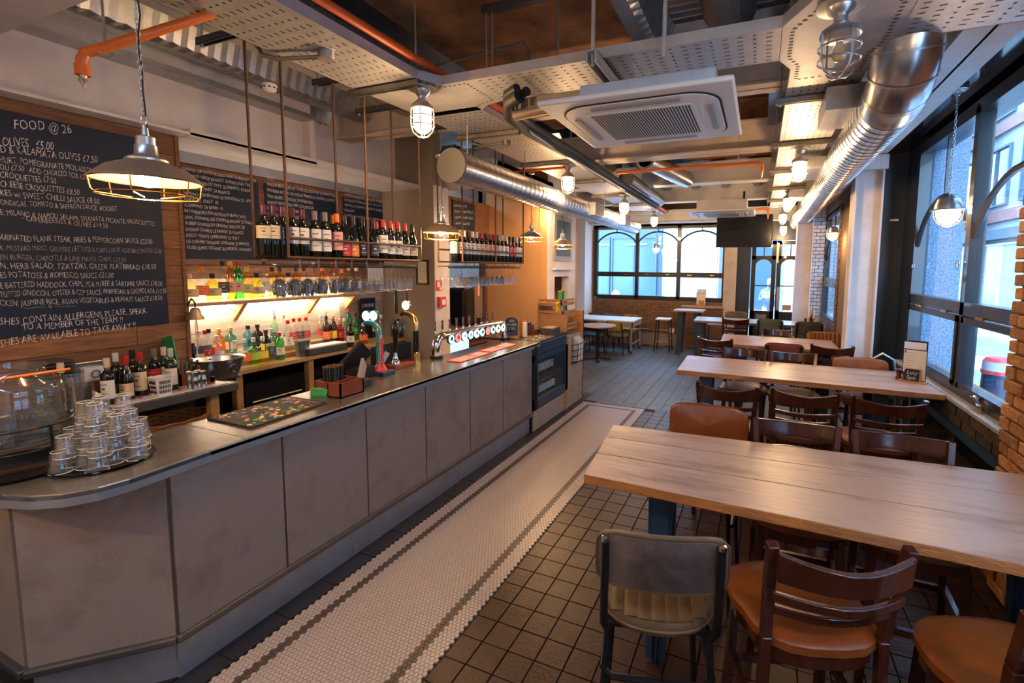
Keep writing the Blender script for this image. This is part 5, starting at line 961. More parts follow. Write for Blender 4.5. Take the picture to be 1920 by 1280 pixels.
for k in range(60):
    a = k*2.4; r_ = .043*math.sqrt(k/60); x = x0+.062+math.cos(a)*r_; y = y0+.10+math.sin(a)*r_*1.5; q.tube([(x+.01*math.cos(a), y+.012*math.sin(a), ZB+.185), (x+.0105*math.cos(a), y+.0125*math.sin(a), ZB+.191)], .0036, 5)
q.build('tips', 'wicker', cb, kind='stuff')
p = at(672, 712, z=ZB); t = thing('card_reader', 'tilted grey customer card screen on the bar', 'screen', (-2.70, 2.56, ZB)); q = MB(); q.bar((-2.66, 2.50, ZB+.05), (-2.72, 2.60, ZB+.17), .11, .02, (1, .6, 0)); q.build('screen', 'grey_plastic', t, bevel=.004); q = MB(); q.prism([(-2.73, 2.50), (-2.63, 2.50), (-2.65, 2.60), (-2.75, 2.60)], ZB, ZB+.055); q.build('foot', 'matte_black', t, bevel=.006)
text('screen_lettering', 'Powered', 'paper_white', (-2.685, 2.487, ZB+.058), (.93, .35, 0), (-.25, .3, .5), .012, t)
t = thing('till_screen', 'tilted black till screen behind the bar edge', 'till', (-2.93, 2.72, ZB)); q = MB(); q.bar((-2.97, 2.66, ZB+.08), (-2.90, 2.80, ZB+.24), .26, .025, (1, .5, 0)); q.build('screen', 'matte_black', t, bevel=.006); q = MB(); q.box(-2.98, -2.85, 2.66, 2.84, ZB, ZB+.09); q.build('stand', 'matte_black', t, bevel=.01)
t = thing('printed_menu', 'pale folded menu card leaning behind the hand pump', 'menu', (-2.98, 3.0, ZB)); q = MB(); q.bar((-2.97, 2.98, ZB+.01), (-2.93, 3.06, ZB+.15), .10, .003, (1, .4, 0)); q.build('card', 'paper', t)
# ---- beer taps
def sweep(mb, pts, r, seg=14): mb.tube(pts, r, seg); return mb
t = thing('beer_tap', 'tall teal and red curved beer tap with two round lit badges', 'beer tap', (-2.83, 2.88, ZB)); bx, by = -2.86, 2.90
q = MB(); q.box(bx-.06, bx+.10, by-.07, by+.07, ZB, ZB+.035); q.build('base', 'blue_steel', t, bevel=.008)
pts = [(bx, by, ZB+.03), (bx, by, ZB+.07), (bx, by, ZB+.32), (bx-.012, by, ZB+.37), (bx-.05, by, ZB+.41), (bx-.10, by, ZB+.42), (bx-.15, by, ZB+.415)]
q = MB(); q.tube(pts, [.05, .030, .026, .026, .026, .025, .022], 18); q.build('column', 'teal_enamel', t)
q = MB(); q.bar((bx+.022, by-.012, ZB+.05), (bx+.022, by-.012, ZB+.30), .012, .034, (1, 0, 0)); q.build('red_face', 'card_red', t)
q = MB(); q.tube([(bx, by, ZB+.035), (bx, by, ZB+.06), (bx, by, ZB+.085)], [.055, .042, .030], 18); q.build('red_foot', 'card_red', t)
for i, ch in enumerate("BEAVERTOWN"):
    d1_ = Vector((.93, -.36, 0)); text('letter', ch, 'paper_white', (bx+.030, by-.030, ZB+.335-.027*i-.0), (.25, .95, 0) if 0 else (0, 0, -1), (.6, .8, 0), .036, t) if 0 else None
text('lettering', 'BEAVERTOWN', 'paper_white', (bx+.0295, by-.028, ZB+.33), (0, 0, -1), (0, 1, 0), .034, t, width=.26)
for (dx, dz, r_, m_) in ((-.085, .475, .045, 'badge_face'), (-.035, .48, .045, 'badge_face')):
    q = MB(); mr_ = Matrix.Rotation(PI/2, 4, 'X'); q.lathe([(0, -.012), (r_, -.012), (r_+.004, 0), (r_, .012), (0, .012)], (bx+dx*1.6, by+.01, ZB+dz), 26, mr_); q.build('badge_rim', 'teal_enamel', t)
    q = MB(); q.lathe([(0, 0), (r_*.86, 0), (r_*.84, .003), (0, .003)], (bx+dx*1.6, by-.002, ZB+dz), 26, mr_); q.build('badge_face', m_, t)
t = thing('hand_pump', 'black turned hand pump handle with chrome collar on the bar', 'hand pump', (-2.88, 3.12, ZB)); hx, hy = -2.90, 3.12
q = MB(); q.box(hx-.05, hx+.05, hy-.05, hy+.20, ZB, ZB+.03); q.build('wooden_plate', 'copper_wood', t, bevel=.004)
q = MB(); q.lathe([(.03, 0), (.036, .01), (.030, .04), (.018, .05), (.022, .06), (.016, .075), (.014, .11)], (hx, hy, ZB+.03), 18); q.build('chrome_collar', 'chrome', t)
q = MB(); q.lathe([(.012, 0), (.016, .02), (.013, .05), (.020, .12), (.026, .20), (.022, .235), (.012, .25), (.018, .265), (.012, .28), (0, .285)], (hx, hy, ZB+.14), 18, Matrix.Rotation(.03, 4, 'Y')); q.build('handle', 'gloss_black', t)
t = thing('beer_tap', 'curved brass beer tap with black printed stem and round lit badge', 'beer tap', (-2.84, 3.38, ZB)); bx, by = -2.88, 3.36
q = MB(); q.lathe([(.038, 0), (.034, .02), (.031, .06), (.032, .10), (.026, .105)], (bx, by, ZB), 20); q.build('brass_foot', 'brass', t)
q = MB(); q.tube([(bx, by, ZB+.10), (bx, by, ZB+.30)], .026, 18); q.build('printed_stem', 'gloss_black', t)
q = MB(); q.tube([(bx, by, ZB+.30), (bx, by, ZB+.37), (bx-.02, by, ZB+.42), (bx-.07, by, ZB+.455), (bx-.13, by, ZB+.46), (bx-.17, by, ZB+.445)], [.026, .026, .025, .023, .020, .018], 18); q.build('brass_arm', 'brass', t)
q = MB()
for k in range(5): q.tube([(bx+.022+.005*math.cos(k), by-.016+.02*math.sin(k*2.2+j*.5), ZB+.12+k*.03+j*.008) for j in range(4)], .0016, 4)
q.build('gold_script', 'brass', t, kind='stuff')
mr_ = Matrix.Rotation(PI/2, 4, 'X'); q = MB(); q.lathe([(0, -.01), (.046, -.01), (.05, 0), (.046, .012), (0, .012)], (bx-.10, by, ZB+.53), 28, mr_); q.build('badge_rim', 'brass', t); q = MB(); q.lathe([(0, 0), (.042, 0), (.04, .003), (0, .003)], (bx-.10, by-.011, ZB+.53), 28, mr_); q.build('badge_face', 'badge_face', t)
q = MB(); q.tube([(bx-.10, by+.01, ZB+.46), (bx-.10, by+.01, ZB+.70)], .006, 8); q.tube([(bx-.22, by, ZB+.45), (bx-.22, by, ZB+.56), (bx-.22, by, ZB+.66)], [.012, .016, .012], 12); q.build('tap_lever', 'gloss_black', t)
# chrome font: long pipe carrying a row of taps and lit badges
t = thing('beer_font', 'long chrome pipe beer font with a row of lit badges and tap levers', 'beer tap', (-2.80, 4.2, ZB)); fx = -2.86; y0, y1 = 3.62, 4.92; zt = ZB+.205
q = MB(); q.tube([(fx, y0, ZB), (fx, y0, ZB+.10)] + [(fx, y0+.10-.10*math.cos(a), ZB+.10+.105*math.sin(a)) for a in [i*PI/2/8 for i in range(1, 9)]] + [(fx, y1-.10, zt)] + [(fx, y1-.10+.10*math.sin(a), ZB+.10+.105*math.cos(a)) for a in [i*PI/2/8 for i in range(1, 9)]] + [(fx, y1, ZB)], .042, 20); q.build('pipe', 'chrome', t)
for yy in (y0, y1):
    q = MB(); q.lathe([(.062, 0), (.062, .025), (.048, .03)], (fx, yy, ZB), 24); q.build('foot_flange', 'black_metal', t)
my = Matrix.Rotation(PI/2, 4, 'Y')
bad = ['badge_green', 'badge_red', 'badge_face', 'badge_green', 'badge_face', 'badge_green', 'badge_red', 'badge_green', 'badge_face', 'badge_face']
for k in range(10):
    y = y0+.16+k*(y1-y0-.30)/9
    q = MB(); q.lathe([(0, 0), (.048, 0), (.052, .012), (.048, .022), (0, .022)], (fx+.038, y, zt-.035), 26, my); o = q.build('badge_rim', 'black_metal' if k % 3 == 0 else 'chrome', t)
    q = MB(); q.lathe([(0, 0), (.044, 0), (.042, .004), (0, .004)], (fx+.060, y, zt-.035), 26, my); q.build('badge_face', bad[k], o)
    q = MB(); q.lathe([(0, 0), (.02, 0), (.018, .002), (0, .002)], (fx+.0645, y, zt-.03), 16, my); q.build('badge_emblem', ['lbl_navy', 'card_red', 'paper_white', 'paper_white', 'lbl_navy', 'teal_enamel', 'paper_white', 'lbl_navy', 'lbl_navy', 'grey_plastic'][k], o)
    if k < 10:
        q = MB(); yl = y0+.02+k*(y1-y0-.25)/9; q.lathe([(.013, 0), (.018, .006), (.010, .015), (.008, .03), (.012, .045), (.010, .09), (.013, .12), (0, .123)], (fx-.03, yl, zt+.03), 12); q.build('tap_lever', 'chrome', t)
# menu cards, chalk sign, sauces, caddy, crates
for i, (ya, yb, xa) in enumerate(((3.55, 4.08, -2.62), (4.12, 4.68, -2.64))):
    t = thing('beer_mat_runner', 'red and cream printed promotional runner on the bar, %s of the two' % ['nearer', 'farther'][i], 'runner', (xa, (ya+yb)/2, ZB)); q = MB(); q.box(xa-.07, xa+.09, ya, yb, ZB+.0005, ZB+.008); q.build('sheet', 'card_red', t, bevel=.002)
    q = MB(); q.box(xa-.055, xa+.075, ya+.02, ya+.17, ZB+.008, ZB+.0085); q.box(xa-.055, xa+.075, ya+.35, yb-.02, ZB+.008, ZB+.0085); q.build('printed_panel', 'lbl_pink', t); q = MB(); q.box(xa-.055, xa+.075, ya+.19, ya+.27, ZB+.008, ZB+.0085); q.build('cream_panel', 'beige_print', t)
    text('lettering', 'BEER', 'paper_white', (xa-.04, ya+.335, ZB+.0088), (1, 0, 0), (0, 1, 0), .045, t, width=.1); q = MB(); q.lathe([(0, 0), (.03, 0), (.03, .0006), (0, .0006)], (xa+.01, ya+.23, ZB+.0086), 16); q.build('emblem', 'grey_plastic', t)
sp_ = at(925, 628, z=ZB+.03); sx, sy = -2.84, 5.06
t = thing('chalk_sign', 'small slate sign with handle slot in a wooden foot on the bar', 'sign', (sx, sy, ZB)); q = MB(); mz = Matrix.Translation((sx, sy, ZB)) @ Matrix.Rotation(.35, 4, 'Z') @ Matrix.Rotation(PI/2, 4, 'X')
out = [(-.075, .03), (.075, .03), (.075, .22)] + [(.075*math.cos(a), .22+.045*math.sin(a)) for a in [i*PI/8 for i in range(1, 8)]] + [(-.075, .22)]
q.prism(out, -.006, .006, mz); q.build('slate', 'slate_sign', t); q = MB(); q.prism([(-.035, .205), (.035, .205), (.03, .235), (-.03, .235)], .0061, .0065, mz); q.build('handle_slot', 'taupe_wall', t)
q = MB(); q.prism([(-.085, 0), (.085, 0), (.075, .035), (-.075, .035)], -.025, .025, mz); q.build('foot', 'pine', t)
R3 = mz.to_3x3()
for i, s in enumerate(['NO BEER', '£2.50', 'halves']): text('chalk_lettering', s, 'chalk', mz @ Vector((-.062, .160-i*.05, .0068)), R3 @ Vector((1, 0, 0)), R3 @ Vector((0, 1, 0)), [.04, .045, .025][i], t, width=[.125, .10, .07][i])
q = MB(); q.box(-3.25, -2.45, 4.99, 5.84, 1.0605, 1.064); mt = tag(q.build('counter_mat', 'matte_black'), 'dark patterned mat on top of the bottle fridge', 'mat')
q = MB()
for i in range(150):
    x = random.uniform(-3.2, -2.47); y = random.uniform(5.0, 5.82); s = random.uniform(.008, .02); q.prism([(x+math.cos(j*PI/3)*s, y+math.sin(j*PI/3)*s) for j in range(6)], 1.0641, 1.0646)
q.build('printed_shapes', 'beige_print', mt, kind='stuff')
for i, (u, mm, cp, lab) in enumerate(((994, 'ketchup', 'card_red', 'orange-red squeezy sauce bottle beside the white one on the fridge top'), (1004, 'mayo', 'mayo', 'white squeezy sauce bottle on the fridge top'))):
    p = at(u, 632, z=1.065); t = thing('sauce_bottle', lab, 'bottle', (p.x+.15, p.y-.3, 1.0648)); t.location = (-2.80+.06*i, 5.25-.03*i, 1.0648); t.matrix_basis = Matrix.Translation(t.location); q = MB(); q.lathe([(0, 0), (.030, 0), (.032, .01), (.032, .15), (.027, .165)], (0, 0, 0), 18); q.build('body', mm, t, world=False); q = MB(); q.lathe([(.028, .163), (.029, .175), (.018, .182), (.008, .19), (.004, .215), (0, .216)], (0, 0, 0), 18); q.build('nozzle', cp, t, world=False)
t = thing('menu_box', 'small brown box of paper sachets and cards beside the sauces', 'box', (-2.78, 5.50, 1.065)); q = MB(); q.box(-2.86, -2.70, 5.42, 5.58, 1.0655, 1.13); q.build('box', 'copper_wood', t)
for k in range(8):
    q = MB(); q.box(-2.85+.018*k, -2.846+.018*k, 5.44, 5.56, 1.13, 1.19+.012*(k % 3)); q.build('card', 'kraft' if k % 2 else 'charcoal_pad', t)
t = thing('napkin_box', 'low black box with kraft napkins on the fridge top', 'box', (-2.58, 5.6, 1.065)); q = MB(); q.box(-2.66, -2.47, 5.50, 5.72, 1.0655, 1.15); q.build('box', 'charcoal_pad', t, bevel=.004); q = MB(); q.box(-2.64, -2.50, 5.52, 5.70, 1.15, 1.156); q.build('napkins', 'kraft', t)
t = thing('snack_crate', 'stepped wooden crate display of snack packets at the bar end', 'crate', (-2.62, 6.1, 1.0))
for k, (z, dx) in enumerate(((1.08, .12), (1.26, .06), (1.42, 0))):
    for zz in (0, .05):
        q = MB(); x1 = -2.46-.0+dx*.4-.06; q.box(-2.86, x1, 5.88, 5.90, z+zz, z+zz+.035); q.box(x1-.015, x1, 5.88, 6.36, z+zz, z+zz+.035); q.build('slat', 'pine', t)
    q = MB(); q.box(-2.86, x1, 5.88, 6.36, z-.008, z); q.build('crate_floor', 'pine', t)
q = MB(); q.box(-2.88, -2.86, 5.87, 6.37, 1.0, 1.45); q.box(-2.86, -2.44, 5.875, 5.885, 1.0, 1.30); q.build('side_board', 'pine', t)
rs = random.Random(9)
for k in range(16):
    lev = k % 3; z = (1.08, 1.26, 1.42)[lev]; x = -2.56-.03*(2-lev)-rs.uniform(0, .2 if lev == 2 else .04); z += .05; y = 5.93+.4*(k//3)/5; mm = ['lbl_orange', 'lbl_yellow', 'mat_green', 'card_red', 'lbl_pink', 'lbl_navy', 'lbl_lime', 'label_white'][k % 8]
    t = thing('snack_packet', '%s snack packet standing in the %s tier of the wooden crate' % (['orange', 'yellow', 'green', 'red', 'pink', 'navy', 'lime', 'white'][k % 8], ['bottom', 'middle', 'top'][lev]), 'packet', (x, y, z), 0, 'snack packets in the crate'); q = MB(); tl = rs.uniform(-.03, .03)
    q.lathe([(0, 0), (.045, .002), (.055, .05), (.045, .12), (.055, .15), (0, .15)], (0, 0, 0), 10, Matrix.Rotation(tl*4, 4, 'X') @ Matrix.Diagonal((.45, 1, 1, 1))); q.build('pouch', mm, t, world=False)
# fridge bottles
for k in range(8):
    y = 4.99+k*.097; bottle('bordeaux', 'wine_glass_dark', 'cap_black', 'lbl_pink' if k < 3 else 'label_white', (-2.56, y, .302), 'dark bottle with pale label in the bottom row of the fridge', 'bottles in the fridge bottom row', (.2, .5))
for k in range(7):
    y = 4.99+k*.11; bottle('round', ['amber', 'clear_glass', 'pale_gold'][k % 3], ['cap_gold', 'cap_silver', 'cap_black'][k % 3], 'label_cream', (-2.58, y, .581), 'small %s bottle on the fridge upper shelf' % ['amber', 'clear', 'pale gold'][k % 3], 'bottles on the fridge upper shelf', (.2, .6), name='spirit_bottle', caph=.03)
# coffee machine etc. in the kitchen opening
t = thing('coffee_machine', 'dark espresso machine with steel front in the kitchen opening', 'machine', (-4.6, 6.5, .96)); ym = at(880, 560, x=-4.55).y
q = MB(); q.box(-4.78, -4.45, ym-.28, ym+.26, .965, 1.60); q.build('body', 'gloss_black', t, bevel=.05); q = MB(); q.box(-4.46, -4.43, ym-.02, ym+.22, 1.08, 1.60); q.build('steel_front', 'steel', t); q = MB(); q.lathe([(.07, 0), (.12, .16), (.11, .22), (.02, .22)], (-4.6, ym+.02, 1.60), 20); q.build('bean_hopper', 'thin_glass', t); q = MB(); q.box(-4.43, -4.425, ym+.07, ym+.12, 1.45, 1.68); q.build('pink_note', 'lbl_pink', t)
q = MB(); q.box(-4.8, -4.5, 5.6, 7.1, 2.0, 2.03); tag(q.build('kitchen_shelf', 'steel'), 'steel shelf high in the kitchen opening', 'shelf')
# ================================================================ LAMPS AND CEILING SERVICES
def chain(p0, p1, parent, m='galv', r=.0016, L_=.026):
    p0 = Vector(p0); p1 = Vector(p1); n = max(2, int((p1-p0).length/(L_*.72))); q = MB()
    for k in range(n):
        c = p0.lerp(p1, (k+.5)/n); s = k % 2; pts = []
        for i in range(8):
            a = i*2*PI/8; dx = math.cos(a)*.007; dz = math.sin(a)*L_/2; pts.append(c+Vector((dx if s else 0, 0 if s else dx, dz)))
        q.tube(pts, r, 4, closed=True)
    return q.build('chain', m, parent, kind='stuff')
def pendant(loc, ztop, label, s=1.):
    x, y, z = loc; t = thing('pendant_lamp', label, 'pendant lamp', (x, y, ztop)); c = (x, y, z)
    q = MB(); q.lathe([(.17*s, .0), (.172*s, .004), (.12*s, .05*s), (.062*s, .075*s), (.06*s, .078*s), (.11*s, .047*s), (.165*s, .0)], c, 36, caps=False); q.build('shade', 'pewter', t)
    q = MB(); q.lathe([(.066*s, .074*s), (.066*s, .082*s), (.040*s, .095*s), (.036*s, .10*s), (.034*s, .135*s), (.030*s, .137*s), (.030*s, .165*s), (.027*s, .168*s), (.012*s, .172*s), (.009*s, .21*s), (.0, .212*s)], c, 28); q.build('neck', 'alu', t)
    q = MB(); q.tube(arc((x, y, z+.228*s), .018*s, 0, 2*PI, 14)[:-1], .0028, 6, closed=True); q.build('hook_ring', 'alu', t)
    q = MB(); zc = z-.055*s
    q.tube([(x+math.cos(a)*.165*s, y+math.sin(a)*.165*s, z) for a in [i*2*PI/32 for i in range(32)]], .0028, 5, closed=True); q.tube([(x+math.cos(a)*.155*s, y+math.sin(a)*.155*s, zc) for a in [i*2*PI/32 for i in range(32)]], .0028, 5, closed=True)
    for k in range(6):
        a = k*PI/3+.3; q.tube([(x+math.cos(a)*.168*s, y+math.sin(a)*.168*s, z), (x+math.cos(a)*.162*s, y+math.sin(a)*.162*s, zc+.01), (x+math.cos(a)*.15*s, y+math.sin(a)*.15*s, zc-.004), (x+math.cos(a)*.05*s, y+math.sin(a)*.05*s, zc-.012)], .0024, 5)
    q.build('wire_cage', 'brass', t)
    q = MB(); q.lathe([(0, -.03), (.02, -.025), (.031, 0), (.026, .025), (.014, .045), (.013, .06)], (x, y, z+.005), 18); q.build('bulb', 'bulb', t)
    chain((x, y, z+.245*s), (x, y, ztop-.01), t); q = MB(); n = 14; q.tube([(x+.008*math.sin(i*1.3)+.008, y+.004*math.cos(i*2.), z+.20*s+(ztop-z-.2*s)*i/n) for i in range(n+1)], .0028, 5); q.build('cable', 'matte_black', t)
    q = MB(); q.lathe([(.045, 0), (.045, -.02), (.03, -.03), (0, -.03)], (x, y, ztop), 20); q.build('ceiling_rose', 'alu', t)
    point((x, y, z-.045), 26*s, r=.035)
pendant((-2.245, 1.10, 2.27), 3.45, 'brass-caged pendant lamp nearest the camera before the big food chalkboard', 1.02)
pendant((-2.733, 3.56, 2.255), 2.95, 'brass-caged pendant lamp between the near and far bottle racks', 1.0)
pendant((-3.10, 6.10, 2.38), 3.3, 'brass-caged pendant lamp just right of the far bottle rack', 1.0)
pendant((-2.80, 6.55, 2.29), 3.3, 'brass-caged pendant lamp in front of the tall grey picture', 1.0)
def bulkhead(loc, label, lit=True, s=1.12):
    """well-glass lamp hanging from a flange; loc = centre of the flange"""
    x, y, z = loc; t = thing('caged_lamp', label, 'ceiling lamp', loc, 0, 'caged well-glass lamps under the cable trays' if lit else None)
    q = MB(); q.lathe([(.085*s, 0), (.085*s, -.008), (.05*s, -.012), (.045*s, -.03), (.025*s, -.055), (.025*s, -.075), (.045*s, -.095), (.066*s, -.115), (.070*s, -.14), (.062*s, -.145)], (0, 0, 0), 28); q.build('fitting', 'alu', t, world=False)
    q = MB(); q.lathe([(.054*s, -.14), (.054*s, -.25), (.048*s, -.275), (.03*s, -.295), (0, -.302)] if lit else [(.058*s, -.14), (.060*s, -.25), (.052*s, -.275), (.03*s, -.297), (0, -.302), (0, -.299), (.028*s, -.293), (.05*s, -.272), (.056*s, -.25), (.055*s, -.14)], (0, 0, 0), 24); q.build('glass', 'jar_lit' if lit else 'thin_glass', t, world=False)
    q = MB()
    for k in range(4):
        a = k*PI/2+.5; q.tube([(math.cos(a)*.070*s, math.sin(a)*.070*s, -.13), (math.cos(a)*.071*s, math.sin(a)*.071*s, -.25), (math.cos(a)*.058*s, math.sin(a)*.058*s, -.295), (math.cos(a)*.03*s, math.sin(a)*.03*s, -.322), (0, 0, -.328)], .004*s, 6)
    for zz in (-.19, -.25): q.tube([(math.cos(a)*.071*s, math.sin(a)*.071*s, zz) for a in [i*2*PI/24 for i in range(24)]], .0038*s, 5, closed=True)
    q.build('cage', 'alu', t, world=False)
    if lit: point((x, y, z-.345*s), 20, r=.05)
    else:
        q = MB(); q.lathe([(.014, -.14), (.014, -.17), (.028, -.20), (.031, -.225), (.02, -.25), (0, -.256)], (0, 0, 0), 16); q.build('bulb', 'bulb_off', t, world=False)
    return t
pendant((-2.6, -.5, 2.25), 2.99, 'unseen brass-caged pendant lamp added left behind the photographer to warm the near bar corner'); pendant((1.0, .3, 2.55), 3.2, 'unseen brass-caged pendant lamp added right of the photographer to warm the table edges')  # two unseen lamps added to warm the near bar corner and table edges
TR1X = (-2.72, -2.18); TZ = 3.2; TR2X = (.12, .56)
bulkhead((-2.22, 2.70, 3.17), 'lit caged lamp nearest the camera on the left cable tray'); bulkhead((-2.20, 5.30, 3.17), 'lit caged lamp above the far end of the bar on the left tray'); bulkhead((-2.17, 7.7, 3.17), 'lit caged lamp third along the left cable tray'); bulkhead((-2.15, 10.0, 3.17), 'lit caged lamp near the end windows on the left tray')
bulkhead((-3.3, 7.15, 3.2), 'lit caged lamp on the white side above the round duct')
bulkhead((.30, 2.62, 3.19), 'unlit caged lamp with clear glass nearest the camera on the right tray', lit=False, s=1.28); bulkhead((.32, 5.35, 3.17), 'lit caged lamp second along the right cable tray'); bulkhead((.34, 8.0, 3.17), 'lit caged lamp third along the right cable tray'); bulkhead((.36, 10.2, 3.17), 'lit caged lamp before the door on the right tray'); bulkhead((.42, 11.3, 3.02), 'lit caged lamp right over the street doors')
def window_lamp(loc, ztop, label, s=1.):
    x, y, z = loc; t = thing('window_lamp', label, 'pendant lamp', (x, y, ztop))
    q = MB(); q.lathe([(.088*s, 0), (.090*s, .006), (.072*s, .012), (.070*s, .04), (.058*s, .085), (.03*s, .105), (0, .11)], (x, y, z), 28); q.build('cap', 'steel', t)
    q = MB(); q.lathe([(.062*s, 0), (.060*s, -.04), (.045*s, -.08), (.02*s, -.10), (0, -.104)], (x, y, z), 24); q.build('glass', 'jar_lit', t); q = MB()
    for k in range(6):
        a = k*PI/3; q.tube([(x+math.cos(a)*r_*s, y+math.sin(a)*r_*s, z+dz) for r_, dz in ((.076, 0), (.074, -.045), (.055, -.09), (.02, -.115), (0, -.118))], .0022, 5)
    for r_, dz in ((.0755, -.03), (.064, -.075)): q.tube([(x+math.cos(a)*r_*s, y+math.sin(a)*r_*s, z+dz) for a in [i*2*PI/24 for i in range(24)]], .0022, 5, closed=True)
    q.build('wire_cage', 'brass', t); chain((x, y, z+.11), (x, y, ztop-.05), t, 'chrome', .0022, .034); q = MB(); q.lathe([(.06, 0), (.06, -.022), (.05, -.03), (0, -.03)], (x, y, ztop), 24); q.build('ceiling_rose', 'galv', t); q = MB(); q.tube(arc((x, y, ztop-.045), .018, 0, 2*PI, 12)[:-1], .004, 6, closed=True); q.build('hook', 'chrome', t)
    point((x, y, z-.13), 9, r=.04)
pw = at(1778, 395, x=1.27); window_lamp((1.27, pw.y, pw.z), 3.28, 'steel-capped caged lamp on a chain before the near street window', 1.22)
pw = at(1561, 437, x=1.03); window_lamp((1.03, pw.y, pw.z), 3.15, 'steel-capped caged lamp on a chain before the far right window', 1.15)
window_lamp((-2.35, 11.25, at(1230, 465, y=11.25).z), 3.04, 'steel-capped caged lamp hanging before the end window', 1.1)
# perforated cable trays
def slots(parent, rects, z, m='matte_black'):
    q = MB()
    for (x0, x1, y0, y1) in rects: q.add([(x0, y0, z), (x0, y1, z), (x1, y1, z), (x1, y0, z)], [(0, 1, 2, 3)])
    return q.build('slots', m, parent, kind='stuff')
def tray_y(x0, x1, y0, y1, label):
    t = thing('cable_tray', label, 'cable tray', ((x0+x1)/2, y0, TZ)); q = MB(); q.box(x0, x1, y0, y1, TZ, TZ+.003); q.build('perforated_sheet', 'galv_flat', t)
    for x in (x0, x1):
        q = MB(); q.box(x-.002, x+.002, y0, y1, TZ-.001, TZ+.06); q.build('side_flange', 'galv_flat', t)
    rc = []; y = y0+.05; k = 0
    while y < y1-.05:
        n = int((x1-x0-.06)/.05)
        for i in range(n+1):
            x = x0+.035+i*.05
            if k % 3 == 2: rc.append((x-.006, x+.006, y-.007, y+.007))
            else: rc.append((x-.004, x+.004, y-.016, y+.016))
        y += .075; k += 1
    slots(t, rc, TZ-.0012); return t
def tray_x(x0, x1, y0, y1, label):
    t = thing('cable_tray', label, 'cable tray', (x0, (y0+y1)/2, TZ)); q = MB(); q.box(x0, x1, y0, y1, TZ, TZ+.003); q.build('perforated_sheet', 'galv_flat', t)
    for y in (y0, y1):
        q = MB(); q.box(x0, x1, y-.002, y+.002, TZ-.001, TZ+.06); q.build('side_flange', 'cream_beam', t)
    rc = []; x = x0+.05; k = 0
    while x < x1-.05:
        for i in range(int((y1-y0-.06)/.05)+1):
            y = y0+.035+i*.05
            if k % 3 == 2: rc.append((x-.007, x+.007, y-.006, y+.006))
            else: rc.append((x-.016, x+.016, y-.004, y+.004))
        x += .075; k += 1
    slots(t, rc, TZ-.0012); return t
tray_y(-2.73, -2.19, .9, 2.62, 'perforated cable tray over the bar nearest the camera'); tray_y(-2.70, -2.12, 3.22, 11.2, 'long perforated cable tray over the bar running to the end windows')
tray_x(-1.86, .05, 2.76, 3.18, 'perforated cross tray linking the left and right cable trays'); tray_x(.62, 1.72, 2.62, 3.12, 'perforated cable tray from the right junction to the big beam'); tray_y(.12, .56, 3.62, 11.0, 'perforated cable tray beside the big round duct')
for nm, poly in (('left', [(-2.73, 2.62), (-2.19, 2.62), (-2.10, 2.76), (-1.86, 2.76), (-1.86, 3.18), (-2.02, 3.22), (-2.12, 3.30), (-2.70, 3.30)]), ('right', [(.05, 2.76), (.20, 2.50), (.48, 2.50), (.62, 2.62), (.62, 3.12), (.56, 3.30), (.56, 3.62), (.12, 3.62), (.12, 3.34), (.05, 3.18)])):
    t = thing('tray_junction', '%s flat junction plate joining the perforated cable trays' % nm, 'cable tray', (poly[0][0], poly[0][1], TZ)); q = MB(); q.prism(poly, TZ, TZ+.003); q.build('plate', 'galv_flat', t)
    q = MB(); rc = []; c = (sum(p[0] for p in poly)/len(poly), sum(p[1] for p in poly)/len(poly))
    for p0, p1 in zip(poly, poly[1:]+poly[:1]):
        d = Vector(p1)-Vector(p0)
        if d.length > .5: continue
        n = int(d.length/.045)
        for i in range(n):
            m_ = Vector(p0)+d*((i+.5)/n); m_ = m_.lerp(Vector(c), .18); rc.append((m_.x-.011, m_.x+.011, m_.y-.006, m_.y+.006))
        q.bar((p0[0], p0[1], TZ+.03), (p1[0], p1[1], TZ+.03), .003, .06)
    q.build('side_flange', 'galv_flat', t); slots(t, rc, TZ-.0012)
def strut(x0, x1, y, z, label, rods=(), m='strut', h=.042):
    t = thing('support_channel', label, 'channel', ((x0+x1)/2, y, z), 0, 'slotted support channels under the cable trays'); q = MB(); q.box(x0, x1, y-.021, y+.021, z+h-.004, z+h); q.box(x0, x1, y-.021, y-.018, z, z+h); q.box(x0, x1, y+.018, y+.021, z, z+h); q.box(x0, x1, y-.021, y-.012, z, z+.003); q.box(x0, x1, y+.012, y+.021, z, z+.003); q.build('channel', m, t)
    for x in rods:
        q = MB(); q.tube([(x, y, z-.015), (x, y, 3.98)], .006, 6); q.build('threaded_rod', 'galv', t); q = MB(); q.lathe([(.012, 0), (.012, .01), (0, .01)], (x, y, z-.012), 6); q.build('nut', 'galv', t)
    return t
strut(-2.80, -2.17, 2.62, TZ-.045, 'support channel under the first joint of the left cable tray', (-2.20,))
for i, y in enumerate((3.86, 5.14, 6.4, 7.75, 9.0, 10.3)): strut(-2.76, -2.08, y, TZ-.045, 'support channel under the long left cable tray, %s from the camera' % ordn[i], (-2.10, -2.74))
strut(.08, .62, 2.42, TZ+.0, 'support channel above the unlit caged lamp', (.10, .60))
for i, y in enumerate((3.86, 5.15, 6.55, 7.9, 9.25, 10.6)): strut(.05, .58, y, TZ-.045, 'support channel under the right cable tray, %s from the camera' % ordn[i], (.08,))
for i, (y, x0) in enumerate(((1.93, -3.30), (2.66, -3.20), (3.27, -3.42), (3.9, -3.3))): strut(x0, -2.70, y, 3.30, 'dark support channel left of the tray holding the bottle rack, %s from the camera' % ordn[i], (x0+.03,), 'rail_metal')
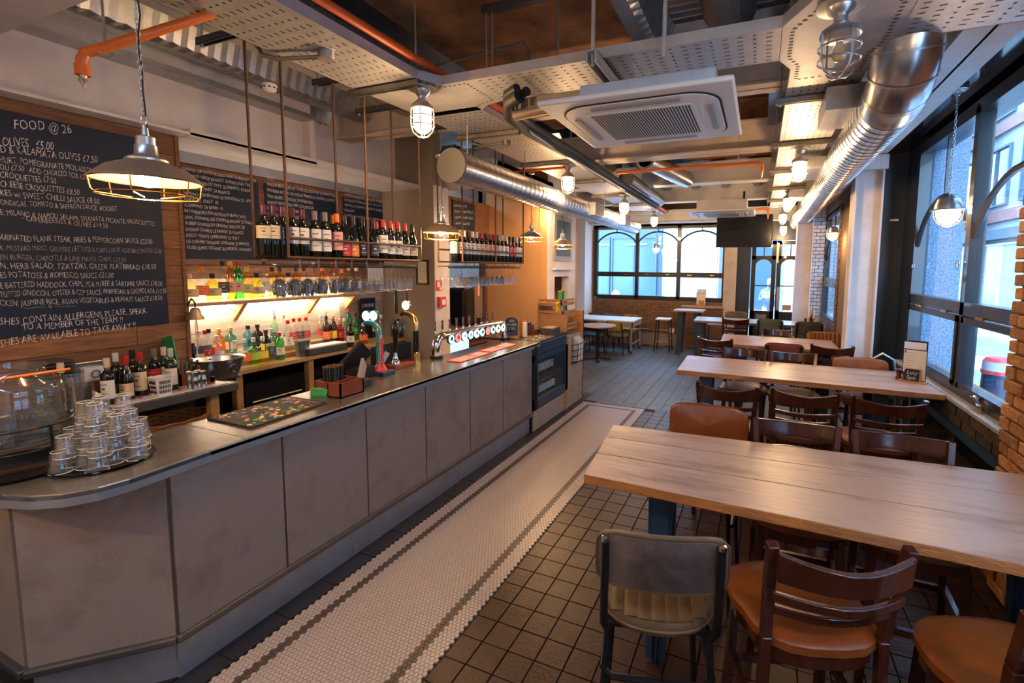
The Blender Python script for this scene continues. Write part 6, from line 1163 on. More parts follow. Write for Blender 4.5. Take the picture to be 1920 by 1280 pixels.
t = thing('support_channel', 'bright steel channel sticking out across the cross tray before the air unit', 'channel', (-.95, 2.9, 3.15)); q = MB(); q.box(-.985, -.975, 2.62, 3.38, 3.12, 3.19); q.box(-.93, -.92, 2.62, 3.38, 3.12, 3.19); q.box(-.985, -.92, 2.62, 3.38, 3.185, 3.19); q.build('channel', 'galv_flat', t)
for x, y in ((-.955, 2.66), (-.55, 2.70)):
    q = MB(); q.tube([(x, y, 3.12), (x, y, 3.98)], .012, 8); q.build('conduit_rod', 'cream_beam', t)
# concrete soffit fixings
t = thing('support_channel', 'dark channel bolted to the brown plaster ceiling', 'channel', (-1.6, 3.0, 3.8)); q = MB(); q.bar((-1.95, 3.05, 3.80), (-1.25, 3.05, 3.80), .05, .05); q.build('channel', 'rail_metal', t)
for x in (-1.92, -1.87, -1.35):
    q = MB(); q.tube([(x, 3.05, 3.78), (x, 3.05, 3.22)], .007, 6); q.build('threaded_rod', 'galv', t)
q = MB(); q.tube([(-2.9, 3.6, 3.75), (-1.95, 3.55, 3.78), (-1.85, 3.5, 3.76), (-1.80, 3.5, 3.68), (-1.80, 3.5, 3.25)], .012, 8); tag(q.build('conduit', 'strut'), 'bent conduit along the brown plaster ceiling down to the cross tray', 'conduit')
# round ducts
def duct(x, y0, y1, z, r, label, pitch=.1, cap=True):
    t = thing('round_duct', label, 'duct', (x, y0, z)); q = MB(); pr = []; y = 0
    while y < y1-y0:
        pr += [(r, y), (r, y+pitch-.012), (r+.0035, y+pitch-.008), (r+.0035, y+pitch-.004)]; y += pitch
    mm = Matrix.Rotation(-PI/2, 4, 'X'); q.lathe([(r, 0)] + pr[1:], (x, y0, z), 40, mm); q.build('spiral_pipe', 'duct_metal', t)
    if cap:
        q = MB(); q.lathe([(0, -.002), (r-.004, -.002), (r+.006, .01), (r+.006, -.012), (r+.003, -.012)], (x, y0, z), 40, mm); q.build('end_cap', 'cap_dark', t)
    return t
dz = duct(-2.42, 3.30, 9.3, 2.785, .137, 'spiral round duct with closed end hanging over the bar'); dz['label'] = 'spiral round duct with closed end hanging over the bar'
for y, k in ((6.35, 'nearer'), (7.9, 'farther')):
    q = MB(); q.box(-2.33, -2.21, y, y+.42, 2.70, 2.88); o = q.build('vent_box', 'galv', dz); q = MB()
    for i in range(9): q.box(-2.212, -2.205, y+.04, y+.38, 2.715+i*.018, 2.724+i*.018)
    q.build('grille', 'rail_metal', o)
for y in (4.6, 6.0, 7.4, 8.8):
    q = MB(); q.tube([(-2.42, y, 2.92), (-2.42, y, 3.2)], .004, 5); q.build('hanger_rod', 'galv', dz)
q = MB(); q.tube([(-2.47, 3.6, 2.92), (-2.47, 3.6, 3.2)], .005, 6); q.build('hanger_rod', 'galv', dz)
d2_ = duct(.71, 3.55, 11.3, 2.995, .17, 'large spiral round duct along the window side under the ceiling', .105, cap=False)
q = MB(); q.tube([(.71, 3.56, 2.995)]+[(.71, 3.55-.32*math.sin(a), 3.315-.32*math.cos(a)) for a in [i*PI/2/6 for i in range(1, 7)]]+[(.71, 3.23, 3.6)], .172, 36, cap=False); q.build('elbow', 'duct_metal', d2_)
for i in range(5):
    a = i*PI/2/4; q = MB(); cc = Vector((.71, 3.55-.32*math.sin(a), 3.315-.32*math.cos(a))); tn = Vector((0, -math.cos(a), math.sin(a))); q.tube([cc-tn*.006, cc+tn*.006], .178, 36, cap=False); q.build('seam_band', 'galv', d2_)
q = MB(); q.box(.36, .72, 3.65, 4.15, 3.03, 3.17); q.prism([(.36, 3.65), (.60, 3.65), (.72, 4.15), (.36, 4.15)], 3.02, 3.03); q.build('side_branch', 'galv', d2_)
q = MB(); q.box(.30, .66, 5.55, 6.25, 3.0, 3.12); q.build('side_branch', 'galv', d2_); q = MB(); q.box(.34, .66, 7.6, 8.1, 3.0, 3.1); q.build('side_branch', 'galv', d2_)
t = thing('foil_duct', 'short foil-wrapped flexible duct with open end past the cross beam', 'duct', (-1.35, 6.6, 3.5)); q = MB(); n = 14; q.tube([(-1.55+.34*i/n, 6.6+1.5*i/n, 3.46-.03*i/n) for i in range(n+1)], [.125+(.006 if i % 2 else 0) for i in range(n+1)], 20, cap=False); q.build('foil_sleeve', 'steel', t); q = MB(); q.lathe([(.132, 0), (.132, .03), (.10, .03), (.10, 0)], (-1.56, 6.56, 3.46), 24, Matrix.Rotation(-PI/2, 4, 'X')); q.build('collar', 'pewter', t); q = MB(); q.lathe([(0, 0), (.10, 0), (.1, .002), (0, .002)], (-1.55, 6.62, 3.46), 24, Matrix.Rotation(-PI/2, 4, 'X')); q.build('dark_opening', 'matte_black', t)
duct(-1.95, 7.0, 9.5, 3.3, .11, 'smaller foil duct branch beside the long left tray', .06)
# ceiling cassette air units
def cassette(x0, x1, y0, y1, z, label, pid):
    t = thing('air_conditioner', label, 'air conditioner', ((x0+x1)/2, (y0+y1)/2, z)); q = MB(); q.box(x0, x1, y0, y1, z, z+.03); q.build('face_panel', 'white_plastic', t, bevel=.012)
    q = MB(); q.box(x0+.12, x1-.12, y0+.36, y1-.10, z+.03, z+.22); q.build('casing', 'galv_flat', t, bevel=.004)
    cx, cy = (x0+x1)/2, (y0+y1)/2; a, b_ = (x1-x0)/2-.075, (y1-y0)/2-.075
    def rr_(a, b_, r, n=6):
        out = []
        for (sx_, sy_, t0) in ((1, 1, 0), (-1, 1, PI/2), (-1, -1, PI), (1, -1, 3*PI/2)):
            for i in range(n+1):
                an = t0+PI/2*i/n; out.append((cx+sx_*(a-r)+math.cos(an)*r, cy+sy_*(b_-r)+math.sin(an)*r))
        return out
    q = MB(); q.prism(rr_(a, b_, .18), z-.003, z+.001); q.build('dark_recess', 'matte_black', t)
    q = MB(); q.prism(rr_(a-.012, b_-.012, .17), z-.010, z-.003); q.build('inner_frame', 'white_plastic', t, bevel=.004)
    q = MB(); q.prism(rr_(a-.14, b_-.14, .03), z-.014, z-.010); g = q.build('intake_panel', 'white_plastic', t)
    q = MB(); n = 34
    for i in range(n):
        x = cx-a+.17+(2*a-.34)*i/(n-1); q.box(x-.0045, x+.0045, cy-b_+.16, cy+b_-.16, z-.0148, z-.0138)
    q.build('intake_slots', 'matte_black', g, kind='stuff')
    for (bx0, bx1, by0, by1, ps) in ((cx-a+.2, cx+a-.2, y0+.125, y0+.155, 0), (cx-a+.2, cx+a-.2, y1-.155, y1-.125, 0), (x0+.125, x0+.155, cy-b_+.2, cy+b_-.2, 0), (x1-.155, x1-.125, cy-b_+.2, cy+b_-.2, 0)):
        q = MB(); q.box(bx0, bx1, by0, by1, z-.017, z-.010); q.build('louvre', 'grey_plastic', t)
    return t
cassette(-1.20, -.155, 2.42, 3.42, 2.845, 'white ceiling cassette air conditioner with slotted grille over the aisle', 0)
cassette(-1.13, -.12, 7.55, 8.5, 2.83, 'farther white ceiling cassette air conditioner before the television', 1)
# pipes
q = MB(); q.tube([(-1.08, 2.9, 2.99), (-1.38, 2.88, 2.99), (-1.60, 2.90, 2.98)], .035, 12); tag(q.build('condensate_pipe', 'pewter'), 'brown plastic pipe end beside the cassette air conditioner', 'pipe')
t = thing('black_pipe_bundle', 'thick black insulated pipe bundle curving down beside the left tray', 'pipe', (-1.7, 3, 3.1)); 
for k, (dx, dz2, r_) in enumerate(((0, 0, .045), (.055, .02, .03), (-.02, .05, .03))):
    q = MB(); q.tube([(-1.50+dx, 2.78, 3.06+dz2), (-1.60+dx, 2.83, 3.05+dz2), (-1.70+dx, 3.0, 3.02+dz2), (-1.76+dx, 3.4, 3.03+dz2), (-1.80+dx, 4.5, 3.06+dz2), (-1.84+dx, 6.4, 3.07+dz2), (-1.84+dx, 8.6, 3.07+dz2)], r_, 12); q.build('pipe_sleeve', 'matte_black', t)
q = MB(); q.tube([(-1.72, 2.95, 3.10), (-1.72, 3.4, 3.0), (-1.78, 4.2, 3.02), (-1.75, 5.2, 3.0), (-1.80, 6.4, 3.03)], .008, 6); q.build('white_cable', 'white_plastic', t)
t = thing('sprinkler_pipe', 'orange sprinkler pipe with an elbow and nozzle left of the nearest pendant', 'pipe', (-2.85, 1.2, 2.9)); q = MB(); e = at(400, 25, x=-2.62); q.tube([(-2.62, e.y, e.z), (-2.80, 1.22, 2.905), (-2.84, 1.19, 2.885), (-2.85, 1.18, 2.85), (-2.85, 1.18, 2.79)], .022, 12); q.build('pipe', 'orange_pipe', t)
q = MB(); q.tube([(-2.85, 1.18, 2.83), (-2.85, 1.18, 2.785)], .027, 12); q.build('socket', 'orange_pipe', t); q = MB(); q.lathe([(.016, 0), (.012, -.02), (.018, -.024), (.006, -.045), (.004, -.06), (0, -.06)], (-2.85, 1.18, 2.79), 12); q.build('nozzle', 'pewter', t); q = MB(); q.tube([(-2.79, 1.24, 2.93), (-2.79, 1.24, 3.5)], .006, 6); q.tube(arc((-2.79, 1.24, 2.905), .027, 0, 2*PI, 12, 'yz')[:-1], .005, 5, closed=True); q.build('hanger', 'galv', t)
q = MB(); q.tube([(-2.16, 1.0, 3.31), (-2.16, 2.8, 3.31), (-2.10, 3.2, 3.29), (-2.06, 4.5, 3.25), (-2.05, 11, 3.25)], .026, 10); tag(q.build('sprinkler_main', 'red_orange_pipe'), 'long red-orange sprinkler main running beside the left cable tray', 'pipe')
t = thing('sprinkler_pipe', 'thin orange sprinkler pipe crossing to the right with a down elbow', 'pipe', (-.8, 5.0, 3.0)); yq = 5.2; A_ = at(1155, 324, y=yq); B_ = at(1425, 305, y=yq); q = MB(); q.tube([A_, B_, (B_.x+.02, yq, B_.z-.02), (B_.x+.02, yq, B_.z-.09)], .017, 10); q.build('pipe', 'orange_pipe', t); q = MB(); q.lathe([(.014, 0), (.008, -.03), (.012, -.032), (.004, -.06), (0, -.06)], (B_.x+.02, yq, B_.z-.09), 10); q.build('nozzle', 'pewter', t); q = MB(); q.tube([at(1384, 305, y=yq), at(1384, 305, y=yq)+Vector((0, 0, .9))], .004, 5); q.build('hanger', 'galv', t)
t = thing('sprinkler_pipe', 'short orange sprinkler pipe above the television', 'pipe', (.1, 8.9, 3.0)); q = MB(); q.tube([(-.3, 8.9, 3.0), (.06, 8.9, 3.0), (.08, 8.9, 2.98), (.08, 8.9, 2.88)], .017, 10); q.build('pipe', 'orange_pipe', t); q = MB(); q.lathe([(.014, 0), (.008, -.03), (.004, -.06), (0, -.06)], (.08, 8.9, 2.88), 10); q.build('nozzle', 'pewter', t)
q = MB(); q.tube([(-3.3, 5.2, 3.12), (-2.2, 5.2, 3.13)], .016, 8); tag(q.build('sprinkler_branch', 'red_orange_pipe'), 'short dull orange pipe behind the lit caged lamp over the bar', 'pipe')
def disc(loc, label, nm, cat): 
    t = thing(nm, label, cat, loc); q = MB(); q.lathe([(0, 0), (.05, 0), (.055, -.02), (.045, -.045), (.03, -.055), (0, -.057)], loc, 24); q.build('housing', 'white_plastic', t); q = MB()
    for k in range(10):
        a = k*2*PI/10; q.box(loc[0]+math.cos(a)*.051-.006, loc[0]+math.cos(a)*.051+.006, loc[1]+math.sin(a)*.051-.006, loc[1]+math.sin(a)*.051+.006, loc[2]-.034, loc[2]-.026)
    q.build('vents', 'matte_black', t, kind='stuff'); return t
ps = at(505, 158, x=-3.55); disc((ps.x, ps.y, ps.z), 'white round smoke detector between the rack rods under the metal deck', 'smoke_detector', 'smoke detector')
def conduit_box(loc, pts, label):
    t = thing('junction_box', label, 'junction box', loc); q = MB(); q.lathe([(.045, 0), (.045, -.045), (0, -.045)], loc, 20); q.build('box', 'galv', t); q = MB(); q.tube(pts, .013, 10); q.build('conduit', 'brass' if 0 else 'strut', t)
conduit_box((-2.42, 2.10, TZ-.002), [(-2.46, 2.10, TZ-.025), (-2.72, 2.02, TZ-.03), (-2.80, 1.98, TZ-.01), (-2.84, 1.97, TZ+.06)], 'round steel junction box with bent conduit under the near tray')
conduit_box((-2.30, 4.0, TZ-.05), [(-2.34, 4.0, TZ-.07), (-2.58, 3.98, TZ-.08), (-2.66, 3.97, TZ-.05)], 'round steel junction box under the second length of tray')
q = MB(); q.box(-2.73, -2.19, .9, 1.2, TZ, TZ+.1)
# television
t = thing('television', 'large black wall television hung by the ceiling before the doors', 'television', (-.33, 9.4, 2.4)); pa = at(1341, 411, y=9.4); pb = at(1447, 463, y=9.4); q = MB(); q.box(pa.x+.03, pb.x, 9.4, 9.46, pb.z, pa.z+.07); q.build('frame', 'matte_black', t, bevel=.006); q = MB(); q.box(pa.x+.045, pb.x-.015, 9.394, 9.4, pb.z+.015, pa.z+.055); q.build('screen', 'gloss_black', t); q = MB(); q.tube([(pa.x+.5, 9.44, pa.z), (pa.x+.5, 9.44, 3.4)], .02, 8); q.build('ceiling_pole', 'black_metal', t)
# ================================================================ TABLES, STOOLS AND CHAIRS
def plank_table(label, corners, z, th, joints, m='table_wood', kind='trestle'):
    """corners: near-left, near-right, far-right, far-left in plan; planks run along the length"""
    nl, nr, fr_, fl = [Vector(c) for c in corners]; cx = (nl+nr+fr_+fl)/4; t = thing('table', label, 'table', (cx.x, cx.y, 0))
    js_ = [0]+joints+[1]
    for a, b_ in zip(js_[:-1], js_[1:]):
        g = .0012; p = [nl.lerp(fl, a), nr.lerp(fr_, a), nr.lerp(fr_, b_), nl.lerp(fl, b_)]
        q = MB(); q.prism([(p[0].x, p[0].y+g), (p[1].x, p[1].y+g), (p[2].x, p[2].y-g), (p[3].x, p[3].y-g)], z-.002*0-th+.003, z); o = q.build('plank', m, t, bevel=.004)
        o.data.materials.append(M['table_edge' if m == 'table_wood' else m])
        for pl in o.data.polygons:
            if abs(pl.normal.z) < .5: pl.material_index = 1
    return t, nl, nr, fr_, fl
def steel_legs(t, pts, z):
    for (x, y) in pts:
        q = MB(); q.bar((x-.05, y, z), (x-.015, y, .01), .008, .09, (0, 1, 0)); q.bar((x+.05, y, z), (x+.0, y, .01), .008, .09, (0, 1, 0)); q.bar((x, y-.04, z), (x-.0, y-.02, .01), .10, .006, (0, 1, 0)); q.build('leg', 'blue_steel', t)
Z1 = .985
t1, *_ = plank_table('long high plank table nearest the camera with bare pale top', [(-.725, 1.975), (1.36, 1.905), (1.36, 2.83), (-.80, 2.70)], Z1, .048, [.37, .70])
steel_legs(t1, [(-.40, 2.18), (-.42, 2.52), (1.15, 2.15), (1.15, 2.6)], Z1-.05)
q = MB(); q.box(-.42, 1.18, 2.3, 2.36, Z1-.10, Z1-.05); q.build('under_rail', 'dark_wood', t1)
t2, *_ = plank_table('second high plank table from the camera with whitened top reaching the window ledge', [(-.70, 4.45), (1.385, 4.43), (1.385, 5.02), (1.2, 5.28), (-.715, 5.26)][:0] or [(-.70, 4.45), (1.385, 4.42), (1.375, 5.27), (-.715, 5.26)], Z1, .048, [.33, .66])
steel_legs(t2, [(-.45, 4.62), (-.45, 5.08), (1.0, 4.65), (1.0, 5.05)], Z1-.05)
t3, *_ = plank_table('third high plank table from the camera behind the whitened one', [(-.455, 6.30), (.94, 6.30), (.94, 7.25), (-.47, 7.25)], Z1, .045, [.5])
steel_legs(t3, [(-.2, 6.5), (-.2, 7.0), (.8, 6.5), (.8, 7.0)], Z1-.05)
t4, *_ = plank_table('farthest high table with grey top near the street doors', [(-1.15, 9.15), (1.08, 9.15), (1.08, 9.95), (-1.18, 9.95)], .96, .045, [.5], m='zinc')
mat('grey_top', (.40, .44, .47), .3, n=5, c2=(.3, .33, .36))
for o in t4.children: o.data.materials[0] = M['grey_top']
for (x, y) in ((-1.02, 9.32), (-1.02, 9.8), (.9, 9.3), (.9, 9.8)):
    q = MB(); q.bar((x-.03, y, .92), (x+.02, y, .01), .12, .03, (0, 1, 0)); q.build('leg', 'blue_steel', t4)
# --- chair kinds. Origin on the floor under the seat centre, front = +Y
def ladder_stool(label, loc, rz, leather='tan_leather', hs=.72, group=None):
    key = 'ladder'+leather+str(hs)
    if key in protos: return dup(protos[key], loc, rz, label)
    t = thing('ladder_stool' if hs > .6 else 'ladder_chair', label, 'stool' if hs > .6 else 'chair', loc, rz); W = .205; m = 'dark_wood'
    poly = []; n = 24
    for i in range(n):
        a = i*2*PI/n; x = math.cos(a); y = math.sin(a); k = .252/max(abs(x)**3+abs(y)**3, 1e-6)**(1/3); poly.append((x*k*(.98 if y > 0 else .9), y*k*.92))
    q = MB(); k0 = len(poly); vs = []; rings = ((.93, hs-.055), (1.0, hs-.04), (1.0, hs-.012), (.96, hs-.002), (.80, hs+.006), (.0, hs+.008))
    for s_, z in rings: vs += [(p[0]*s_, p[1]*s_, z) for p in poly]
    fs = [tuple(range(k0-1, -1, -1))]
    for r_ in range(len(rings)-1): fs += [(r_*k0+i, r_*k0+(i+1) % k0, (r_+1)*k0+(i+1) % k0, (r_+1)*k0+i) for i in range(k0)]
    q.add(vs, fs, True); q.build('seat', leather, t, world=False)
    q = MB(); q.prism([(p[0]*.93, p[1]*.93) for p in poly], hs-.10, hs-.052); q.build('seat_frame', m, t, world=False)
    for s_ in (-1, 1):
        q = MB(); q.bar((s_*.175, .16, hs-.06), (s_*.20, .20, 0), .036, .036); q.build('leg', m, t, world=False, bevel=.004, seg=1)
        q = MB(); b_ = -.185
        pts = [(s_*.215, b_-.03, 0), (s_*.20, b_, .35*hs), (s_*.192, b_-.005, hs), (s_*.20, b_-.03, hs+.18), (s_*.212, b_-.075, hs+.365)]
        for p0, p1 in zip(pts[:-1], pts[1:]): q.bar(p0, p1, .036, .034, (1, 0, 0))
        q.build('leg', m, t, world=False, bevel=.004, seg=1)
    def slat(z0, z1, th, bow, name):
        q = MB(); n = 20; vs = []
        for i in range(n+1):
            f = i/n; x = -.205+.41*f; yb = -.185-(.03+.075*((z0+z1)/2-hs)/.36 if (z0+z1)/2 > hs+.18 else .005+.025*((z0+z1)/2-hs)/.18) - bow*1.5*math.sin(PI*f)
            zz = .018*math.sin(PI*f) if name == 'top_rail' else 0
            vs += [(x, yb-th/2, z0), (x, yb+th/2, z0), (x, yb+th/2-.012*(name == 'top_rail'), z1-zz), (x, yb-th/2-.012*(name == 'top_rail'), z1-zz)]
        fs = []
        for i in range(n):
            for j in range(4): fs.append((4*i+j, 4*i+(j+1) % 4, 4*i+4+(j+1) % 4, 4*i+4+j))
        fs += [(3, 2, 1, 0), (4*n, 4*n+1, 4*n+2, 4*n+3)]
        q.add(vs, fs, True); q.build(name, m, t, world=False, bevel=.004)
    slat(hs+.255, hs+.355, .024, .045, 'top_rail'); slat(hs+.175, hs+.205, .02, .045, 'back_slat'); slat(hs+.10, hs+.13, .02, .04, 'back_slat')
    zf = .30 if hs > .6 else .20
    for (p0, p1) in (((-.19, .19, zf), (.19, .19, zf)), ((-.19, .19, zf+.06), (-.20, -.19, zf+.06)), ((.19, .19, zf+.06), (.20, -.19, zf+.06)), ((-.2, -.19, zf+.03), (.2, -.19, zf+.03))):
        q = MB(); q.bar(p0, p1, .022, .032); q.build('footrest' if p0[1] == p1[1] and p0[1] > 0 else 'stretcher', m, t, world=False)
    protos[key] = t; return t
def pad_stool(label, loc, rz, back='taupe_back', seat='olive_pad', hs=.74, chan=True, frame='black_metal', bh=.24, bw=.215, piping=None, ribs_back=False, gap=.09):
    key = 'pad'+back+seat+str(hs)+str(ribs_back)+str(bw)+str(bh)
    if key in protos: return dup(protos[key], loc, rz, label)
    high = hs > .6; t = thing('padded_stool' if high else 'padded_chair', label, 'stool' if high else 'chair', loc, rz)
    n = 28; poly = []
    for i in range(n):
        a = i*2*PI/n; x = math.cos(a); y = math.sin(a); p_ = 3.2 if y > 0 else 2.4; k = 1/max(abs(x)**p_+abs(y)**p_, 1e-6)**(1/p_); poly.append((x*k*.205, y*k*.20))
    q = MB(); vs = []; rings = ((.96, hs-.055), (1.0, hs-.045), (1.0, hs-.015), (.97, hs-.004), (.9, hs), (.0, hs+.004))
    for s_, z in rings: vs += [(p[0]*s_, p[1]*s_, z) for p in poly]
    fs = [tuple(range(n-1, -1, -1))]
    for r_ in range(len(rings)-1): fs += [(r_*n+i, r_*n+(i+1) % n, (r_+1)*n+(i+1) % n, (r_+1)*n+i) for i in range(n)]
    q.add(vs, fs, True); st = q.build('seat', seat, t, world=False)
    if chan:
        for i in range(7):
            x = -.142+i*.0475; hy = .2*(1-(abs(x)/.205)**2.6)**(1/2.6)*.94; q = MB(); q.tube([(x, -hy, hs-.001), (x, -hy*.9, hs+.002), (x, 0, hs+.0045), (x, hy*.9, hs+.002), (x, hy, hs-.001)], .0235, 6); q.v = [(v[0], v[1], hs+(v[2]-hs)*.22) for v in q.v]; q.build('channel', seat, st, world=False)
    q = MB(); q.tube([(p[0]*1.01, p[1]*1.01, hs-.03) for p in poly], .006, 5, closed=True); q.build('piping', piping or seat, st, world=False)
    # padded back, gently curved
    z0 = hs+gap; z1 = z0+bh; q = MB(); nx = 14; nz = 8; vs = []; R_ = .05
    def outl(f, g):
        x = -bw+2*bw*f; z = z0+(z1-z0)*g; ez = min(g, 1-g)*(z1-z0); ex = min(f, 1-f)*2*bw
        return x, z
    pts = []
    m_ = 40
    for i in range(m_):
        a = i*2*PI/m_; x = math.cos(a); z = math.sin(a); k = 1/max(abs(x)**6+abs(z)**6, 1e-9)**(1/6); pts.append((x*k, z*k))
    def bk(px, pz, off): 
        x = px*bw; z = (z0+z1)/2+pz*bh/2; y = -.20-.035*(1-px*px)-.10*(z-hs)*.9 + off; return (x, y, z)
    rings = [(0, -.018), (.9, -.018), (.985, -.014), (1, 0), (.985, .014), (.9, .02), (0, .022)]
    for s_, off in rings: vs += [bk(p[0]*s_, p[1]*s_, off) for p in pts]
    fs = []
    for r_ in range(len(rings)-1): fs += [(r_*m_+i, r_*m_+(i+1) % m_, (r_+1)*m_+(i+1) % m_, (r_+1)*m_+i) for i in range(m_)]
    q.add(vs, fs, True); bo = q.build('backrest', back, t, world=False)
    q = MB(); q.tube([bk(p[0]*1.0, p[1]*1.0, -.013) for p in pts], .005, 5, closed=True); q.build('piping', piping or ('olive_pad' if back == 'taupe_back' else back), bo, world=False)
    if ribs_back:
        for i in range(8):
            px = -.82+i*.234; q = MB(); q.tube([bk(px, g*.94, .02) for g in (-1, -.5, 0, .5, 1)], .022, 6); q.build('channel', back, bo, world=False)
            q = MB(); q.tube([bk(px, g*.96, -.012) for g in (-1, -.5, 0, .5, 1)], .022, 6); q.build('channel', back, bo, world=False)
    r_ = .0125
    for s_ in (-1, 1):
        q = MB(); q.tube([bk(s_*.86, .80, -.028), bk(s_*.86, 0, -.028), (s_*.19, -.205, hs-.01), (s_*.18, -.17, hs-.06)], [r_, r_*1.15, r_*1.15, r_], 10); q.build('back_post', frame, t, world=False); q = MB(); q.lathe([(0, -.008), (.014, -.006), (.014, .006), (0, .009)], bk(s_*.86, .80, -.03), 10); q.build('bolt_cap', 'chrome', t, world=False)
        q = MB(); q.tube([(s_*.155, .14, hs-.05), (s_*.19, .185, .0)], r_, 10); q.build('leg', frame, t, world=False); q = MB(); q.tube([(s_*.175, -.15, hs-.05), (s_*.215, -.22, .0)], r_, 10); q.build('leg', frame, t, world=False)
    q = MB(); q.tube([(-.16, .14, hs-.055), (.16, .14, hs-.055), (.175, -.15, hs-.055), (-.175, -.15, hs-.055)], r_, 8, closed=True); q.build('seat_rail', frame, t, world=False)
    if high:
        zf = hs-.22; x = .175; q = MB(); q.tube([(-x*1.04, .16, zf), (-x*1.1, -.16, zf), (-x*.9, -.195, zf), (x*.9, -.195, zf), (x*1.1, -.16, zf), (x*1.04, .16, zf)], .011, 8); q.build('footrest', frame, t, world=False)
    protos[key] = t; return t
def put(fn, u0, u1, v, label, face, zt=1.07, off=.235, **k):
    """back-top edge seen between u0..u1 at height v; face +1 = chair faces away from camera (+Y), -1 = faces the camera side"""
    p = at((u0+u1)/2, v, z=zt); rz = k.pop('rz', 0)+(0 if face > 0 else PI); d = Vector((-math.sin(rz), math.cos(rz), 0)); c = p+d*off; return fn(label, (c.x, c.y, 0), rz, **k)
def puty(fn, u0, u1, v, Y, label, off=.235, **k):
    p = at((u0+u1)/2, v, y=Y); return fn(label, (p.x, Y-off, 0), PI, **k)
put(pad_stool, 1118, 1370, 1008, 'worn brown padded stool with channelled olive seat nearest the camera, leftmost', 1, 1.09, .27, rz=.26, bh=.195, gap=.155)
put(ladder_stool, 1455, 1712, 1045, 'dark ladder-back stool with tan seat right of the worn padded stool', 1, 1.06, .28, rz=.34)
p = Vector((.80, 1.60, 0)); ladder_stool('dark ladder-back stool with tan seat at the lower right corner', (p.x, p.y+.18, 0), .30)
pad_stool('tan padded stool pushed in behind the nearest table, left end', (-.27, 2.80, 0), PI, back='tan_leather', seat='tan_leather', chan=False, frame='black_metal', bw=.24)
ladder_stool('ladder-back stool behind the nearest table, second from the left end', (.23, 2.62, 0), PI+.02, 'dark_leather'); ladder_stool('ladder-back stool behind the nearest table, closest to the window', (.72, 2.62, 0), PI-.03, 'dark_leather')
put(ladder_stool, 1312, 1415, 722, 'ladder-back stool at the second table, leftmost on the camera side', 1, 1.07, rz=.04, leather='dark_leather'); put(ladder_stool, 1455, 1560, 733, 'ladder-back stool at the second table, middle of the camera side', 1, 1.07, rz=.06, leather='dark_leather'); put(ladder_stool, 1605, 1725, 748, 'ladder-back stool at the second table, nearest the window on the camera side', 1, 1.07, rz=.05, leather='dark_leather')
puty(ladder_stool, 1362, 1432, 659, 5.40, 'ladder-back stool behind the second table, left one', leather='dark_leather'); puty(ladder_stool, 1445, 1530, 670, 5.36, 'ladder-back stool behind the second table, right one', leather='dark_leather')
puty(pad_stool, 1562, 1663, 680, 5.36, 'tan padded stool behind the second table before the white column', back='tan_leather', seat='tan_leather', chan=False, bw=.24)
put(ladder_stool, 1322, 1362, 636, 'ladder-back stool at the left end of the third table', 1, 1.06, leather='dark_leather', rz=-.3); put(pad_stool, 1437, 1504, 640, 'dark red-brown padded stool on the camera side of the third table', 1, 1.09, back='oxblood', seat='oxblood', chan=False); put(ladder_stool, 1530, 1590, 650, 'ladder-back stool on the camera side of the third table by the column', 1, 1.06, leather='dark_leather')
puty(ladder_stool, 1435, 1482, 618, 7.38, 'ladder-back stool behind the third table', leather='dark_leather'); puty(pad_stool, 1510, 1580, 617, 7.4, 'orange-tan ribbed padded stool behind the third table by the column', back='tan_channel', seat='tan_channel', ribs_back=True)
put(ladder_stool, 1358, 1400, 603, 'ladder-back stool at the farthest grey-topped table, left one', 1, 1.02, leather='dark_leather'); put(pad_stool, 1418, 1470, 598, 'grey-green fabric padded stool at the farthest grey-topped table', 1, 1.07, back='grey_pad', seat='grey_pad', chan=False); put(pad_stool, 1490, 1545, 604, 'charcoal padded stool at the farthest grey-topped table', 1, 1.06, back='charcoal_pad', seat='charcoal_pad', chan=False)
puty(pad_stool, 1362, 1400, 583, 10.2, 'brown padded stool behind the farthest grey-topped table', back='taupe_back', seat='olive_pad', chan=False)
# --- far left: low table on castors, chairs, round table
t = thing('table', 'low white-topped table on castors before the end brick wall', 'table', (-3.5, 10.6, 0)); q = MB(); q.box(-4.5, -2.60, 10.15, 11.05, .73, .76); q.build('top', 'frame_white', t); q = MB(); q.box(-4.5, -2.61, 10.16, 10.18, .62, .73); q.box(-2.63, -2.61, 10.16, 11.04, .62, .73); q.build('apron', 'taupe_wall', t)
for x, y in ((-2.64, 10.2), (-2.64, 11.0), (-4.4, 10.2), (-4.4, 11.0)):
    q = MB(); q.bar((x, y, .73), (x, y, .07), .035, .035); o = q.build('leg', 'galv', t); q = MB(); q.lathe([(0, -.012), (.032, -.012), (.032, .012), (0, .012)], (x, y, .034), 14, Matrix.Rotation(PI/2, 4, 'Y')); q.build('castor', 'matte_black', o)
for z in (.22, .5):
    q = MB(); q.bar((-2.64, 10.2, z), (-2.64, 11.0, z), .025, .025); q.build('side_rail', 'galv', t)
kc = dict(hs=.46, bh=.22, bw=.20)
pad_stool('red-brown ribbed chair behind the low white table, leftmost', (-4.05, 11.2, 0), PI, back='oxblood', seat='oxblood', ribs_back=True, **kc); pad_stool('teal ribbed chair behind the low white table, middle', (-3.5, 11.2, 0), PI, back='teal_pad', seat='teal_pad', ribs_back=True, **kc); pad_stool('mustard ribbed chair behind the low white table, rightmost', (-2.98, 11.2, 0), PI, back='mustard', seat='mustard', ribs_back=True, **kc)
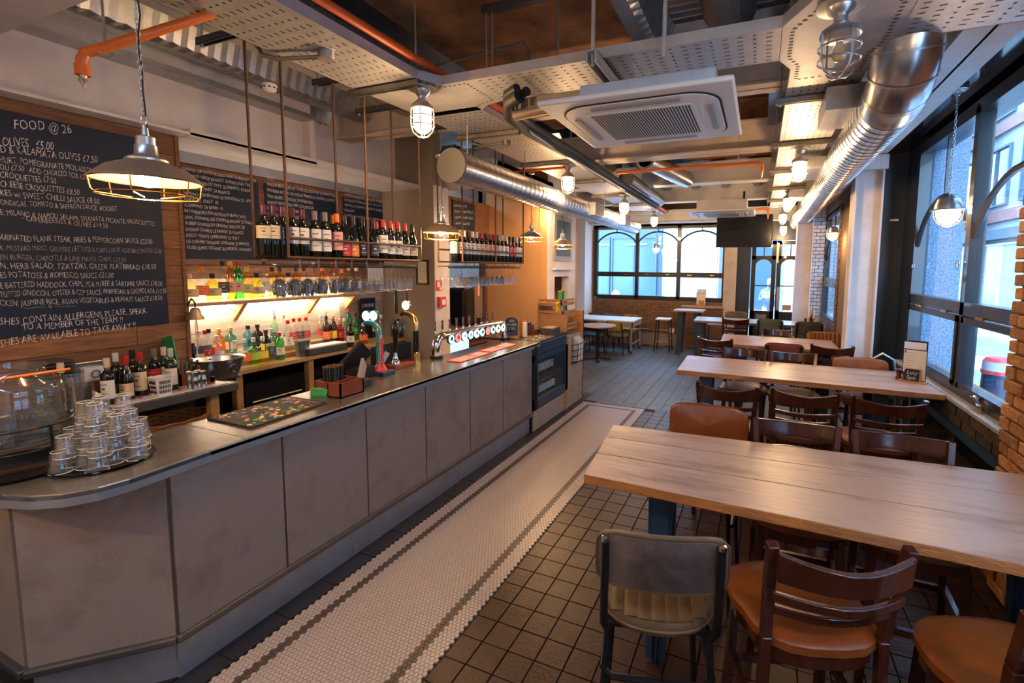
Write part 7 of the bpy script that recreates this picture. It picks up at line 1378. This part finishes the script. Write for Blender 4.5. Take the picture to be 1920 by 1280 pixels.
pad_stool('mustard chair with green seat on the near side of the low white table', (-2.93, 10.15, 0), -.12, back='mustard', seat='green_pad', **kc); pad_stool('black-backed chair with blue seat between the round and white tables', (-3.45, 9.95, 0), -.05, back='matte_black', seat='blue_pad', **kc); pad_stool('dark brown chair tucked behind the round table', (-4.02, 9.55, 0), .5, back='charcoal_pad', seat='dark_leather', chan=False, **kc)
t = thing('round_table', 'small round brown table past the end of the bar', 'table', (-3.12, 9.25, 0)); q = MB(); q.lathe([(0, .72), (.37, .72), (.38, .735), (.375, .75), (0, .75)], (-3.12, 9.25, 0), 40); q.build('top', 'table_wood', t); q = MB(); q.tube([(-3.12, 9.25, .72), (-3.12, 9.25, .05)], .038, 14); q.build('column', 'black_metal', t)
for k in range(4):
    a = k*PI/2+.4; q = MB(); q.bar((-3.12, 9.25, .05), (-3.12+math.cos(a)*.28, 9.25+math.sin(a)*.28, .02), .06, .025); q.build('foot', 'black_metal', t)
# high table and backless stools by the end window
t = thing('table', 'narrow high table with black angled legs under the end window', 'table', (-1.45, 10.9, 0)); q = MB(); q.box(-1.78, -1.12, 10.5, 11.1, .99, 1.02); q.build('top', 'table_wood', t)
for (x, y, dx) in ((-1.62, 10.6, -.04), (-1.62, 11.0, -.04), (-1.28, 10.6, .04), (-1.28, 11.0, .04)):
    q = MB(); q.bar((x, y, .99), (x+dx, y, .005), .11, .02, (0, 1, 0)); q.build('leg', 'blue_steel', t)
def box_stool(label, loc, rz=0):
    if 'bxs' in protos: return dup(protos['bxs'], loc, rz, label)
    t = thing('backless_stool', label, 'stool', loc, rz); q = MB(); q.box(-.17, .17, -.17, .17, .745, .78); q.build('seat', 'frame_white', t, world=False, bevel=.008)
    for sx_, sy_ in ((1, 1), (1, -1), (-1, 1), (-1, -1)):
        q = MB(); q.bar((sx_*.14, sy_*.14, .745), (sx_*.18, sy_*.18, 0), .028, .028); q.build('leg', 'matte_black', t, world=False)
    for a, b_ in (((-.17, -.17, .25), (.17, -.17, .25)), ((-.17, .17, .25), (.17, .17, .25)), ((-.17, -.17, .3), (-.17, .17, .3)), ((.17, -.17, .3), (.17, .17, .3))):
        q = MB(); q.bar(a, b_, .02, .02); q.build('stretcher', 'steel', t, world=False)
    protos['bxs'] = t; return t
box_stool('white-topped backless stool left of the narrow high table', (-2.06, 10.95, 0)); box_stool('white-topped backless stool behind the left end of the grey-topped table', (-.85, 10.55, 0), .1)
# table-top things
def menu_holder(label, x, y, z, rz=0., s=1., sign=True):
    t = thing('menu_holder', label, 'menu holder', (x, y, z), rz); q = MB(); q.box(-.10, .10, -.045, .045, 0, .012); q.build('base', 'pine', t, world=False)
    q = MB(); q.box(-.085, .085, .0, .010, .012, .285); q.build('clipboard', 'matte_black', t, world=False); q = MB(); q.box(-.080, .080, -.003, 0, .02, .278); q.build('menu_sheet', 'paper', t, world=False); q = MB(); q.box(-.06, .082, .022, .030, .012, .36); q.build('rear_clipboard', 'matte_black', t, world=False); q = MB(); q.box(-.085, .072, .016, .020, .05, .345); q.build('rear_sheet', 'paper_white', t, world=False)
    q = MB(); q.box(-.04, .06, -.035, -.022, .012, .12); q.build('block', 'pine', t, world=False)
    if sign:
        q = MB(); q.box(-.055, .045, -.042, -.035, .014, .118); b_ = q.build('reserved_board', 'matte_black', t, world=False)
        t.matrix_basis = Matrix.Translation((x, y, z)) @ Matrix.Rotation(rz, 4, 'Z'); mb_ = t.matrix_basis; r3 = mb_.to_3x3()
        for i, s_ in enumerate(('Lucy', '5pm')): text('chalk_lettering', s_, 'chalk', mb_ @ Vector((-.045, -.0425, .072-.045*i)), r3 @ Vector((1, 0, 0)), (0, 0, 1), .048, t, width=[.082, .065][i], shear=.2)
        for i in range(9): text('print_line', 'small plates and mains'[:20-i], 'print', mb_ @ Vector((-.07, -.0035, .25-.022*i)), r3 @ Vector((1, 0, 0)), (0, 0, 1), .010, t)
        q = MB(); q.box(-.074, -.064, -.0038, -.003, .25, .27); q.build('print_mark', 'print', t, world=False)
    return t
mh = at(1712, 716, z=Z1); menu_holder('wooden menu holder with clipboards and a small reserved blackboard by the window', mh.x, mh.y, Z1+.001, -.42)
def mill(loc, label, mm, s=1.):
    t = thing('pepper_mill', label, 'mill', loc); q = MB(); q.lathe([(0, 0), (.026*s, 0), (.027*s, .01*s), (.020*s, .03*s), (.019*s, .045*s), (.025*s, .06*s), (.024*s, .068*s)], (0, 0, 0), 18); q.build('body', mm, t, world=False); q = MB(); q.lathe([(.020*s, .069*s), (.025*s, .075*s), (.024*s, .09*s), (.012*s, .10*s), (.004*s, .104*s), (0, .106*s)], (0, 0, 0), 18); q.build('head', mm, t, world=False)
mm1 = at(1697, 714, z=Z1); mill((mm1.x, mm1.y, Z1+.001), 'squat brown wooden pepper mill beside the menu holder, right one', 'dark_wood', .95); mill((mm1.x-.035, mm1.y+.06, Z1+.001), 'squat brown wooden mill behind the first beside the menu holder', 'dark_wood', .95)
mh = at(1310, 566, z=1.055); t = menu_holder('wooden menu holder with pale cards on the far window shelf', -1.30, YE-.1, 1.057, 0, sign=False)
t.matrix_basis = Matrix.Translation((-1.30, YE-.11, 1.057)) @ Matrix.Diagonal((1.3, 1, 1.1, 1))
p = at(1545, 600, z=.962); t = thing('cutlery_pot', 'glass pot of menus and cutlery on the farthest grey-topped table', 'pot', (.90, 9.5, .962)); q = MB(); q.lathe([(0, 0), (.045, 0), (.05, .12), (.046, .12), (.04, .008)], (.90, 9.5, .962), 18); q.build('pot', 'amber', t)
for k in range(4):
    q = MB(); q.bar((.88+.01*k, 9.5, .98), (.86+.025*k, 9.5, 1.28-.02*k), .03, .004); q.build('menu_slip', ['paper', 'paper_white', 'kraft', 'paper'][k], t)
mill((.80, 9.45, .962), 'dark pepper mill beside the glass pot on the grey-topped table', 'dark_wood', 1.1)
# window stay lever on the ledge
p = at(1842, 752, x=1.47); t = thing('window_stay', 'chrome window latch on the bottom rail above the ledge', 'latch', (p.x, p.y, .99)); q = MB(); q.tube([(1.46, p.y+.04, 1.05), (1.44, p.y, 1.06), (1.43, p.y-.05, 1.03), (1.44, p.y-.09, 1.04)], .012, 8); q.lathe([(0, -.018), (.016, -.012), (.02, 0), (.016, .012), (0, .018)], (1.43, p.y+.03, 1.065), 12); q.build('latch', 'chrome', t); q = MB(); q.box(1.43, 1.45, p.y-.1, p.y-.07, .986, 1.03); q.build('keeper', 'brass', t)
# curved grey metal chair back seen behind the second table
t = thing('metal_chair', 'grey bent-metal chair back between the second table and the window', 'chair', (1.22, 5.62, 0)); q = MB(); q.tube([(1.05, 5.6, 0), (1.08, 5.6, .8), (1.12, 5.6, 1.04), (1.2, 5.6, 1.10), (1.3, 5.6, 1.04), (1.34, 5.6, .8), (1.37, 5.6, 0)], .013, 8); q.build('frame', 'galv', t); q = MB(); q.box(1.07, 1.36, 5.35, 5.64, .70, .73); q.build('seat', 'galv', t); q = MB(); q.tube([(1.08, 5.38, .7), (1.06, 5.34, 0)], .012, 8); q.tube([(1.34, 5.38, .7), (1.36, 5.34, 0)], .012, 8); q.build('front_legs', 'galv', t)
